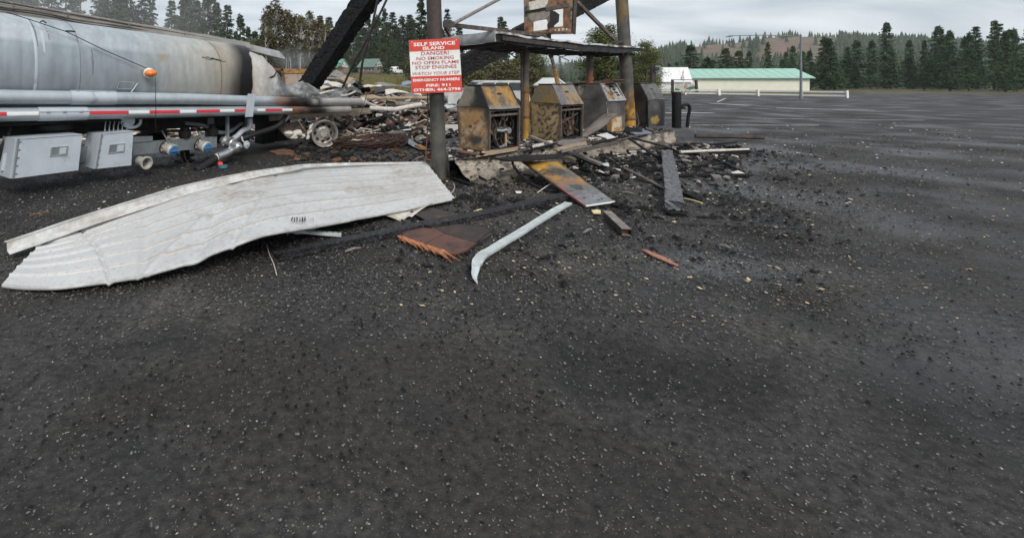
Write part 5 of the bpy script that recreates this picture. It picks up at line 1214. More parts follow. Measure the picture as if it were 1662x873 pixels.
# two great charred beams, fallen against each other behind the island
bmA = MB(); char_timber(bmA, P(494, 150, 15.0), P(662, -100, 11.6), .42, .56, .22, .028, ragged=.1, step=.04)
solid('charred_beam', bmA, M_char, 'thick charred beam leaning steeply up over the burnt tanker end', 'beam')
bmB = MB(); char_timber(bmB, P(706, 131, 17.5), P(1010, -28, 19.5), .5, .72, .16, .035, ragged=.05, step=.05)
solid('charred_beam', bmB, M_char, 'long charred beam sloping up behind the canopy and sign box', 'beam')
bmC = MB(); top = P(708, 134, 17.5); char_timber(bmC, V((top.x, top.y, -.1)), V((top.x, top.y, top.z - .1)), .36, .36, .14, .03, up=(0, 1, 0), step=.06)
solid('charred_stump_post', bmC, M_char, 'charred post stump directly behind the sign post carrying the fallen beam', 'post')
for (pts, r, lab) in (([(637, -20, 12), (606, 45, 12.2), (577, 98, 12.6), (556, 142, 13)], .03, 'dark slack cable slanting down beside the steep charred beam'), ([(613, 0, 12), (600, 60, 12.2), (589, 98, 12.4), (583, 146, 12.6)], .032, 'bent dark pole hanging straight down behind the tanker tubes'), ([(596, 150, 11.8), (585, 185, 11.4), (560, 212, 11), (551, 221, 10.9)], .01, 'thin wire running down past the bare brake drum')):
    m = MB(); m.tube(catmull([P(*p) for p in pts], 6), r, 7); solid('loose_cable', m, M_steel_dark, lab, 'cable', None, True)
m = MB(); m.tube(catmull([P(694, 150, 8.9), P(694.5, 185, 8.9), P(693, 225, 8.9), P(691, 262, 8.9)], 5), .012, 6); solid('loose_cable', m, M_rust, 'thin rusty rod hanging beside the front sign post', 'cable', None, True)

# ------------------------------------------------------------------ burnt pumps
PW, PD, PHT, HB = 1.0, .74, 1.3, .87
def panelcol(style):
    def f(s, t, p):
        n, k, w_ = fbm(p, 2.2), fbm(p, 8), fbm(V((p.x * 1.4 + 5, p.y, p.z)), 2.0)
        if style == 'side1':
            c = mixc((.34, .2, .08), (.42, .34, .22), .5 + n * 1.6); c = mixc(c, (.6, .57, .5), smooth(.05, .3, w_) * .7)
            c = mixc(c, (.2, .075, .025), smooth(.05, .3, k + .5 * n) * .75); c = mixc(c, (.05, .05, .055), smooth(1, .35, math.hypot((s - .62) / .34, (t - .26) / .16) + .3 * n))
            c = mixc(c, (.05, .035, .025), smooth(.13, .0, min(s, 1 - s, 1.2 * t, 1 - t) + .08 * k + .05 * n) * .85)
            return mixc(c, (.03, .028, .027), max(smooth(.72, .95, s + .15 * n) * smooth(.5, .9, t), smooth(.04, 0, t)))
        if style == 'side2':
            c = mixc((.26, .18, .085), (.36, .27, .14), .5 + n); c = mixc(c, (.05, .04, .03), smooth(.18, .34, fbm(p, 13) + .12 * smooth(.2, .8, s)) * smooth(.05, .3, s))
            c = mixc(c, (.3, .26, .18), smooth(.1, .35, w_) * .5)
            return mixc(c, (.04, .03, .022), smooth(.12, 0, min(s, 1 - s, 1.3 * t, 1 - t) + .08 * k + .05 * n) * .85)
        if style == 'hood1':
            c = mixc((.34, .175, .045), (.1, .085, .065), smooth(-.12, .2, w_ + .5 * k)); c = mixc(c, (.36, .2, .05), smooth(.1, .4, n + k * .6) * .6)
            c = mixc(c, (.05, .04, .03), smooth(.12, 0, min(s, 1 - s, 1 - t) + .08 * k) * .8)
            return mixc(c, (.2, .19, .18), smooth(.2, .02, t))
        if style == 'hood2':
            c = mixc((.085, .08, .075), (.19, .18, .165), .5 + n); return mixc(c, (.34, .19, .05), smooth(.05, .3, w_ + (s - .65)) * .7)
        if style == 'cap1':
            c = mixc((.06, .055, .05), (.27, .24, .19), .5 + n * 1.8); return mixc(c, (.02, .02, .02), smooth(.6, .9, s + .3 * (1 - t) + .2 * n))
        if style == 'cap2': return mixc((.26, .17, .06), (.2, .16, .095), .5 + n * 1.5)
        if style == 'side3': return mixc((.05, .045, .043), (.12, .11, .1), .5 + n)
        if style == 'disp3':
            c = mixc((.22, .21, .19), (.42, .4, .37), .5 + n); c = mixc(c, (.35, .19, .06), smooth(1, .4, math.hypot((s - .28) / .25, (t - .35) / .4) + .3 * k)); return mixc(c, (.05, .045, .04), smooth(.1, .4, k + .05))
        if style == 'front4':
            c = mixc((.035, .034, .034), (.085, .083, .08), .5 + n); return mixc(c, (.33, .22, .06), smooth(1, .55, math.hypot((s - .42) / .32, (t - .24) / .17) + .4 * k))
        if style == 'hood4': return mixc((.05, .05, .05), (.12, .118, .115), .5 + n + .4 * k)
        return mixc((.012, .011, .011), (.035, .032, .03), .5 + n)
    return f
M_frame = pm('frame_steel', (.04, .034, .03), (.16, .135, .115), 12, (.5, .8), .1, .25, 40, c3=(.12, .05, .025), c3s=6, c3t=.6)
def pump(kind, label, loc, rz, name='fuel_pump'):
    # built with its near bottom corner at the origin: x along the face, y away from the viewer
    r = thing(name, label, 'fuel pump', (0, 0, 0), 'burnt fuel pumps on the island')
    yb = PD; yf = 0.0; ft, bt = .2, PD - .2                   # hood top front / back
    fl, bl = -.03, PD + .03
    def endp(x, out, styl_lo, styl_hi, nm):
        m = MB(); sgn = -1 if out < 0 else 1
        m.quad((x, bl - .05, 0), (x, fl + .03, 0), (x, fl, HB), (x, bl, HB), 26, 34, panelcol(styl_lo), .012, lambda s, t, p: V((out * .035 * math.sin(PI * s) * math.sin(PI * min(1, t * 1.1)) + .016 * nz((p.x + kind * 5, p.y, p.z), 3) + .005 * nz(p, 9), 0, 0)))
        e = part(nm, m, M_vpaint, r, True)
        m = MB(); m.quad((x, bl, HB + .006), (x, fl, HB + .006), (x, ft, PHT - .02), (x, bt, PHT - .02), 18, 16, panelcol(styl_hi), .012, lambda s, t, p: V((.004 * nz(p, 9), 0, 0)))
        part('hood_side', m, M_vpaint, r, True); return e
    st = {1: ('side1', 'cap1'), 2: ('side2', 'cap2'), 3: ('side3', 'side3'), 4: ('x', 'x')}[kind]
    endp(0, -1, *st, 'end_panel'); endp(PW, 1, 'x', 'x', 'end_panel')
    m = MB(); m.quad((.01, fl - .02, HB - .03), (PW - .01, fl - .02, HB - .03), (PW - .05, ft, PHT), (.05, ft, PHT), 22, 16, panelcol({1: 'hood1', 2: 'hood2', 3: 'disp3', 4: 'hood4'}[kind]),   .015, lambda s, t, p: V((0, .018 * nz((p.x + kind * 3, p.y, p.z), 3.2) + .005 * nz(p, 9) - .02 * math.sin(PI * s) * (1 - t), .012 * nz((p.x * 2, kind, 0), 1.5)))); hood = part('hood_panel', m, M_vpaint, r, True)
    m = MB(); m.quad((PW - .01, bl + .02, HB - .03), (.01, bl + .02, HB - .03), (.05, bt, PHT), (PW - .05, bt, PHT), 8, 6, panelcol('x'), .015); part('hood_panel', m, M_vpaint, r, True)
    m = MB(); m.box((PW / 2, PD / 2, PHT + .006), PW - .04, bt - ft + .03, .02); part('top_plate', m, M_steel_dark if kind != 3 else M_rust, r)
    hd = V((0, ft - fl, PHT - HB)).normalized(); hn = V((0, -hd.z, hd.y))
    def on_hood(x, t): return V((x, lerp(fl - .02, ft, t), lerp(HB - .03, PHT, t)))
    if kind == 3:
        for k in range(4):
            m = MB(); c = on_hood(.62 + .03 * k, .82 - .17 * k) + hn * .004; m.box(c, .17, .012, .05, (V((1, 0, 0)), hn, hd)); part('display_slot', m, M_dark, hood)
        for (a, c) in ((on_hood(.02, .02), on_hood(.06, .98)), (on_hood(.98, .02), on_hood(.94, .98)), (on_hood(.02, .02), on_hood(.98, .02)), (on_hood(.06, .98), on_hood(.94, .98))):
            m = MB(); m.bar(a + hn * .012, c + hn * .012, .03, .03, tuple(hn)); part('hood_rim', m, M_alu, hood)
        m = MB(); m.box((.62, .12, PHT + .07), .62, .3, .1); part('top_box', m, M_rust, r); m = MB(); m.box((.62, -.04, PHT + .075), .56, .02, .05); part('grille', m, M_dark, r)
    else:
        m = MB(); m.box(on_hood(.5, .62) + hn * .004, .15, .012, .04, (V((1, 0, 0)), hn, hd)); part('hood_slot', m, M_dark, hood)
        if kind == 4:
            for x, t in ((.45, .4), (.55, .3)): m = MB(); m.box(on_hood(x, t) + hn * .004, .05, .012, .04, (V((1, 0, 0)), hn, hd)); part('hood_slot', m, M_dark, hood)
    FM = M_frame
    if kind in (1, 2):
        for x in (.03, PW - .03):
            m = MB(); m.bar((x, fl + .02, 0), (x, fl + .0, HB - .05), .045, .035, (1, 0, 0)); part('corner_post', m, FM, r)
        m = MB(); m.bar((.06, fl + .01, HB - .15), (PW - .06, fl + .01, HB - .15), .03, .04); m.bar((.06, fl + .03, HB - .07), (PW - .06, fl + .03, HB - .07), .02, .02); part('cross_rail', m, FM, r)
        m = MB(); m.bar((.06, fl + .02, .03), (PW - .06, fl + .02, .03), .05, .05); part('sill', m, M_ochre if kind == 1 else FM, r)
        m = MB(); m.quad((PW - .03, PD - .03, .0), (.03, PD - .03, 0), (.03, PD - .03, HB), (PW - .03, PD - .03, HB), 3, 3, None, .01); part('back_panel', m, M_dark, r)  # back and inner sides in black, painting in the shade inside
        for xx in (.075, PW - .075): m = MB(); m.box((xx, PD / 2, HB / 2), .01, PD - .12, HB - .04); part('inner_wall', m, M_dark, r)
        m = MB(); m.box((PW / 2, PD / 2, HB - .06), PW - .16, PD - .1, .012); part('inner_roof', m, M_dark, r)
        m = MB(); m.box((.5, .37, .02), PW - .08, PD - .1, .03); part('floor_plate', m, M_dark, r)
        # what is left of the works inside
        m = MB(); m.tube([(.32, .3, .5), (.62, .3, .48)], .12, 16); m.box((.42, .3, .36), .26, .2, .12); mo = part('motor', m, M_steel_brown, r, True)
        for k in range(5): m = MB(); m.lathe((.34 + .055 * k, .3, .497 - .004 * k), (1, 0, -.06), [(-.008, .12), (-.008, .135), (.008, .135), (.008, .12)], 16); part('cooling_fin', m, M_steel_dark, mo)
        pc = V((.52, .1, .26)) if kind == 1 else V((.5, .12, .3)); m = MB(); m.lathe(pc, (.1, -1, .1), [(-.02, .17), (-.03, .21), (.0, .215), (.03, .21), (.02, .17), (-.02, .17)], 28); pu = part('pulley', m, M_alu if kind == 1 else M_rust, r, True)
        for k in range(4): a = k * PI / 2 + .4; m = MB(); m.bar(pc, pc + V((math.cos(a) * .18, 0, math.sin(a) * .18)), .03, .025, (0, 1, 0)); part('spoke', m, M_steel_dark, pu)
        if kind == 1:
            m = MB(); m.tube(catmull([(.3, .02, .42), (.48, .0, .4), (.6, .02, .42), (.7, .05, .36)], 5), .03, 10); m.disc((.63, .0, .4), (0, -1, 0), .06, .05, 14); part('meter_pipe', m, M_alu, r, True)
            m = MB(); m.tube([(.6, .02, .36), (.6, .02, .04)], .025, 10); part('riser_pipe', m, M_tan, r, True)
            m = MB(); m.tube([(.66, .1, .2), (.84, .06, .1)], .03, 10); part('outlet_pipe', m, M_alu, r, True)
        for (a, c, w) in (((.1, .05, .56), (.34, .08, .86), .025), ((.46, .06, .5), (.64, .1, .84), .022), ((.66, .1, .4), (.64, .1, .86), .035), ((.8, .2, .1), (.78, .2, .8), .03), ((.1, .1, .2), (.1, .1, .8), .03)) if kind == 1 else (((.1, .04, .4), (.92, .06, .62), .03), ((.35, .06, .55), (.55, .1, .84), .022), ((.2, .1, .05), (.2, .1, .45), .05), ((.28, .1, .05), (.26, .1, .5), .035), ((.7, .15, .1), (.7, .15, .8), .03)):
            m = MB(); m.bar(a, c, w, w); part('strut', m, FM, r)
        for k, pts in enumerate(([(.2, .06, .75), (.3, .02, .5), (.26, .04, .3), (.4, .02, .1)], [(.8, .08, .7), (.86, .03, .5), (.76, .02, .35), (.82, .03, .08)], [(.45, .05, .78), (.5, -.0, .62), (.62, .02, .6), (.72, .04, .76)], [(.12, .03, .12), (.3, -.02, .06), (.6, -.03, .08), (.9, .0, .05)])):
            m = MB(); m.tube(catmull(pts, 5), .012 if k < 3 else .018, 6); part('burnt_hose', m, M_black if k % 2 else M_wire, r, True)
        m = MB(); m.box((.74, .22, .28), .2, .2, .34); m.box((.74, .1, .4), .1, .06, .1); part('meter', m, M_frame, r)
        q = random.Random(kind); m = MB()
        for k in range(150):
            c = V((q.uniform(.1, .9), q.uniform(.1, .6), q.uniform(.03, .3 + .35 * q.random()))); d = V((q.uniform(-1, 1), q.uniform(-1, 1), q.uniform(-1, 1))).normalized(); m.mi = q.randrange(4); m.bar(c, c + d * q.uniform(.05, .2), q.uniform(.01, .05), q.uniform(.01, .04))
        o = part('burnt_works', m, [M_dark, M_rust, M_steel_dark, M_steel_brown], r); o['kind'] = 'stuff'
    else:
        m = MB(); m.quad((.0, fl + .0, 0), (PW, fl + .0, 0), (PW, fl - .0, HB - .03), (.0, fl - .0, HB - .03), 26, 26, panelcol('front4' if kind == 4 else 'side3'), .012, lambda s, t, p: V((0, -.03 * math.sin(PI * t) * (kind == 4) + .006 * nz(p, 7), 0))); part('front_panel', m, M_vpaint, r, True)
        m = MB(); m.quad((PW - .03, PD - .0, .0), (.03, PD - .0, 0), (.03, PD - .0, HB), (PW - .03, PD - .0, HB), 3, 3, None, .01); part('back_panel', m, M_dark, r)
        if kind == 3:
            m = MB(); m.box((.3, -.08, .22), .62, .1, .42); lb = part('meter_box', m, M_ochre, r, False, 'scorched yellow and white box'); m = MB(); m.quad((.0, -.135, .02), (.6, -.135, .02), (.6, -.135, .42), (.0, -.135, .42), 14, 12, lambda s, t, p: mixc(mixc((.5, .45, .36), (.42, .22, .05), smooth(-.1, .25, fbm(V((s * 3, t * 3, 2)), 1))), (.08, .05, .03), smooth(.1, 0, min(s, t, 1 - s, 1 - t)) * .7), .006); part('meter_face', m, M_vpaint, lb)
            m = MB(); m.bar((.02, -.03, .02), (.02, -.01, HB - .04), .04, .03); part('corner_strip', m, M_alu, r)
        else:
            m = MB(); m.bar((0, -.04, HB - .04), (PW, -.04, HB - .04), .02, .02); part('trim_strip', m, M_alu, r); m = MB(); m.box((.15, -.045, HB - .16), .12, .01, .14); part('sticker', m, M_wood_brown, r)
            m = MB(); m.bar((0.0, -.045, .0), (0.0, -.03, HB - .05), .05, .03); part('corner_strip', m, M_char, r)
    r.location = (loc.x, loc.y, IZ + .012); r.rotation_euler = (0, 0, rz)
    return r
RZ = R(38)
for kind, px, py, lab in ((1, 791, 250, 'first burnt pump beside the sign post with yellow rusted hood and bare pulley'), (2, 907, 231.5, 'second burnt pump with a speckled ochre side panel between the canopy columns'), (3, 984, 216.5, 'third burnt pump with a pale slotted display hood in front of the back post'), (4, 1049, 207.5, 'last burnt pump all black with closed front and a yellow scorch patch')):
    loc = P(px, py, F * (H - IZ) / (py - HY)); pump(kind, lab, loc, RZ if kind < 4 else R(34))

# ------------------------------------------------------------------ the big white sheet in front
# edges measured along its length: (photo x, photo y, height) of the far edge and of the near edge
FAR = [(76, 391, .05), (100, 384, .07), (140, 372, .10), (210, 349, .17), (300, 318, .24), (380, 293, .27), (440, 281, .25), (500, 272.5, .2), (600, 267.5, .2), (692, 265, .22)]
NEAR = [(4, 461, .02), (50, 465, .03), (100, 464, .04), (150, 458, .05), (195, 451, .07), (235, 443, .09), (310, 421, .16), (380, 396, .24), (430, 380, .27), (475, 372, .24), (560, 358, .14), (650, 340, .08), (738, 322, .06)]
NEAR = [(x, y, z + .02) for x, y, z in NEAR]
farc = catmull([G(*p) for p in FAR], 10); nearc = catmull([G(*p) for p in NEAR], 10)
def along(c, s):
    s = min(.99999, max(0, s)) * (len(c) - 1); i = int(s); return c[i].lerp(c[i + 1], s - i)
ws = thing('metal_sheet', 'big bent white ribbed metal roofing panel lying across the wet ground', 'metal sheet', G(380, 340))
def sheet(s, t, lift=0.0):
    a, b = along(farc, s), along(nearc, s)
    p = a.lerp(b, t)
    if s > .96: p -= (b - a) * 0
    rib = 0.0
    for k in range(1, 7):
        d = abs(t - k / 7.0) * 7; rib = max(rib, smooth(.075, .035, d))
    dent = .008 * fbm((p.x * 1.1, p.y * 1.1, 0), 1.2, 3) + .002 * nz(p, 6) - .02 * smooth(.025, 0, abs(s - .36 - .05 * t)) * smooth(.2, .5, t) + .03 * smooth(.25, 0, abs(s - .45 - .12 * (t - .5))) * math.sin(t * 5 + 1) - .02 * smooth(.03, 0, abs(s - .57 + .06 * t))
    crease = -.022 * smooth(.012, 0, abs(s - .2 - .1 * t)) - .018 * smooth(.01, 0, abs(s - .7 + .12 * t)) + .02 * smooth(.014, 0, abs(s - .5 + .22 * (t - .6))) * smooth(.3, .6, t)
    arch = crease + .05 * math.sin(PI * t) * (.5 + .5 * math.sin(s * 5))
    p.z = max(.012, p.z + rib * .018 + dent + arch + lift)
    return p
def sheet_col(s, t, p):
    n, k, g_ = fbm(p, 1.2), fbm(p, 14, 3), fbm(p, 45, 2)
    c = mixc((.5, .5, .495), (.58, .58, .575), .5 + n)
    d7 = t * 7; fr = abs(d7 - round(d7))
    if 0 < round(d7) < 7: c = mixc(c, (.3, .255, .2), smooth(.05, .015, abs(fr - .05)) * smooth(.05, .35, s + .2 * n) * .75)
    c = mixc(c, (.34, .29, .23), smooth(.05, .45, fbm((p.x, p.y, 3), .9)) * smooth(.25, .45, s) * smooth(1.0, .45, t) * .85 * (.55 + k))
    c = mixc(c, (.3, .285, .27), smooth(.18, .42, k + .3 * g_) * .28 * smooth(.1, .5, s + .3 * n))
    c = mixc(c, (.22, .205, .19), smooth(.36, .55, g_ + .2 * n) * .35)
    return mixc(c, (.27, .24, .2), smooth(.12, 0, t) * smooth(.35, .6, s) * .5)
mb = MB(); mb.surf(sheet, 300, 140, sheet_col, .006)
panel = part('panel', mb, M_sheetpaint, ws, True)
def edge_tube(c, lift, r, s0, s1, n=60):
    m = MB(); m.tube([along(c, lerp(s0, s1, i / n)) + V((0, 0, lift)) for i in range(n + 1)], r, 8); return m
mb = MB()
def lip(s, t):
    p = sheet(lerp(.0, .995, s), 1); dn = V((0, 0, -1)); b = along(nearc, lerp(.0, .995, s)); a = along(farc, lerp(.0, .995, s)); o = (b - a).normalized()
    ang = lerp(0, PI * .9, t); q_ = p + o * .009 * math.sin(ang) - V((0, 0, .012 * (1 - math.cos(ang)))); q_.z = max(.006, q_.z); return q_
mb.surf(lip, 120, 5, lambda s, t, p: mixc((.38, .38, .37), (.5, .5, .49), .5 + fbm(p, 5)), .004); part('near_lip', mb, M_vpaint, ws, True)
# the folded double edge that has peeled up along the far side
PE = [(9, 398, .12), (60, 381, .16), (130, 357, .22), (220, 329, .3), (300, 305, .34), (400, 283, .36), (470, 272, .33), (500, 268, .29), (580, 265.5, .25), (690, 264, .23)]
pec = catmull([G(*p) for p in PE], 8)
def fold(s, t, o0, o1, z0, z1):
    p = along(pec, s); d = (along(pec, min(1, s + .01)) - along(pec, max(0, s - .01))).normalized(); sd_ = d.cross(V((0, 0, 1))).normalized()
    k = lerp(1, .35, smooth(.35, .95, s)); return p + sd_ * lerp(o0, o1, t) * k + V((0, 0, lerp(z0, z1, t) * k))
def ecol(s, t, p): return mixc(mixc((.48, .475, .455), (.58, .575, .56), .5 + fbm(p, 3)), (.34, .3, .25), smooth(.1, .45, fbm(p, 8) + .25 * smooth(.5, .9, s)) * .6)
for (o0, o1, z0, z1, nm) in ((-.06, .035, .02, .03, 'folded_edge'), (.04, .055, .028, -.05, 'folded_edge'), (.058, .15, -.045, -.06, 'folded_edge')):
    mb = MB(); mb.surf(lambda s, t: fold(s, t, o0, o1, z0, z1), 90, 2, ecol, .006); part(nm, mb, M_vpaint, ws)
mb = MB(); mb.quad(G(53, 391, .03), G(80, 387, .06), G(78, 397, .02), G(58, 402, .01), 6, 4, None, .004, lambda s, t, p: V((0, 0, .02 * nz((s * 4, t * 3, 1), 1)))); part('torn_corner', mb, M_galv, ws)
mb = MB(); mb.quad(G(610, 348, .06), G(703, 331, .08), G(668, 354, .012), G(640, 358, .012), 16, 8, lambda s, t, p: mixc((.4, .36, .3), (.58, .55, .5), .5 + fbm(p, 5)), .004, lambda s, t, p: V((0, 0, .025 * math.sin(s * 7 + t * 2)))); part('peeled_flap', mb, M_vpaint, ws, True, 'dirty flap peeled from under the near edge')
mb = MB(); mb.quad(G(460, 372, .12), G(545, 362, .1), G(500, 376, .04), G(466, 381, .03), 10, 5, None, .004, lambda s, t, p: V((0, 0, .015 * math.sin(s * 9)))); part('torn_corner', mb, M_galv, ws)
mk = [(473, 359, 475, 354, .9), (474, 361.5, 477, 361, .8), (478.5, 354.5, 478, 361, .7), (482.5, 355, 482, 361, .8), (481, 354, 483, 356, .7), (487, 353.5, 486.5, 356, .5), (487, 358, 486.5, 361, .8), (491, 353.5, 491, 361, 1.1), (495, 354, 495, 360, 1.1), (503, 357.5, 505, 357.2, .5), (508, 355, 508.5, 361, .35)]
def on_sheet(px, py):
    best = None
    r = V(((px - CX) / F, 1, -(py - HY) / F)); o0 = V((0, 0, H))
    deps = None
    for i in range(400):
        D = 3 + i * .02; p = o0 + r * D; zz = None
        if p.z < .5:
            # height of the panel at this place, from its two edges
            s0 = min(range(0, 101), key=lambda k: abs((along(farc, k / 100).lerp(along(nearc, k / 100), .86) - p).length)) / 100
            q_ = min((sheet(s0 + ds, t / 20) for ds in (-.01, 0, .01) for t in range(12, 21)), key=lambda q: (q.xy - p.xy).length)
            if p.z <= q_.z + .004: return V((p.x, p.y, q_.z + .004))
    return o0 + r * 6
for (x0, y0, x1, y1, w) in mk:
    a, b = on_sheet(x0, y0), on_sheet(x1, y1); d = (b - a).normalized(); s = d.cross(V((0, 0, 1))).normalized() * .006 * w
    m = MB(); m.prism([a - s + V((0, 0, .006)), b - s + V((0, 0, .006)), b + s + V((0, 0, .006)), a + s + V((0, 0, .006))], V((0, 0, .002))); part('ink_stroke', m, M_black, panel)
def perforated(a, b, w, n, name, lab, holes=True):
    t = thing(name, lab, 'metal bar', a); d = (b - a).normalized(); s = d.cross(V((0, 0, 1))).normalized(); m = MB(); m.bar(a, b, w, .012); o = part('bar', m, M_galv, t)
    for k in range(n):
        c = a.lerp(b, (k + .7) / (n + .3)); up = s.cross(d); m = MB(); m.disc(c + up * .004, up, w * .17, .004, 10); part('hole', m, M_dark, o)
    m = MB(); m.bar(a + s * w * .5 - V((0, 0, .012)), b + s * w * .5 - V((0, 0, .012)), .006, .03); part('flange', m, M_galv, t)
perforated(G(464, 372, .1), G(554, 379.5, .045), .055, 10, 'perforated_bar', 'short perforated steel bar poking from under the white sheet')

# ------------------------------------------------------------------ other things lying in front
def ground_timber(a, b, w, h, lab, mat=None, cell=.05, depth=.012, name='charred_timber', ragged=.25, group=None, taper=1.0, step=None):
    m = MB(); char_timber(m, a + V((0, 0, h / 2)), b + V((0, 0, h / 2)), w, h, cell, depth, ragged=ragged, taper=taper, step=step); return solid(name, m, mat or M_charlight, lab, 'timber', group)
ground_timber(G(452, 420), G(705, 366), .15, .06, 'long flat charred board between the white sheet and the brown plywood', cell=.05, depth=.022, taper=1.2)
ground_timber(G(690, 372), G(935, 318), .2, .06, 'long charred plank running under the yellow panel and pale strip', cell=.055, depth=.022)
m = MB(); char_timber(m, G(1082, 248, .1), G(1096, 335, .12), .23, .13, .1, .03, ragged=.2, step=.012)
solid('charred_timber', m, M_chargrey, 'thick grey charred timber pointing at the viewer near the hose loop', 'timber')
m = MB(); m.box(G(1096, 336, .09), .14, .02, .05); solid('ember_wood', m, M_wood_orange, 'reddish unburnt core at the near end of the grey timber', 'timber')
# brown plywood with a split edge
def gp(px, py, z=0.03): return G(px, py, z)
pl = thing('plywood_board', 'brown square patterned board with a splintered orange edge and charred far side', 'board', G(722, 395))
OUT = [(650, 378), (668, 373.5), (704, 371), (745, 366), (800, 374), (795, 384), (757, 409), (738, 415.5), (716, 412.5), (690, 404), (660, 393), (646, 391)]
cells = [[(650, 378), (668, 373.5), (704, 371), (722, 382), (688, 399), (654, 383.5)], [(704, 371), (745, 366), (800, 374), (773, 397), (722, 382)], [(722, 382), (773, 397), (757, 409), (738, 415.5), (716, 412.5), (688, 399)], [(654, 383.5), (688, 399), (683, 403), (660, 394), (647, 391)]]
M_boarddark = pm('charred_board', (.02, .016, .014), (.05, .035, .028), 7, (.5, .75), 0, .2, 40, c3=(.12, .05, .03), c3s=3, c3t=.62)
for k, c in enumerate(cells):
    m = MB(); cx_ = sum(p[0] for p in c) / len(c); cy_ = sum(p[1] for p in c) / len(c)
    m.prism([gp(lerp(cx_, x, .985), lerp(cy_, y, .97), .012) for x, y in c], V((0, 0, .02))); part('panel_square', m, M_wood_brown if k != 1 else M_boarddark, pl)
m = MB(); m.prism([gp(x, y, .006) for x, y in OUT], V((0, 0, .016))); part('backing', m, M_boarddark, pl)
q = random.Random(3)
for k in range(26):
    t = k / 25; x0, y0 = lerp(648, 716, t), lerp(388, 411, t) ; L = q.uniform(6, 14) + (8 * smooth(.55, .9, t))
    m = MB(); a = gp(x0, y0, .02); e = gp(x0 + L * 1.2, y0 + L * .9, .008 + .012 * q.random()); a = a + V((0, .05, .012)); wv = V((q.uniform(.014, .03), q.uniform(-.006, .01), 0)); e = e + V((q.uniform(-.05, .05), q.uniform(-.03, .03), q.uniform(-.004, .02))); m.prism([a - wv, a + wv, e], V((0, 0, q.uniform(.006, .014)))); part('splinter', m, M_wood_orange, pl)
m = MB(); m.prism([gp(664, 344), gp(700, 338), gp(750, 352), gp(735, 362), gp(690, 358)], V((0, 0, .012))); solid('charred_board', m, M_boarddark, 'dark scorched board half under the end of the white sheet', 'board')
# pale metal strip with a bent end
st = thing('metal_strip', 'long pale galvanised strip with a bent near end under the yellow panel', 'metal strip', G(850, 380))
def strip_seg(a0, a1, b1, b0, nm, th=.004, amp=.004):
    m = MB(); m.quad(a0, b0, b1, a1, 20, 4, None, th, lambda s, t, p: V((0, 0, amp * nz((s * 6, t * 2, 3), 1) - .012 * math.sin(PI * t) ** 2 * 0))); return part(nm, m, M_galv, st)
SP = catmull([G(923, 329, .055), G(890, 348, .05), G(840, 379, .045), (G(795, 406, .045)), G(783, 413.5, .06), G(775.5, 423, .075), G(771, 436, .06), G(769.5, 449, .03), G(772, 458, .012)], 10)
def strip_pt(s, t, off=0.0):
    n_ = len(SP) - 1; i_ = min(n_ - 1, int(s * n_)); p = SP[i_].lerp(SP[i_ + 1], s * n_ - i_); d_ = (SP[min(n_, i_ + 2)] - SP[max(0, i_ - 1)]).normalized(); sd_ = d_.cross(V((0, 0, 1))).normalized()
    tw = smooth(.66, .82, s) * .9; w_ = .095 * (1 - .25 * smooth(.62, .74, s) + .15 * smooth(.8, 1, s)); x_ = (t - .5) * w_
    return p + sd_ * (x_ * math.cos(tw)) + V((0, 0, x_ * math.sin(tw) + (.006 + .008 * smooth(.5, .75, s)) * nz((s * 18, t * 3, 3), 1) + off))
m = MB(); m.surf(lambda s, t: strip_pt(s, t), 90, 5, None, .004); part('strip', m, M_galv, st, True)
m = MB(); m.surf(lambda s, t: strip_pt(s, .01) + V((0, 0, -.02 * t)), 90, 1, None, .003); part('flange', m, M_galv, st, True)
m = MB(); m.surf(lambda s, t: strip_pt(s, .99) + V((0, 0, .01 * t)), 90, 1, None, .003); part('flange', m, M_galv, st, True)
# yellow and grey cabinet panel leaning on the island
yp = thing('yellow_sheet', 'yellow and grey scorched panel with a red tip leaning off the island', 'panel', G(930, 320))
qa, qb, qc, qd = G(847, 261.5, .3), G(907, 264, .33), G(998, 328, .06), G(950, 336, .015)
def ypcol(s, t, p):
    n, k = fbm(p, 3), fbm(p, 10)
    c = mixc((.42, .22, .025), (.5, .29, .04), .5 + n); d = math.hypot((s - .66) / .38, (t - .32) / .2)
    c = mixc(c, (.26, .14, .065), smooth(.3, .5, t + .3 * n)); c = mixc(c, (.05, .04, .03), smooth(.1, 0, min(s, 1 - s) + .06 * k) * .8); c = mixc(c, (.1, .105, .1), smooth(1.1, .6, d + .3 * n)); c = mixc(c, (.13, .13, .135), smooth(.5, .7, t + .2 * n)); c = mixc(c, (.03, .028, .027), smooth(.15, .4, n + k * .5) * .8 * smooth(.12, .3, t))
    c = mixc(c, (.26, .27, .285), smooth(.72, .95, t + .2 * k) * .6); c = mixc(c, (.3, .17, .09), smooth(.2, .4, k) * .5 * smooth(.9, .4, t))
    return mixc(c, (.55, .03, .05), smooth(.1, .02, s) * smooth(.5, .75, t + .1 * k))
m = MB(); m.quad(qa, qb, qc, qd, 26, 60, ypcol, .006, lambda s, t, p: V((0, 0, .02 * math.sin(PI * s) * math.sin(PI * t) + .006 * nz(p, 4)))); part('sheet', m, M_vpaint, yp, True)
m = MB(); m.bar(qa - V((0, 0, .012)), qd - V((0, 0, .0)), .012, .03); part('rim', m, M_steel_brown, yp); m = MB(); m.bar(qb - V((0, 0, .012)), qc - V((0, 0, .012)), .012, .025); part('rim', m, M_dark, yp); m = MB(); m.bar(qd + V((.01, .004, .012)), qc + V((0, 0, .004)), .012, .02); part('rim', m, M_white, yp)
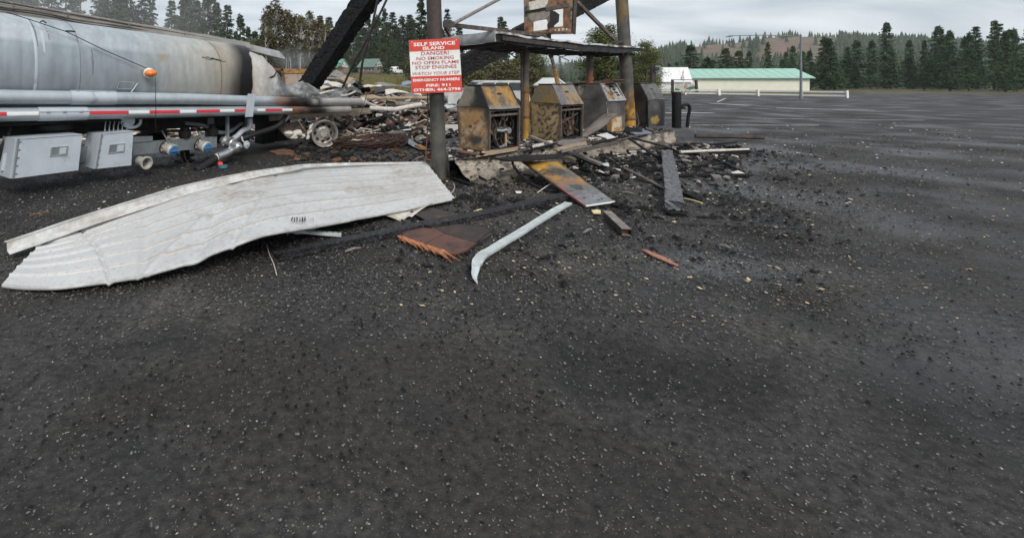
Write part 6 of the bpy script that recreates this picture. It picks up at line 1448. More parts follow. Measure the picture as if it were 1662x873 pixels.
for s, t in ((.3, .87), (.5, .84), (.56, .87), (.72, .93), (.6, .94)):
    p = (qa * (1 - s) + qb * s) * (1 - t) + (qd * (1 - s) + qc * s) * t; m = MB(); m.box(p + V((0, 0, .012)), .035 if s == .3 else .018, .02, .01); part('slot', m, M_dark, yp)
# bars, hoses and sticks
def rod(pts, r, mat, name, lab, cat, n=8, group=None): m = MB(); m.tube(pts, r, n); return solid(name, m, mat, lab, cat, group, True)
t = thing('steel_bar', 'long grey channel bar sloping off the island past the second pump', 'metal bar', G(900, 250, .3))
a, b = P(860, 227, 11.1), G(976, 267, .12); a.z = .48; m = MB(); m.bar(a, b, .11, .05); part('bar', m, M_greywood, t); m = MB(); m.bar(a + V((.03, -.06, -.05)), b + V((.03, -.06, -.05)), .012, .07); part('flange', m, M_dark, t)
m = MB(); m.quad(b + V((-.03, .05, 0)), b + V((.03, -.06, 0)), G(990, 270, .05), G(986, 264, .07), 5, 3, None, .01, lambda s, t_, p: V((0, 0, .015 * math.sin(s * 4)))); part('bent_tip', m, M_galv, t)
rod(catmull([G(832, 258, .34), G(833, 268, .3), G(845, 284, .1), G(862, 298, .03), G(885, 308, .025), G(905, 311, .025)], 6), .022, M_black, 'rubber_hose', 'black pump hose curling down the island face beside the yellow panel', 'hose')
rod(catmull([G(947, 262, .1), G(956, 274, .1), G(967, 288, .05), G(968, 295, .03), G(962, 299, .03)], 6), .02, M_black, 'rubber_hose', 'short hooked hose beyond the yellow panel', 'hose')
rod(catmull([P(966, 209, 13.3), G(1000, 218, .38), G(1045, 229, .3), G(1085, 240, .1), G(1106, 250, .05), G(1110, 257, .03), G(1103, 261, .03), G(1091, 261, .03)], 7), .03, M_black, 'rubber_hose', 'thick black hose looping off the island over the grey timber', 'hose')
rod(catmull([P(970, 211, 13.2), G(1015, 223, .36), G(1040, 238, .2), G(1060, 251, .05), G(1074, 257, .03)], 7), .03, M_black, 'rubber_hose', 'second black hose dropping from the island to the grey timber head', 'hose')
rod(catmull([G(1063, 234, .2), G(1064, 243, .06), G(1063, 254, .02), G(1058, 266, .015), G(1047, 272, .01)], 6), .006, M_wire, 'bent_wire', 'thin bent wire hanging from the hose on the island face', 'wire')
rod(catmull([P(1033, 183, 14.2), P(1036, 195, 14.1), P(1036, 203, 14.0), P(1030, 208, 14.0), P(1018, 208, 13.9)], 6), .02, M_steel_dark, 'rubber_hose', 'thin hose looped against the foot of the back post', 'hose')
for (a, b, r, mat, lab) in ((G(1013, 273, .03), G(1078, 306, .02), .022, M_greywood, 'thin brown stick lying between the yellow panel and grey timber'), (G(1104, 247, .1), G(1215, 243, .08), .032, M_ash, 'white edged pole lying beside the far end of the grey timber'), (G(1128, 221, .1), G(1240, 223.5, .1), .06, M_steel_dark, 'dark pipe lying on the parking lot past the island end'), (G(1096, 285, .03), G(1215, 285, .03), .035, M_char, 'thin burnt pole beyond the grey timber pointing across the lot'), (G(1107, 314, .03), G(1137, 326.5, .02), .03, M_char, 'short black burnt stick beside the grey timber end'), (G(1110, 322, .015), G(1140, 330, .015), .01, M_yellow, 'thin pale splinter beside the short black stick'), (G(1152, 256, .03), G(1186, 268, .03), .025, M_char, 'slanting black stick beyond the grey timber'), (G(1170, 262, .03), G(1200, 277, .03), .03, M_char, 'black burnt stick next to the slanting one across the lot'), (G(872, 313, .02), G(897, 297, .1), .008, M_galv, 'thin bright rod propped against the underside of the yellow panel')):
    rod([a, a.lerp(b, .5) + V((0, 0, .008)), b], r, mat, 'stick' if 'stick' in lab or 'splinter' in lab else 'pole', lab, 'stick' if 'stick' in lab or 'splinter' in lab else 'pole', 7)
m = MB(); m.bar(G(1104, 249, .05), G(1215, 246, .04), .1, .08); solid('charred_timber', m, M_char, 'black timber lying under the white edged pole', 'timber')
# square tube stub
t = thing('square_tube', 'short weathered square tube lying alone on the tarmac', 'tube', G(1002, 362)); a, b = G(985, 347, .05), G(1017, 377, .045); d = (b - a).normalized(); s = d.cross(V((0, 0, 1))).normalized(); u = s.cross(d)
for o, w, h in ((u * .036, .1, .006), (u * -.036, .1, .006)): m = MB(); m.bar(a + o, b + o, w, h); part('wall', m, M_greywood, t)
for o in (s * .05, s * -.05): m = MB(); m.bar(a + o, b + o, .006, .07); part('wall', m, M_steel_dark, t)
m = MB(); m.bar(a + d * .05, b - d * .06, .09, .06); part('rust_core', m, M_rust, t)
m = MB(); m.prism([G(1041, 406, .012), G(1050, 407, .012), G(1078, 418.5, .012), G(1101, 431.5, .012), G(1097, 432.5, .012), G(1058, 416, .012), G(1050, 411, .012)], V((0, 0, .010))); solid('wood_splinter', m, M_wood_pink, 'orange split wood shard on the wet tarmac', 'wood shard')
for (pts, lab) in (([(960, 343), (969, 341.5), (975, 343), (975, 347.5), (963, 347)], 'pale yellow scrap beside the square tube'), ([(769, 344), (780, 340.5), (784, 341.5), (776, 345), (783, 344), (772, 348.5), (766, 347.5)], 'pale yellow shard on the charred plank beyond the brown board'), ([(836, 311.5), (847, 312), (845, 314), (838, 314)], 'white scrap on the moss below the island'), ([(794, 270), (803, 267), (806, 271), (797, 274)], 'cream chip lying on the crumbled island slope')):
    m = MB(); m.prism([G(x, y, .02) for x, y in pts], V((0, 0, .014))); solid('scrap', m, M_yellow if 'yellow' in lab else M_white, lab, 'scrap')
for (pts, lab) in (([(433, 397), (437, 412), (444, 428), (449, 446)], 'thin pale wire on the tarmac below the white sheet'), ([(868, 343), (880, 349), (892, 355)], 'thin pale wire lying across the tarmac by the metal strip'), ([(668, 262), (677, 257), (688, 253)], 'stiff pale wire sticking up at the far corner of the white sheet'), ([(728, 316), (735, 311), (738, 303), (736, 298)], 'curly wire by the near corner of the white sheet'), ([(48, 349), (60, 347), (79, 343)], 'thin orange sliver of wood on the ground below the cabinets')):
    rod(catmull([G(x, y, .012 + (.05 if 'sticking' in lab or 'curly' in lab else 0)) for x, y in pts], 4), .005, M_ash if 'orange' not in lab else M_wood_orange, 'thin_wire' if 'wire' in lab else 'wood_splinter', lab, 'wire' if 'wire' in lab else 'wood shard', 5)
# bent brown sheet by the third pump
m = MB(); m.quad(P(914, 228, 11.9), P(940, 225, 11.9), P(1006, 181, 12.6), P(973, 190, 12.7), 20, 10, lambda s, t, p: mixc((.07, .055, .048), (.17, .14, .125), .5 + fbm(p, 4) * 1.3), .008, lambda s, t, p: V((0, 0, -.08 * math.sin(PI * t) + .03 * math.sin(s * 5))))
solid('bent_sheet_metal', m, M_vpaint, 'bent brown sheet metal leaning up against the third pump', 'metal sheet', None, True)
for (pts, mat, lab) in ((([(897, 234), (912, 229), (952, 226), (950, 231), (915, 238)]), M_greywood, 'grey brown angle piece lying before the second pump'), (([(898, 243), (950, 230), (953, 235), (905, 246)]), M_tan, 'tan wooden strip on the island before the second pump'), (([(930, 246), (1000, 231), (1003, 234), (935, 249)]), M_steel_brown, 'sooty flat strip along the island edge before the third pump'), (([(772, 256), (785, 248), (840, 241), (838, 245), (790, 253)]), M_tan, 'pale yellowish strip at the foot of the first pump'), (([(745, 245), (790, 252), (782, 255), (742, 248)]), M_rust, 'reddish flat sheet beside the first pump foot'), (([(800, 259), (850, 254), (913, 252), (905, 258), (860, 262), (825, 263)]), M_dark, 'black sagging sheet over the island edge before the first pump'), (([(968, 221), (985, 217), (1000, 225), (985, 226)]), M_white, 'white scrap by the third pump foot'), (([(1014, 213), (1045, 211), (1058, 217), (1030, 219)]), M_bluegrey, 'bluish scrap at the foot of the back post')):
    m = MB()
    base_ = [G(x, y, IZ + .04) for x, y in pts]; m.prism(base_, V((0, 0, .025))); solid('flat_scrap', m, mat, lab, 'scrap', 'flat scraps on the island')
gT = 'burnt sticks round the pump bases'
q = random.Random(91)
for k, (px0, py0, z0, px1, py1, z1, r, mat, lab) in enumerate(((700, 236, .02, 745, 226, .3, .03, M_char, 'black stick leaning between the sign post and the first pump'), (728, 205, .02, 750, 215, .02, .04, M_steel_dark, 'dark pipe on the ground behind the sign post'), (850, 247, .36, 905, 232, .4, .025, M_char, 'black stick between the first and second pump feet'), (912, 247, .36, 960, 236, .37, .022, M_greywood, 'grey stick on the island below the bent brown sheet'), (955, 236, .36, 1012, 222, .37, .03, M_char, 'charred stick along the island top before the third pump'), (1000, 228, .35, 1048, 218, .36, .02, M_steel_brown, 'brown rod at the foot of the back post'), (940, 275, .03, 990, 285, .03, .03, M_char, 'black stick on the tarmac right before the long steel bar tip'), (1000, 268, .03, 1060, 262, .03, .025, M_char, 'black stick lying before the grey timber head'), (1030, 290, .02, 1062, 297, .02, .02, M_steel_dark, 'short dark rod before the thin brown stick'), (1125, 270, .02, 1180, 264, .03, .03, M_char, 'black stick crossing the lot beyond the grey timber'), (1140, 236, .02, 1196, 231, .02, .03, M_char, 'black stick near the dark pipe on the lot'), (742, 268, .03, 785, 292, .03, .045, M_char, 'burnt black batten in the dirt beside the sign post foot'), (764, 300, .02, 724, 286, .02, .03, M_char, 'short burnt batten between the sign post and the island corner'))):
    rod([G(px0, py0, z0), G((px0 + px1) / 2, (py0 + py1) / 2, (z0 + z1) / 2 + .01), G(px1, py1, z1)], [r, r * 1.1, r * .7], mat, 'stick' if 'stick' in lab else 'batten' if 'batten' in lab else 'rod', lab, 'stick' if 'stick' in lab else 'batten' if 'batten' in lab else 'rod', 6, gT)
for pts, lab in (([(735, 250), (760, 262), (775, 268), (800, 262), (815, 256)], 'slack black wire across the dirt below the first pump'), ([(880, 262), (905, 250), (930, 252), (945, 244)], 'slack black wire on the island before the second pump'), ([(985, 262), (1010, 255), (1030, 262), (1050, 252)], 'slack black wire before the island middle'), ([(640, 225), (660, 232), (680, 228), (690, 236)], 'slack black wire behind the sign post on the ground')):
    rod(catmull([G(x, y, .36 if 240 < y < 256 and 870 < x < 950 else .03) for x, y in pts], 5), .012, M_black, 'slack_wire', lab, 'wire', 6)
# bollard with its hose bracket
bo = thing('bollard', 'burnt black bollard with a bent pipe standing at the island end', 'bollard', P(1098, 207, 14.6)); c = P(1098, 207, 14.6); c.z = IZ
m = MB(); m.tube([c + V((0, 0, .0)), c + V((0, 0, .5)), c + V((0, 0, 1.03)), c + V((0, 0, 1.06))], [.122, .122, .122, .105], 22); part('post', m, M_char, bo, True)
m = MB(); p0 = P(1104, 175, 14.5); p1 = P(1119, 172, 14.6); m.tube(catmull([p0, P(1110, 171, 14.5), P(1116, 170, 14.6), P(1119.5, 176, 14.6), P(1117, 190, 14.6), P(1115.5, 207, 14.6)], 5), .045, 10); part('bent_pipe', m, M_char, bo, True)
m = MB(); m.box(P(1106, 176, 14.5), .2, .06, .06); part('bracket', m, M_dark, bo)

# tyre wires: what is left of the burnt tyres beside the bare wheel
q = random.Random(17)
def wire_nest(cx, cy, rx, ry, n, lab):
    m = MB(); c = G(cx, cy); sc__ = F / c.y
    for k in range(n):
        a0 = q.uniform(0, 6.28); sp = q.uniform(1.2, 5); R1, R2 = rx / sc__ * q.uniform(.6, 1.05), ry / sc__ * 3.0 * q.uniform(.6, 1.05); z0 = q.uniform(.02, .2)
        m.tube([c + V((math.cos(a0 + sp * i / 16) * R1, math.sin(a0 + sp * i / 16) * R2, z0 + .1 * math.sin(a0 + i * .4) * q.uniform(.6, 1) + .03)) for i in range(17)], .011, 4, False)
    return solid('tyre_wires', m, pm('rusty_wire', (.035, .02, .015), (.1, .055, .04), 20, (.6, .9), 0, 0) if 'rusty_wire' not in MATS else MATS['rusty_wire'], lab, 'tyre wires')
wire_nest(598, 238, 58, 11, 90, 'rusty brown nest of burnt tyre wires beside the bare wheel rim')
wire_nest(640, 238, 25, 6, 30, 'smaller tangle of tyre wires by the yellow tipped strip')
for (a, b, w, mat, lab) in ((P(622, 183, 12.2), G(655, 209, .05), .1, M_bluegrey, 'grey bent metal strip standing out of the scrap behind the brake drum'), (G(624, 209, .2), G(686, 243, .04), .17, M_bluegrey, 'flat metal strip with a yellow tip lying on the tyre wires')):
    t = thing('metal_strip', lab, 'metal strip', b); m = MB(); m.quad(a + V((-w, 0, .02)), a + V((w * .6, .1, .03)), b + V((w * .6, .06, 0)), b + V((-w * .5, 0, 0)), 4, 16, None, .008, lambda s, t_, p: V((0, 0, .02 * nz((s * 3, t_ * 5, a.x), 1)))); part('strip', m, mat, t)
    if 'yellow' in lab:
        m = MB(); m.bar(b + (a - b) * .13 + V((.02, 0, .02)), b + V((.03, .02, .02)), .16, .05); part('painted_tip', m, M_ochre, t); m = MB(); m.bar(a + (b - a) * .3 + V((0, 0, .02)), a + (b - a) * .6 + V((0, 0, .02)), .15, .01); part('brown_stain', m, M_tan, t)
m = MB(); blob(m, G(579, 233, .1), .2, 3, (1.4, .7, .5), 14); solid('melted_lump', m, M_ash, 'white crust of melted metal between the wheel rim and tyre wires', 'debris', None, True)
m = MB(); m.prism([G(436, 247), G(462, 243), G(478, 247), G(470, 252), G(448, 251)], V((0, 0, .03))); solid('rusty_sheet', m, M_rust, 'rusty brown scrap lying under the tanker hoses', 'scrap')
m = MB(); m.disc(G(362, 272.5, .02), V((0, 0, 1)), .09, .05, 18); solid('hose_cap', m, pm('teal_cap', (.03, .12, .16), (.05, .18, .22), 9, (.5, .7), 0, .1), 'teal cap dropped on the ground beside the black dump hose', 'cap')
m = MB(); m.disc(G(357, 268, .04), V((.3, -.5, .6)), .05, .05, 14); solid('hose_cap', m, M_red, 'small red cap between the dump hose and the teal cap', 'cap')

# ------------------------------------------------------------------ rubble of the burnt building
q = random.Random(44)
def rubble_h(x, y):
    px = CX + F * x / y
    m_ = 1.5 * math.exp(-((px - 545) / 45) ** 2 - ((y - 22) / 5) ** 2) + .75 * math.exp(-((px - 615) / 50) ** 2 - ((y - 22) / 6) ** 2) + .45 * math.exp(-((px - 680) / 60) ** 2 - ((y - 24) / 7) ** 2)
    return m_ * (0.85 + .5 * fbm((x, y, 0), .5))
mb = MB(); n1, n2 = 90, 50
gr = {}
for i in range(n1 + 1):
    for j in range(n2 + 1):
        y = lerp(14.5, 33, j / n2); px = lerp(505, 735, i / n1); x = (px - CX) / F * y; gr[i, j] = mb.vert((x, y, rubble_h(x, y) * smooth(0, .12, min(i / n1, 1 - i / n1)) - .03 + .05 * nz((x * 2, y * 2, 0), 1) + terrain(x, y)), mixc((.07, .06, .05), (.3, .26, .22), .5 + fbm((x, y, 1), 1.1)))
for i in range(n1):
    for j in range(n2): mb.face((gr[i, j], gr[i + 1, j], gr[i + 1, j + 1], gr[i, j + 1]))
setting('ash_heap', mb, M_vpaint, 'stuff')
def rub_pt(q, lo=14.5, hi=33, pxr=(500, 745)):
    D = lo * (hi / lo) ** q.random(); px = q.uniform(*pxr); x = (px - CX) / F * D
    return V((x, D, rubble_h(x, D) + terrain(x, D)))
def shards(n, reg, size, mats, seed, zr=.12):
    mb = MB(); q = random.Random(seed)
    for k in range(n):
        p = reg(q); p.z += q.uniform(0, zr); L = size * q.lognormvariate(0, .6); w = L * q.uniform(.12, .6); a = q.random() * 6.28; tl = q.gauss(0, .3)
        X = V((math.cos(a) * math.cos(tl), math.sin(a) * math.cos(tl), math.sin(tl))); Y = X.cross(V((q.gauss(0, .4), q.gauss(0, .4), 1))).normalized(); mb.mi = q.randrange(len(mats)); mb.box(p + V((0, 0, w * .1)), L * 2, w * 2, q.uniform(.015, .05), (X, Y, X.cross(Y)))
    return mb
RM = [M_ash, M_tan, M_greywood, M_char, M_steel_brown, M_lump['p'], M_char, M_char, M_rust, M_galv, M_dark]
setting('rubble', shards(5200, rub_pt, .13, RM, 5), RM, 'stuff')
setting('rubble', shards(1800, lambda q: rub_pt(q, 13.2, 20, (560, 735)), .075, [M_char, M_steel_dark, M_greywood, M_char, M_ash, M_steel_brown, M_tan], 6, .06), [M_char, M_steel_dark, M_greywood, M_char, M_ash, M_steel_brown, M_tan], 'stuff')
setting('rubble', shards(1600, lambda q: (lambda D, px: V(((px - CX) / F * D, D, 0)))(q.uniform(13.5, 22), q.uniform(-120, 470)), .1, [M_ash, M_greywood, M_ash, M_char, M_tan, M_steel_brown], 8, .1), [M_ash, M_greywood, M_ash, M_char, M_tan, M_steel_brown], 'stuff')
setting('rubble', shards(900, lambda q: (lambda D, px: V(((px - CX) / F * D, D, 0)))(q.uniform(13.5, 26), q.uniform(735, 960)), .07, [M_greywood, M_char, M_char, M_steel_dark], 9, .08), [M_greywood, M_char, M_char, M_steel_dark], 'stuff')
def sheet_piece(px, py, D, L, w, ang, tilt, mat, lab, name='roof_sheet', cat='scrap sheet', curl=.1, group=None):
    c = P(px, py, D); X = V((math.cos(ang), math.sin(ang) * .6, tilt)).normalized(); Y = V((-math.sin(ang), math.cos(ang), .35)).normalized()
    m = MB(); m.surf(lambda s, t: c + X * (s - .5) * L + Y * (t - .5) * w + V((0, 0, curl * math.sin(s * 4 + t) + .04 * nz((s * 4, t * 3, px), 1))), 14, 6, None, .015); return solid(name, m, mat, lab, cat, group)
M_sheetgrey = pm('scorched_sheet', (.12, .115, .11), (.28, .27, .26), 4, (.5, .8), .1, .2, 20, c3=(.05, .045, .04), c3s=2, c3t=.55)
for (px, py, D, L, w, an, ti, mat, lab) in ((532, 128, 22, 1.5, .7, .3, .1, M_sheetgrey, 'grey crumpled sheet highest on the rubble heap beside the steep beam'), (556, 126, 21, 1.0, .6, -.4, -.3, M_greywood, 'brown grey slab leaning on top of the rubble heap'), (545, 139, 20, 1.3, .8, .2, .05, M_ash, 'pale ashy slab in the middle of the rubble heap'), (566, 129, 19.5, .5, .5, .9, .5, M_tan, 'tan triangular board standing up at the end of the rubble heap'),
    (614, 161, 16.5, 1.15, .5, .15, .12, M_tan, 'tan curved board lying behind the broken tube mouth'), (640, 140, 24, 1.9, .5, .1, 0, M_sheetgrey, 'wide grey roofing sheet across the back of the rubble'), (672, 136, 23, 1.2, .5, -.3, .15, M_bluegrey, 'bluish dark sheet lying just left of the sign'.replace(' left of', ' before')), (655, 151, 19, 1.4, .35, .05, .02, M_ash, 'pale flat sheet in front of the bluish one'), (630, 148, 20, 1.1, .5, -.2, .1, M_steel_dark, 'dark folded sheet amid the pale rubble'), (604, 141, 22, .9, .4, .3, .3, M_ash, 'small pale sheet behind the torn tank skin'), (680, 158, 17.5, .9, .3, -.1, .03, M_sheetgrey, 'grey sheet lying flat under the sign edge'), (518, 139, 19, 1.0, .5, .6, .2, M_sheetgrey, 'grey sheet at the foot of the steep charred beam')):
    sheet_piece(px, py, D, L, w, an, ti, mat, lab)
for k in range(26):
    p = rub_pt(q, 14.5, 26, (520, 738)); a = q.gauss(.2, .9); L = q.uniform(.5, 1.4); d_ = V((math.cos(a), math.sin(a), q.uniform(-.1, .5))).normalized(); s_ = d_.orthogonal().normalized(); mat = q.choice([M_steel_dark, M_char, M_rust, M_steel_brown, M_dark])
    m = MB(); m.tube(catmull([p, p + d_ * L * .35 + s_ * q.uniform(-.15, .15) + V((0, 0, .1)), p + d_ * L * .7 + s_ * q.uniform(-.25, .25) + V((0, 0, .12)), p + d_ * L], 4), q.uniform(.015, .04), 6)
    solid('twisted_pipe', m, mat, {M_steel_dark: 'twisted sooty pipe', M_char: 'twisted black pipe', M_rust: 'twisted rusty pipe', M_steel_brown: 'twisted brown pipe', M_dark: 'twisted dark iron rod'}[mat] + ' sticking out of the rubble behind the sign post', 'pipe', {M_steel_dark: 'sooty', M_char: 'black', M_rust: 'rusty', M_steel_brown: 'brown', M_dark: 'dark iron'}[mat] + ' twisted pipes in the rubble', True)
gP = 'planks strewn over the rubble field'
for k in range(46):
    p = rub_pt(q, 15, 30, (510, 735)); L = q.uniform(.5, 1.7); a = q.gauss(0.1, .6); tl = q.gauss(0, .12); X = V((math.cos(a), math.sin(a), tl)).normalized(); mat = q.choice([M_greywood, M_ash, M_char, M_tan, M_greywood, M_char])
    m = MB(); m.bar(p + V((0, 0, .1)) - X * L / 2, p + V((0, 0, .12)) + X * L / 2, q.uniform(.06, .2), q.uniform(.03, .07)); col_ = {M_greywood: 'grey weathered', M_ash: 'pale ash covered', M_char: 'black charred', M_tan: 'tan scorched'}[mat]
    solid('plank', m, mat, col_ + ' plank strewn over the rubble field behind the sign post', 'plank', gP if False else col_ + ' planks in the rubble')
rod([P(600, 176, 14.6), P(640, 178, 14.7), P(683, 170, 15.2)], .07, M_ash, 'pale_pole', 'pale thick pole lying in the rubble behind the brake drum', 'pole', 10)
rod([P(628, 168, 16.5), P(690, 172, 16.7)], .09, M_greywood, 'log', 'grey log lying across the rubble below the sign', 'log', 10)
rod([P(585, 160, 16), P(700, 159, 17)], .05, M_tan, 'pale_pole', 'thin tan pole crossing the rubble behind the tube ends', 'pole', 8)

# burnt lorry cab far behind the tanker end
cb = thing('burnt_cab', 'burnt out rusty vehicle cab with empty window beyond the crumpled tank', 'vehicle', P(474, 158, 18)); D = 18.0
def CB(px, py, d=0.0): return P(px, py, D + d)
m = MB(); m.hexa([CB(462, 160), CB(500, 160), CB(503, 160, 1.6), CB(465, 160, 1.6), CB(459, 113), CB(500, 113), CB(503, 114, 1.6), CB(462, 114, 1.6)]); part('body', m, pm('burnt_enamel', (.28, .22, .17), (.42, .36, .3), 3, (.6, .9), 0, .15, 15, c3=(.16, .09, .05), c3s=3, c3t=.6), cb)
m = MB(); m.hexa([CB(458, 120, -.03), CB(501, 119, -.03), CB(501, 119, .3), CB(458, 120, .3), CB(458, 112, -.03), CB(500, 112, -.03), CB(500, 112, 1.6), CB(458, 112, 1.6)]); part('roof', m, M_ochre, cb)
for a, b in (((446, 113), (448, 150)), ((458, 113), (463, 150)), ((445, 113), (460, 113)), ((452, 118), (455, 140))):
    m = MB(); m.bar(CB(*a, -.05), CB(*b, -.05), .09, .08, (0, 1, 0)); part('window_pillar', m, M_rust if a[0] != 452 else M_dark, cb)
m = MB(); m.hexa([CB(444, 160), CB(462, 160), CB(462, 160, 1.5), CB(444, 160, 1.5), CB(445, 132), CB(461, 134), CB(461, 134, 1.5), CB(445, 132, 1.5)]); part('door', m, M_steel_brown, cb)

# ------------------------------------------------------------------ vehicles and buildings beyond
def car(name, label, loc, rz, L, Wd, Ht, kind='suv', paint=None):
    r = thing(name, label, {'suv': 'car', 'pickup': 'pickup'}[kind], (0, 0, 0)); pt = paint or M_white
    hw = Wd / 2
    prof = [(0, .35), (0, .75), (.06, .92), (.95, 1.0), (1.0, 1.02)] if kind else []
    def body(ptsxz, name_, mat, inset=0.0, top_inset=0.0):
        m = MB(); z0 = min(z for _, z in ptsxz); z1 = max(z for _, z in ptsxz); f = lambda z: hw - inset - top_inset * (z - z0) / max(.01, z1 - z0)
        a = [m.vert((x, -f(z), z)) for x, z in ptsxz]; b = [m.vert((x, f(z), z)) for x, z in ptsxz]; n = len(a); m.face(a); m.face(b[::-1])
        for i in range(n): m.face((a[i], b[i], b[(i + 1) % n], a[(i + 1) % n]))
        return part(name_, m, mat, r)
    h = L / 2
    body([(-h, .35), (h, .35), (h + .02, .6), (h - .05, .95), (h - .15, 1.05), (-h + 1.35, 1.1), (-h + .2, 1.0), (-h, .85)], 'body', pt, 0, .06)
    if kind == 'suv':
        body([(-h + 1.25, 1.1), (h - .12, 1.06), (h - .35, Ht - .06), (h - .6, Ht), (-h + 2.2, Ht), (-h + 2.0, Ht - .04)], 'cabin', pt, .06, .14); w = [(-h + 1.5, 1.14), (h - .35, 1.14), (h - .48, Ht - .13), (-h + 2.12, Ht - .13)]
    else:
        body([(-h + 1.25, 1.1), (.35, 1.06), (.3, Ht - .06), (.15, Ht), (-h + 2.0, Ht), (-h + 1.85, Ht - .04)], 'cabin', pt, .06, .14); w = [(-h + 1.5, 1.14), (.22, 1.14), (.18, Ht - .13), (-h + 1.98, Ht - .13)]
    for s in (-1, 1):
        m = MB(); y0, y1 = s * (hw - .075 + .012), s * (hw - .06 - .12 + .012)
        def wp(x, z): t = (z - 1.1) / (Ht - 1.1); return (x, s * (hw - .06 - .14 * t + .008), z)
        nn = 3 if kind == 'suv' else 2
        for k in range(nn):
            a0, a1 = k / nn + .015, (k + 1) / nn - .015
            m = MB(); m.poly([wp(lerp(w[0][0], w[1][0], a0), w[0][1]), wp(lerp(w[0][0], w[1][0], a1), w[0][1]), wp(lerp(w[3][0], w[2][0], a1), w[2][1]), wp(lerp(w[3][0], w[2][0], a0), w[2][1])]); part('window', m, M_glass, r)
    m = MB(); m.poly([(-h + 1.33, -hw + .16, 1.16), (-h + 1.33, hw - .16, 1.16), (-h + 1.97, hw - .24, Ht - .1), (-h + 1.97, -hw + .24, Ht - .1)]); 
    m2 = MB(); m2.poly([(p.x - .03, p.y, p.z + .02) for p in m.v]); part('windscreen', m2, M_glass, r)
    for x in (-h + .85, h - .9):
        for s in (-1, 1):
            m = MB(); m.lathe((x, s * (hw - .22), .36), (0, s, 0), [(0, 0), (0, .3), (.02, .36), (.2, .36), (.225, .32), (.225, 0)], 22); wl = part('wheel', m, M_black, r, True); m = MB(); m.lathe((x, s * hw, .36), (0, s, 0), [(.0, .21), (.01, .2), (.012, 0)], 16); part('rim', m, M_alu, wl)
    for s in (-.6, .6):
        m = MB(); m.box((-h - .005, s, .78), .06, .3, .14); part('headlight', m, M_galv, r); m = MB(); m.box((h + .0, s * 1.15, .9), .05, .12, .25); part('tail_light', m, M_red, r)
    m = MB(); m.box((-h - .02, 0, .5), .12, Wd - .08, .2); m.box((h + .02, 0, .5), .12, Wd - .08, .2); part('bumper', m, M_steel_dark, r)
    r.location = loc; r.rotation_euler = (0, 0, rz); return r
p = G(785, 178.5); car('parked_car', 'dusty whitish estate car parked behind the first pump and the sign', p, R(8), 4.9, 1.85, 1.72, paint=pm('dusty_white', (.3, .3, .3), (.5, .5, .49), 2, (.5, .8), 0, .05, c3=(.12, .11, .1), c3s=1.5, c3t=.6))
p = P(641, 128, 118); p.z = terrain(p.x, p.y); car('pickup_truck', 'white pickup parked under the trees before the sign', p, R(62), 5.0, 1.85, 1.8, 'pickup')
def house(name, label, px, D, w, dp, hw_, hr, rz, wallm, roofm, gable_m=None, windows=(), cat='house', base=None, ridge='x', eave=.35):
    x = (px - CX) / F * D; z = terrain(x, D) if base is None else base
    r = thing(name, label, cat, (0, 0, 0))
    m = MB(); m.box((0, 0, hw_ / 2), w, dp, hw_); wl = part('wall', m, wallm, r)
    if ridge == 'x':
        m = MB(); m.prism([(-w / 2, -dp / 2, hw_), (-w / 2, dp / 2, hw_), (-w / 2, 0, hw_ + hr)], V((w, 0, 0))); part('gable', m, gable_m or wallm, r)
        e = eave
        for s in (-1, 1):
            m = MB(); m.prism([(-w / 2 - e, s * (dp / 2 + e), hw_ - hr * e / (dp / 2)), (w / 2 + e, s * (dp / 2 + e), hw_ - hr * e / (dp / 2)), (w / 2 + e, 0, hw_ + hr), (-w / 2 - e, 0, hw_ + hr)], V((0, 0, .12))); rf = part('roof', m, roofm, r)
            for k in range(int(w / 1.2)): 
                mm = MB(); xx = -w / 2 + .6 + k * 1.2; mm.bar((xx, s * (dp / 2 + e), hw_ - hr * e / (dp / 2) + .13), (xx, s * .05, hw_ + hr + .13), .04, .03); part('seam', mm, roofm, rf)
    else:
        m = MB(); m.prism([(-w / 2, -dp / 2, hw_), (w / 2, -dp / 2, hw_), (0, -dp / 2, hw_ + hr)], V((0, dp, 0))); part('gable', m, gable_m or wallm, r)
        e = eave
        for s in (-1, 1):
            m = MB(); m.prism([(s * (w / 2 + e), -dp / 2 - e, hw_ - hr * e / (w / 2)), (s * (w / 2 + e), dp / 2 + e, hw_ - hr * e / (w / 2)), (0, dp / 2 + e, hw_ + hr), (0, -dp / 2 - e, hw_ + hr)], V((0, 0, .12))); part('roof', m, roofm, r)
    for (x0, z0, x1, z1, mt) in windows:
        m = MB(); m.box(((x0 + x1) / 2, -dp / 2 - .02, (z0 + z1) / 2), x1 - x0, .06, z1 - z0); wf = part('window' if z1 < 2.6 or z0 > .3 else 'door', m, M_white, r)
        m = MB(); m.box(((x0 + x1) / 2, -dp / 2 - .055, (z0 + z1) / 2), (x1 - x0) * .8, .02, (z1 - z0) * .82); part('pane', m, mt, wf)
    r.location = (x, D, z); r.rotation_euler = (0, 0, rz); return r
house('cabin', 'green roofed log cabin half hidden by the steep charred beam', 547, 128, 4.6, 4.4, 1.5, 2.0, R(-38), M_logwall, M_greenroof, M_palewall, ((-1.6, .5, -.6, 1.3, M_glass), (.8, .5, 1.8, 1.3, M_glass)), ridge='x')
house('cabin', 'grey gabled cabin with a dull green roof behind the thin cables', 602, 128, 4.8, 4.4, 1.7, 1.9, R(-35), M_logwall, M_dullroof, M_palewall, ((-1.7, .5, -.7, 1.4, M_glass), (.7, .5, 1.7, 1.4, M_glass)), ridge='x')
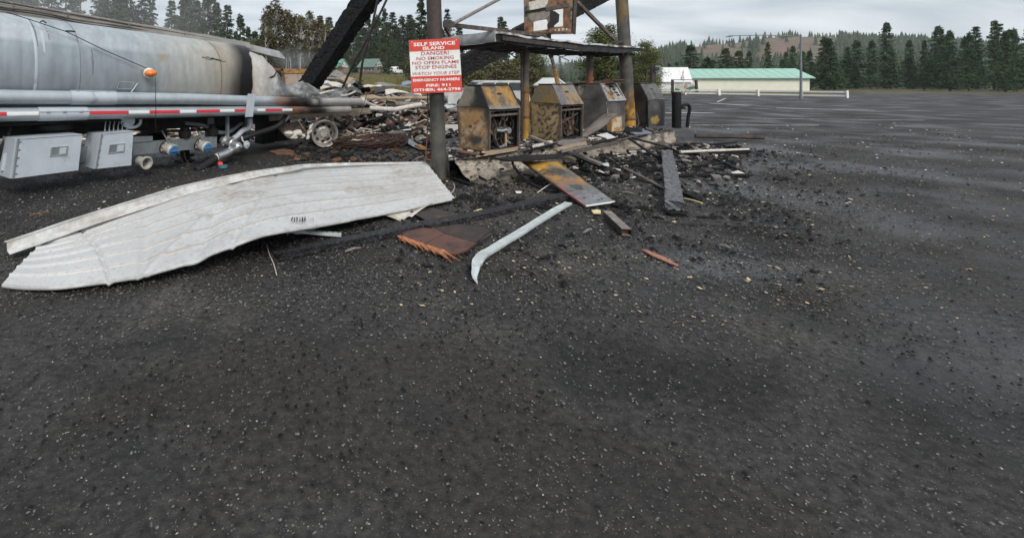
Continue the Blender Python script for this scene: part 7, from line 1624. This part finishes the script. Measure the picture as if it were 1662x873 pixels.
house('shed', 'small bluish white shed beyond the second pump and the stovepipe', 893, 40, 1.6, 2.2, .9, .55, R(10), pm('blue_white', (.55, .62, .7), (.68, .74, .8), 2, (.6, .8), 0, .05), M_white, cat='shed', base=.35, ridge='y', eave=.08)
hs = house('shed', 'white ribbed shed with a gabled roof beyond the last pump', 1080, 72, 5.2, 7, 1.5, 1.95, R(-24), M_white, M_white, M_white, cat='shed', base=0, ridge='x', eave=.2)
for k in range(9): m = MB(); m.box((-2.4 + .6 * k, -3.53, .75), .08, .05, 1.45); part('wall_rib', m, M_galv, hs)
hl = house('hall', 'long cream hall with a mint green roof and dark green gable', 1185, 76, 16.5, 8, 2.1, 1.25, R(-12), M_creamwall, M_mint, M_darkgreen, cat='hall', base=0, ridge='x', eave=.45)
for k in range(5): m = MB(); m.box((-6.5 + 3.2 * k, -4.03, 1.0), .05, .05, 2.0); part('wall_batten', m, M_palewall, hl)
m = MB(); m.box((-8.28, -1.2, 1.0), .06, 1.6, 1.9); part('door', m, M_palewall, hl)
m = MB(); m.box((-7.4, -4.04, .6), .35, .08, .6); part('meter_box', m, M_grey_dark, hl)
# post with a grey meter box, board sign, flag, white rail fence, lamp, stovepipe
t = thing('meter_post', 'dark post with a grey meter box behind the last pump', 'post', (0, 0, 0)); D = 24; base_ = P(1060, 188, D); base_.z = 0; t.location = base_
m = MB(); m.bar(base_, P(1059.5, 107, D), .2, .2, (0, 1, 0)); part('pole', m, M_steel_dark, t); m = MB(); m.box(P(1066.5, 112, D - .1), .26, .2, .3); part('meter_box', m, M_grey_dark, t); m = MB(); m.disc(P(1066.5, 112, D - .2), (0, -1, 0), .09, .06, 14); part('meter_dial', m, M_glass, t)
t = thing('board_sign', 'painted board sign between two dark posts in front of the hall', 'sign', G(1112, 151)); D = 58
for a, b in (((1091.5, 153), (1091.5, 129.5)), ((1131, 150), (1129.5, 130))): m = MB(); m.bar(P(*a, D), P(*b, D), .22, .22, (0, 1, 0)); part('post', m, M_steel_dark, t)
m = MB(); m.bar(P(1090, 130, D), P(1131, 130, D), .1, .1); part('cross_bar', m, M_grey_dark, t)
def bpoly(pts, o, mat, nm, par): m = MB(); m.prism([P(x, y, D - o) for x, y in pts], V((0, .04, 0))); return part(nm, m, mat, par)
bd = bpoly([(1096, 147.5), (1096, 138), (1101, 137), (1105, 138.5), (1112, 136), (1118, 138.5), (1124, 136), (1128, 138), (1128, 147.5)], 0, M_cream, 'board', t)
bpoly([(1096, 147), (1096, 143.5), (1102, 144.5), (1104, 147)], .06, M_darkgreen, 'painted_hill', bd); bpoly([(1114, 144), (1121, 141), (1128, 140), (1128, 144), (1120, 145)], .06, M_darkgreen, 'painted_hill', bd); bpoly([(1119, 147), (1120, 145), (1128, 145), (1128, 147.5)], .06, M_bluegrey, 'painted_lake', bd); bpoly([(1111, 141), (1113.5, 137), (1116.5, 139), (1115, 143.5), (1112, 143)], .06, M_tan, 'painted_figure', bd)
t = thing('flag_pole', 'short white pole with a red and white flag before the hall gable', 'flag', G(1109, 150)); D = 64
m = MB(); m.tube([P(1109.5, 150, D), P(1109.5, 114, D)], .06, 8); part('pole', m, M_white, t); m = MB(); m.quad(P(1109, 117, D), P(1107.5, 118, D - .2), P(1105, 130, D), P(1110, 130, D), 4, 6, None, .01, lambda s, t_, p: V((0, .1 * math.sin(t_ * 6 + s * 3), 0))); fl_ = part('flag', m, M_red, t)
for k in range(3): m = MB(); m.prism([P(1106 + k * 1.2, 129, D - .14), P(1107 + k * 1.2, 129, D - .14), P(1108.6 + k * .4, 119, D - .18), P(1108.2 + k * .4, 119, D - .18)], V((0, .03, 0))); part('white_stripe', m, M_white, fl_)
t = thing('rail_fence', 'low white two rail fence along the far edge of the lot', 'fence', G(1080, 153))
def FP(px, z): D = lerp(60, 50, (px - 1072) / 250); p = P(px, 0, D); p.z = z; return p
for x0, x1 in ((1068, 1112), (1112, 1167), (1167, 1230), (1230, 1300), (1300, 1375)):
    for z in (.18, .55): m = MB(); m.bar(FP(x0, z), FP(x1, z + .02), .1, .16); part('rail', m, M_white, t)
for x in (1070, 1112, 1167, 1230, 1300, 1374): m = MB(); m.bar(FP(x, -.02) + V((0, -.1, 0)), FP(x - .6, .72) + V((0, -.1, 0)), .3 if x == 1167 else .18, .1, (0, 1, 0)); part('post', m, M_white, t)
t = thing('street_lamp', 'street lamp arm reaching in over the far side of the lot', 'lamp', G(1300, 162)); D = F * H / (162 - HY)
m = MB(); m.tube([P(1300, 162, D), P(1300, 58, D)], [.11, .07], 10); part('pole', m, M_grey_dark, t, True); m = MB(); m.tube([P(1300, 60, D), P(1240, 57.5, D), P(1186, 58.5, D)], .035, 8); part('arm', m, M_grey_dark, t, True); m = MB(); m.tube([P(1190, 58.3, D), P(1184, 59.2, D), P(1178, 60.4, D)], [.06, .1, .03], 8); part('lamp_head', m, M_grey_dark, t, True)
t = thing('stovepipe', 'leaning rusty stovepipe smoking behind the second pump', 'chimney', P(904, 150, 28)); D = 28
m = MB(); m.tube([P(909, 172, D), P(905, 135, D), P(900, 112, D)], .12, 14); part('pipe', m, M_ochre, t, True); m = MB(); m.tube([P(900.5, 113, D), P(895, 93, D)], .1, 14); part('flue', m, M_steel_brown, t, True); m = MB(); m.lathe(P(895, 93.5, D), (-.25, 0, 1), [(0, .12), (.16, .15), (.18, .1), (0, .08)], 16); part('flue_mouth', m, M_dark, t)
t = thing('burnt_ruin', 'low burnt wall frame behind the second and third pumps', 'ruin', G(940, 185)); D = 22
for a, b in (((930, 136), (1010, 132)), ((905, 139), (960, 137)), ((935, 136), (936, 175)), ((1000, 133), (1001, 172))): m = MB(); m.bar(P(*a, D), P(*b, D), .12, .12, (0, 1, 0)); part('stud', m, M_steel_dark, t)

mb = MB(); cp = catmull([G(x, y, .012) for x, y in ((1010, 352), (1040, 356), (1090, 361), (1150, 365), (1230, 368), (1330, 372))], 8)
mb.surf(lambda s, t: along(cp, s) + V((.01 * nz((s * 40, 1, 1), 1), (t - .5) * .025 + .012 * nz((s * 30, 2, 1), 1), 0)), 120, 1); setting('tarmac_crack', mb, M_char)
gscatter('burnt_litter', [M_char, M_char, M_dark, M_steel_dark, M_rust], 1500, lambda q: G(q.uniform(470, 760), q.uniform(196, 262), 0), .03, 61, .6)
gscatter('burnt_litter', [M_char, M_char, M_steel_dark, M_greywood, M_ash], 700, lambda q: G(q.uniform(930, 1200), 236 + abs(q.gauss(0, 28)), 0), .026, 62, .7)
q = random.Random(58)
for k, (px, py, dx_, dy_) in enumerate(((712, 350, 22, -3), (846, 366, 18, 5), (905, 398, 16, 4), (960, 372, -14, 6), (1058, 352, 20, 4), (1130, 352, 24, 2), (1168, 398, 18, 5), (1060, 385, -16, 5), (880, 420, 14, -3), (1010, 312, 20, 3), (1150, 300, 22, 4), (1180, 330, -18, 4), (560, 408, 26, -6), (690, 432, 14, 2))):
    a, b_ = G(px, py, .015), G(px + dx_, py + dy_, .015)
    rod([a, a.lerp(b_, .5) + V((.01, .012, .008)), b_], [.012, .016, .006], M_char if k % 3 else M_greywood, 'charred_sliver', 'charred sliver of wood on the tarmac' if k % 3 else 'grey sliver of wood on the tarmac', 'wood shard', 5, 'charred slivers on the tarmac' if k % 3 else 'grey slivers on the tarmac')
# charcoal lumps one can pick out on the tarmac
q = random.Random(23)
for (px, py, r, lab) in ((1003, 333, .07, 'charcoal lump against the near corner of the yellow panel'), (1013, 337, .05, 'flat charcoal piece just past the yellow panel corner'), (1044, 338, .045, 'small charcoal lump between the panel and the grey timber'), (1098, 347, .08, 'charcoal lump right below the end of the grey timber'), (1022, 345, .045, 'charcoal crumb above the square tube end'), (755, 320, .07, 'black lump near the corner of the white sheet'), (787, 322, .07, 'black lump below the moss at the island foot'), (843, 327, .06, 'black lump on the long charred plank'), (884, 336, .06, 'black lump beside the far end of the metal strip'), (745, 302, .05, 'black lump at the foot of the sign post'), (700, 318, .05, 'dark crumb hidden by the white sheet corner')):
    p = G(px, py, r * .3); m = MB(); blob(m, p, r, px * .7, (1.5, .9, .6), 10, .6); solid('charcoal_lump', m, M_char, lab, 'charcoal', 'charcoal lumps on the tarmac')

# ------------------------------------------------------------------ smoke and haze
def smoke(name, c, rad, dens, col, seed):
    m = MB(); blob(m, c, 1, seed, rad, 20, .3)
    o = setting(name, m, [], 'stuff', True); mt = bpy.data.materials.new(name); mt.use_nodes = True; nt = mt.node_tree; nt.nodes.clear()
    ou = nt.nodes.new('ShaderNodeOutputMaterial'); vp = nt.nodes.new('ShaderNodeVolumePrincipled'); nt.links.new(vp.outputs[0], ou.inputs['Volume'])
    vp.inputs['Color'].default_value = (*col, 1)
    # thinner towards the rim, so that the plume has no edge
    tcn = nt.nodes.new('ShaderNodeTexCoord'); su_ = nt.nodes.new('ShaderNodeVectorMath'); su_.operation = 'SUBTRACT'; su_.inputs[1].default_value = tuple(c)
    dv = nt.nodes.new('ShaderNodeVectorMath'); dv.operation = 'DIVIDE'; dv.inputs[1].default_value = rad; ln = nt.nodes.new('ShaderNodeVectorMath'); ln.operation = 'LENGTH'
    nt.links.new(tcn.outputs['Object'], su_.inputs[0]); nt.links.new(su_.outputs[0], dv.inputs[0]); nt.links.new(dv.outputs[0], ln.inputs[0])
    mr = nt.nodes.new('ShaderNodeMapRange'); mr.interpolation_type = 'SMOOTHSTEP'; mr.inputs[1].default_value = .15; mr.inputs[2].default_value = .95; mr.inputs[3].default_value = dens; mr.inputs[4].default_value = 0
    nt.links.new(ln.outputs['Value'], mr.inputs[0])
    nn = nt.nodes.new('ShaderNodeTexNoise'); nn.inputs['Scale'].default_value = 2.2 / max(rad); nn.inputs['Detail'].default_value = 4; nt.links.new(tcn.outputs['Object'], nn.inputs['Vector'])
    m2 = nt.nodes.new('ShaderNodeMapRange'); m2.inputs[1].default_value = .35; m2.inputs[2].default_value = .65; nt.links.new(nn.outputs['Fac'], m2.inputs[0])
    mu = nt.nodes.new('ShaderNodeMath'); mu.operation = 'MULTIPLY'; nt.links.new(mr.outputs[0], mu.inputs[0]); nt.links.new(m2.outputs[0], mu.inputs[1]); nt.links.new(mu.outputs[0], vp.inputs['Density'])
    o.data.materials.append(mt)
if True:
    smoke('smoke', P(476, 98, 20), (1.5, 1.0, .75), .4, (.8, .82, .84), 3)
    smoke('smoke', P(906, 108, 29), (1.1, .8, 1.0), .5, (.85, .86, .88), 5)
    smoke('smoke', P(130, 20, 42), (20, 9, 9), .055, (.9, .91, .92), 7)
    hz_ = MB(); hz_.box((650, 740, 39.2), 2400, 1660, 82)
    hz_ = setting('haze', hz_, [], 'stuff'); mt = bpy.data.materials.new('haze'); mt.use_nodes = True; nt = mt.node_tree; nt.nodes.clear()
    ou = nt.nodes.new('ShaderNodeOutputMaterial'); vp = nt.nodes.new('ShaderNodeVolumePrincipled'); nt.links.new(vp.outputs[0], ou.inputs['Volume']); vp.inputs['Color'].default_value = (.88, .91, .95, 1); vp.inputs['Density'].default_value = .0002; hz_.data.materials.append(mt)
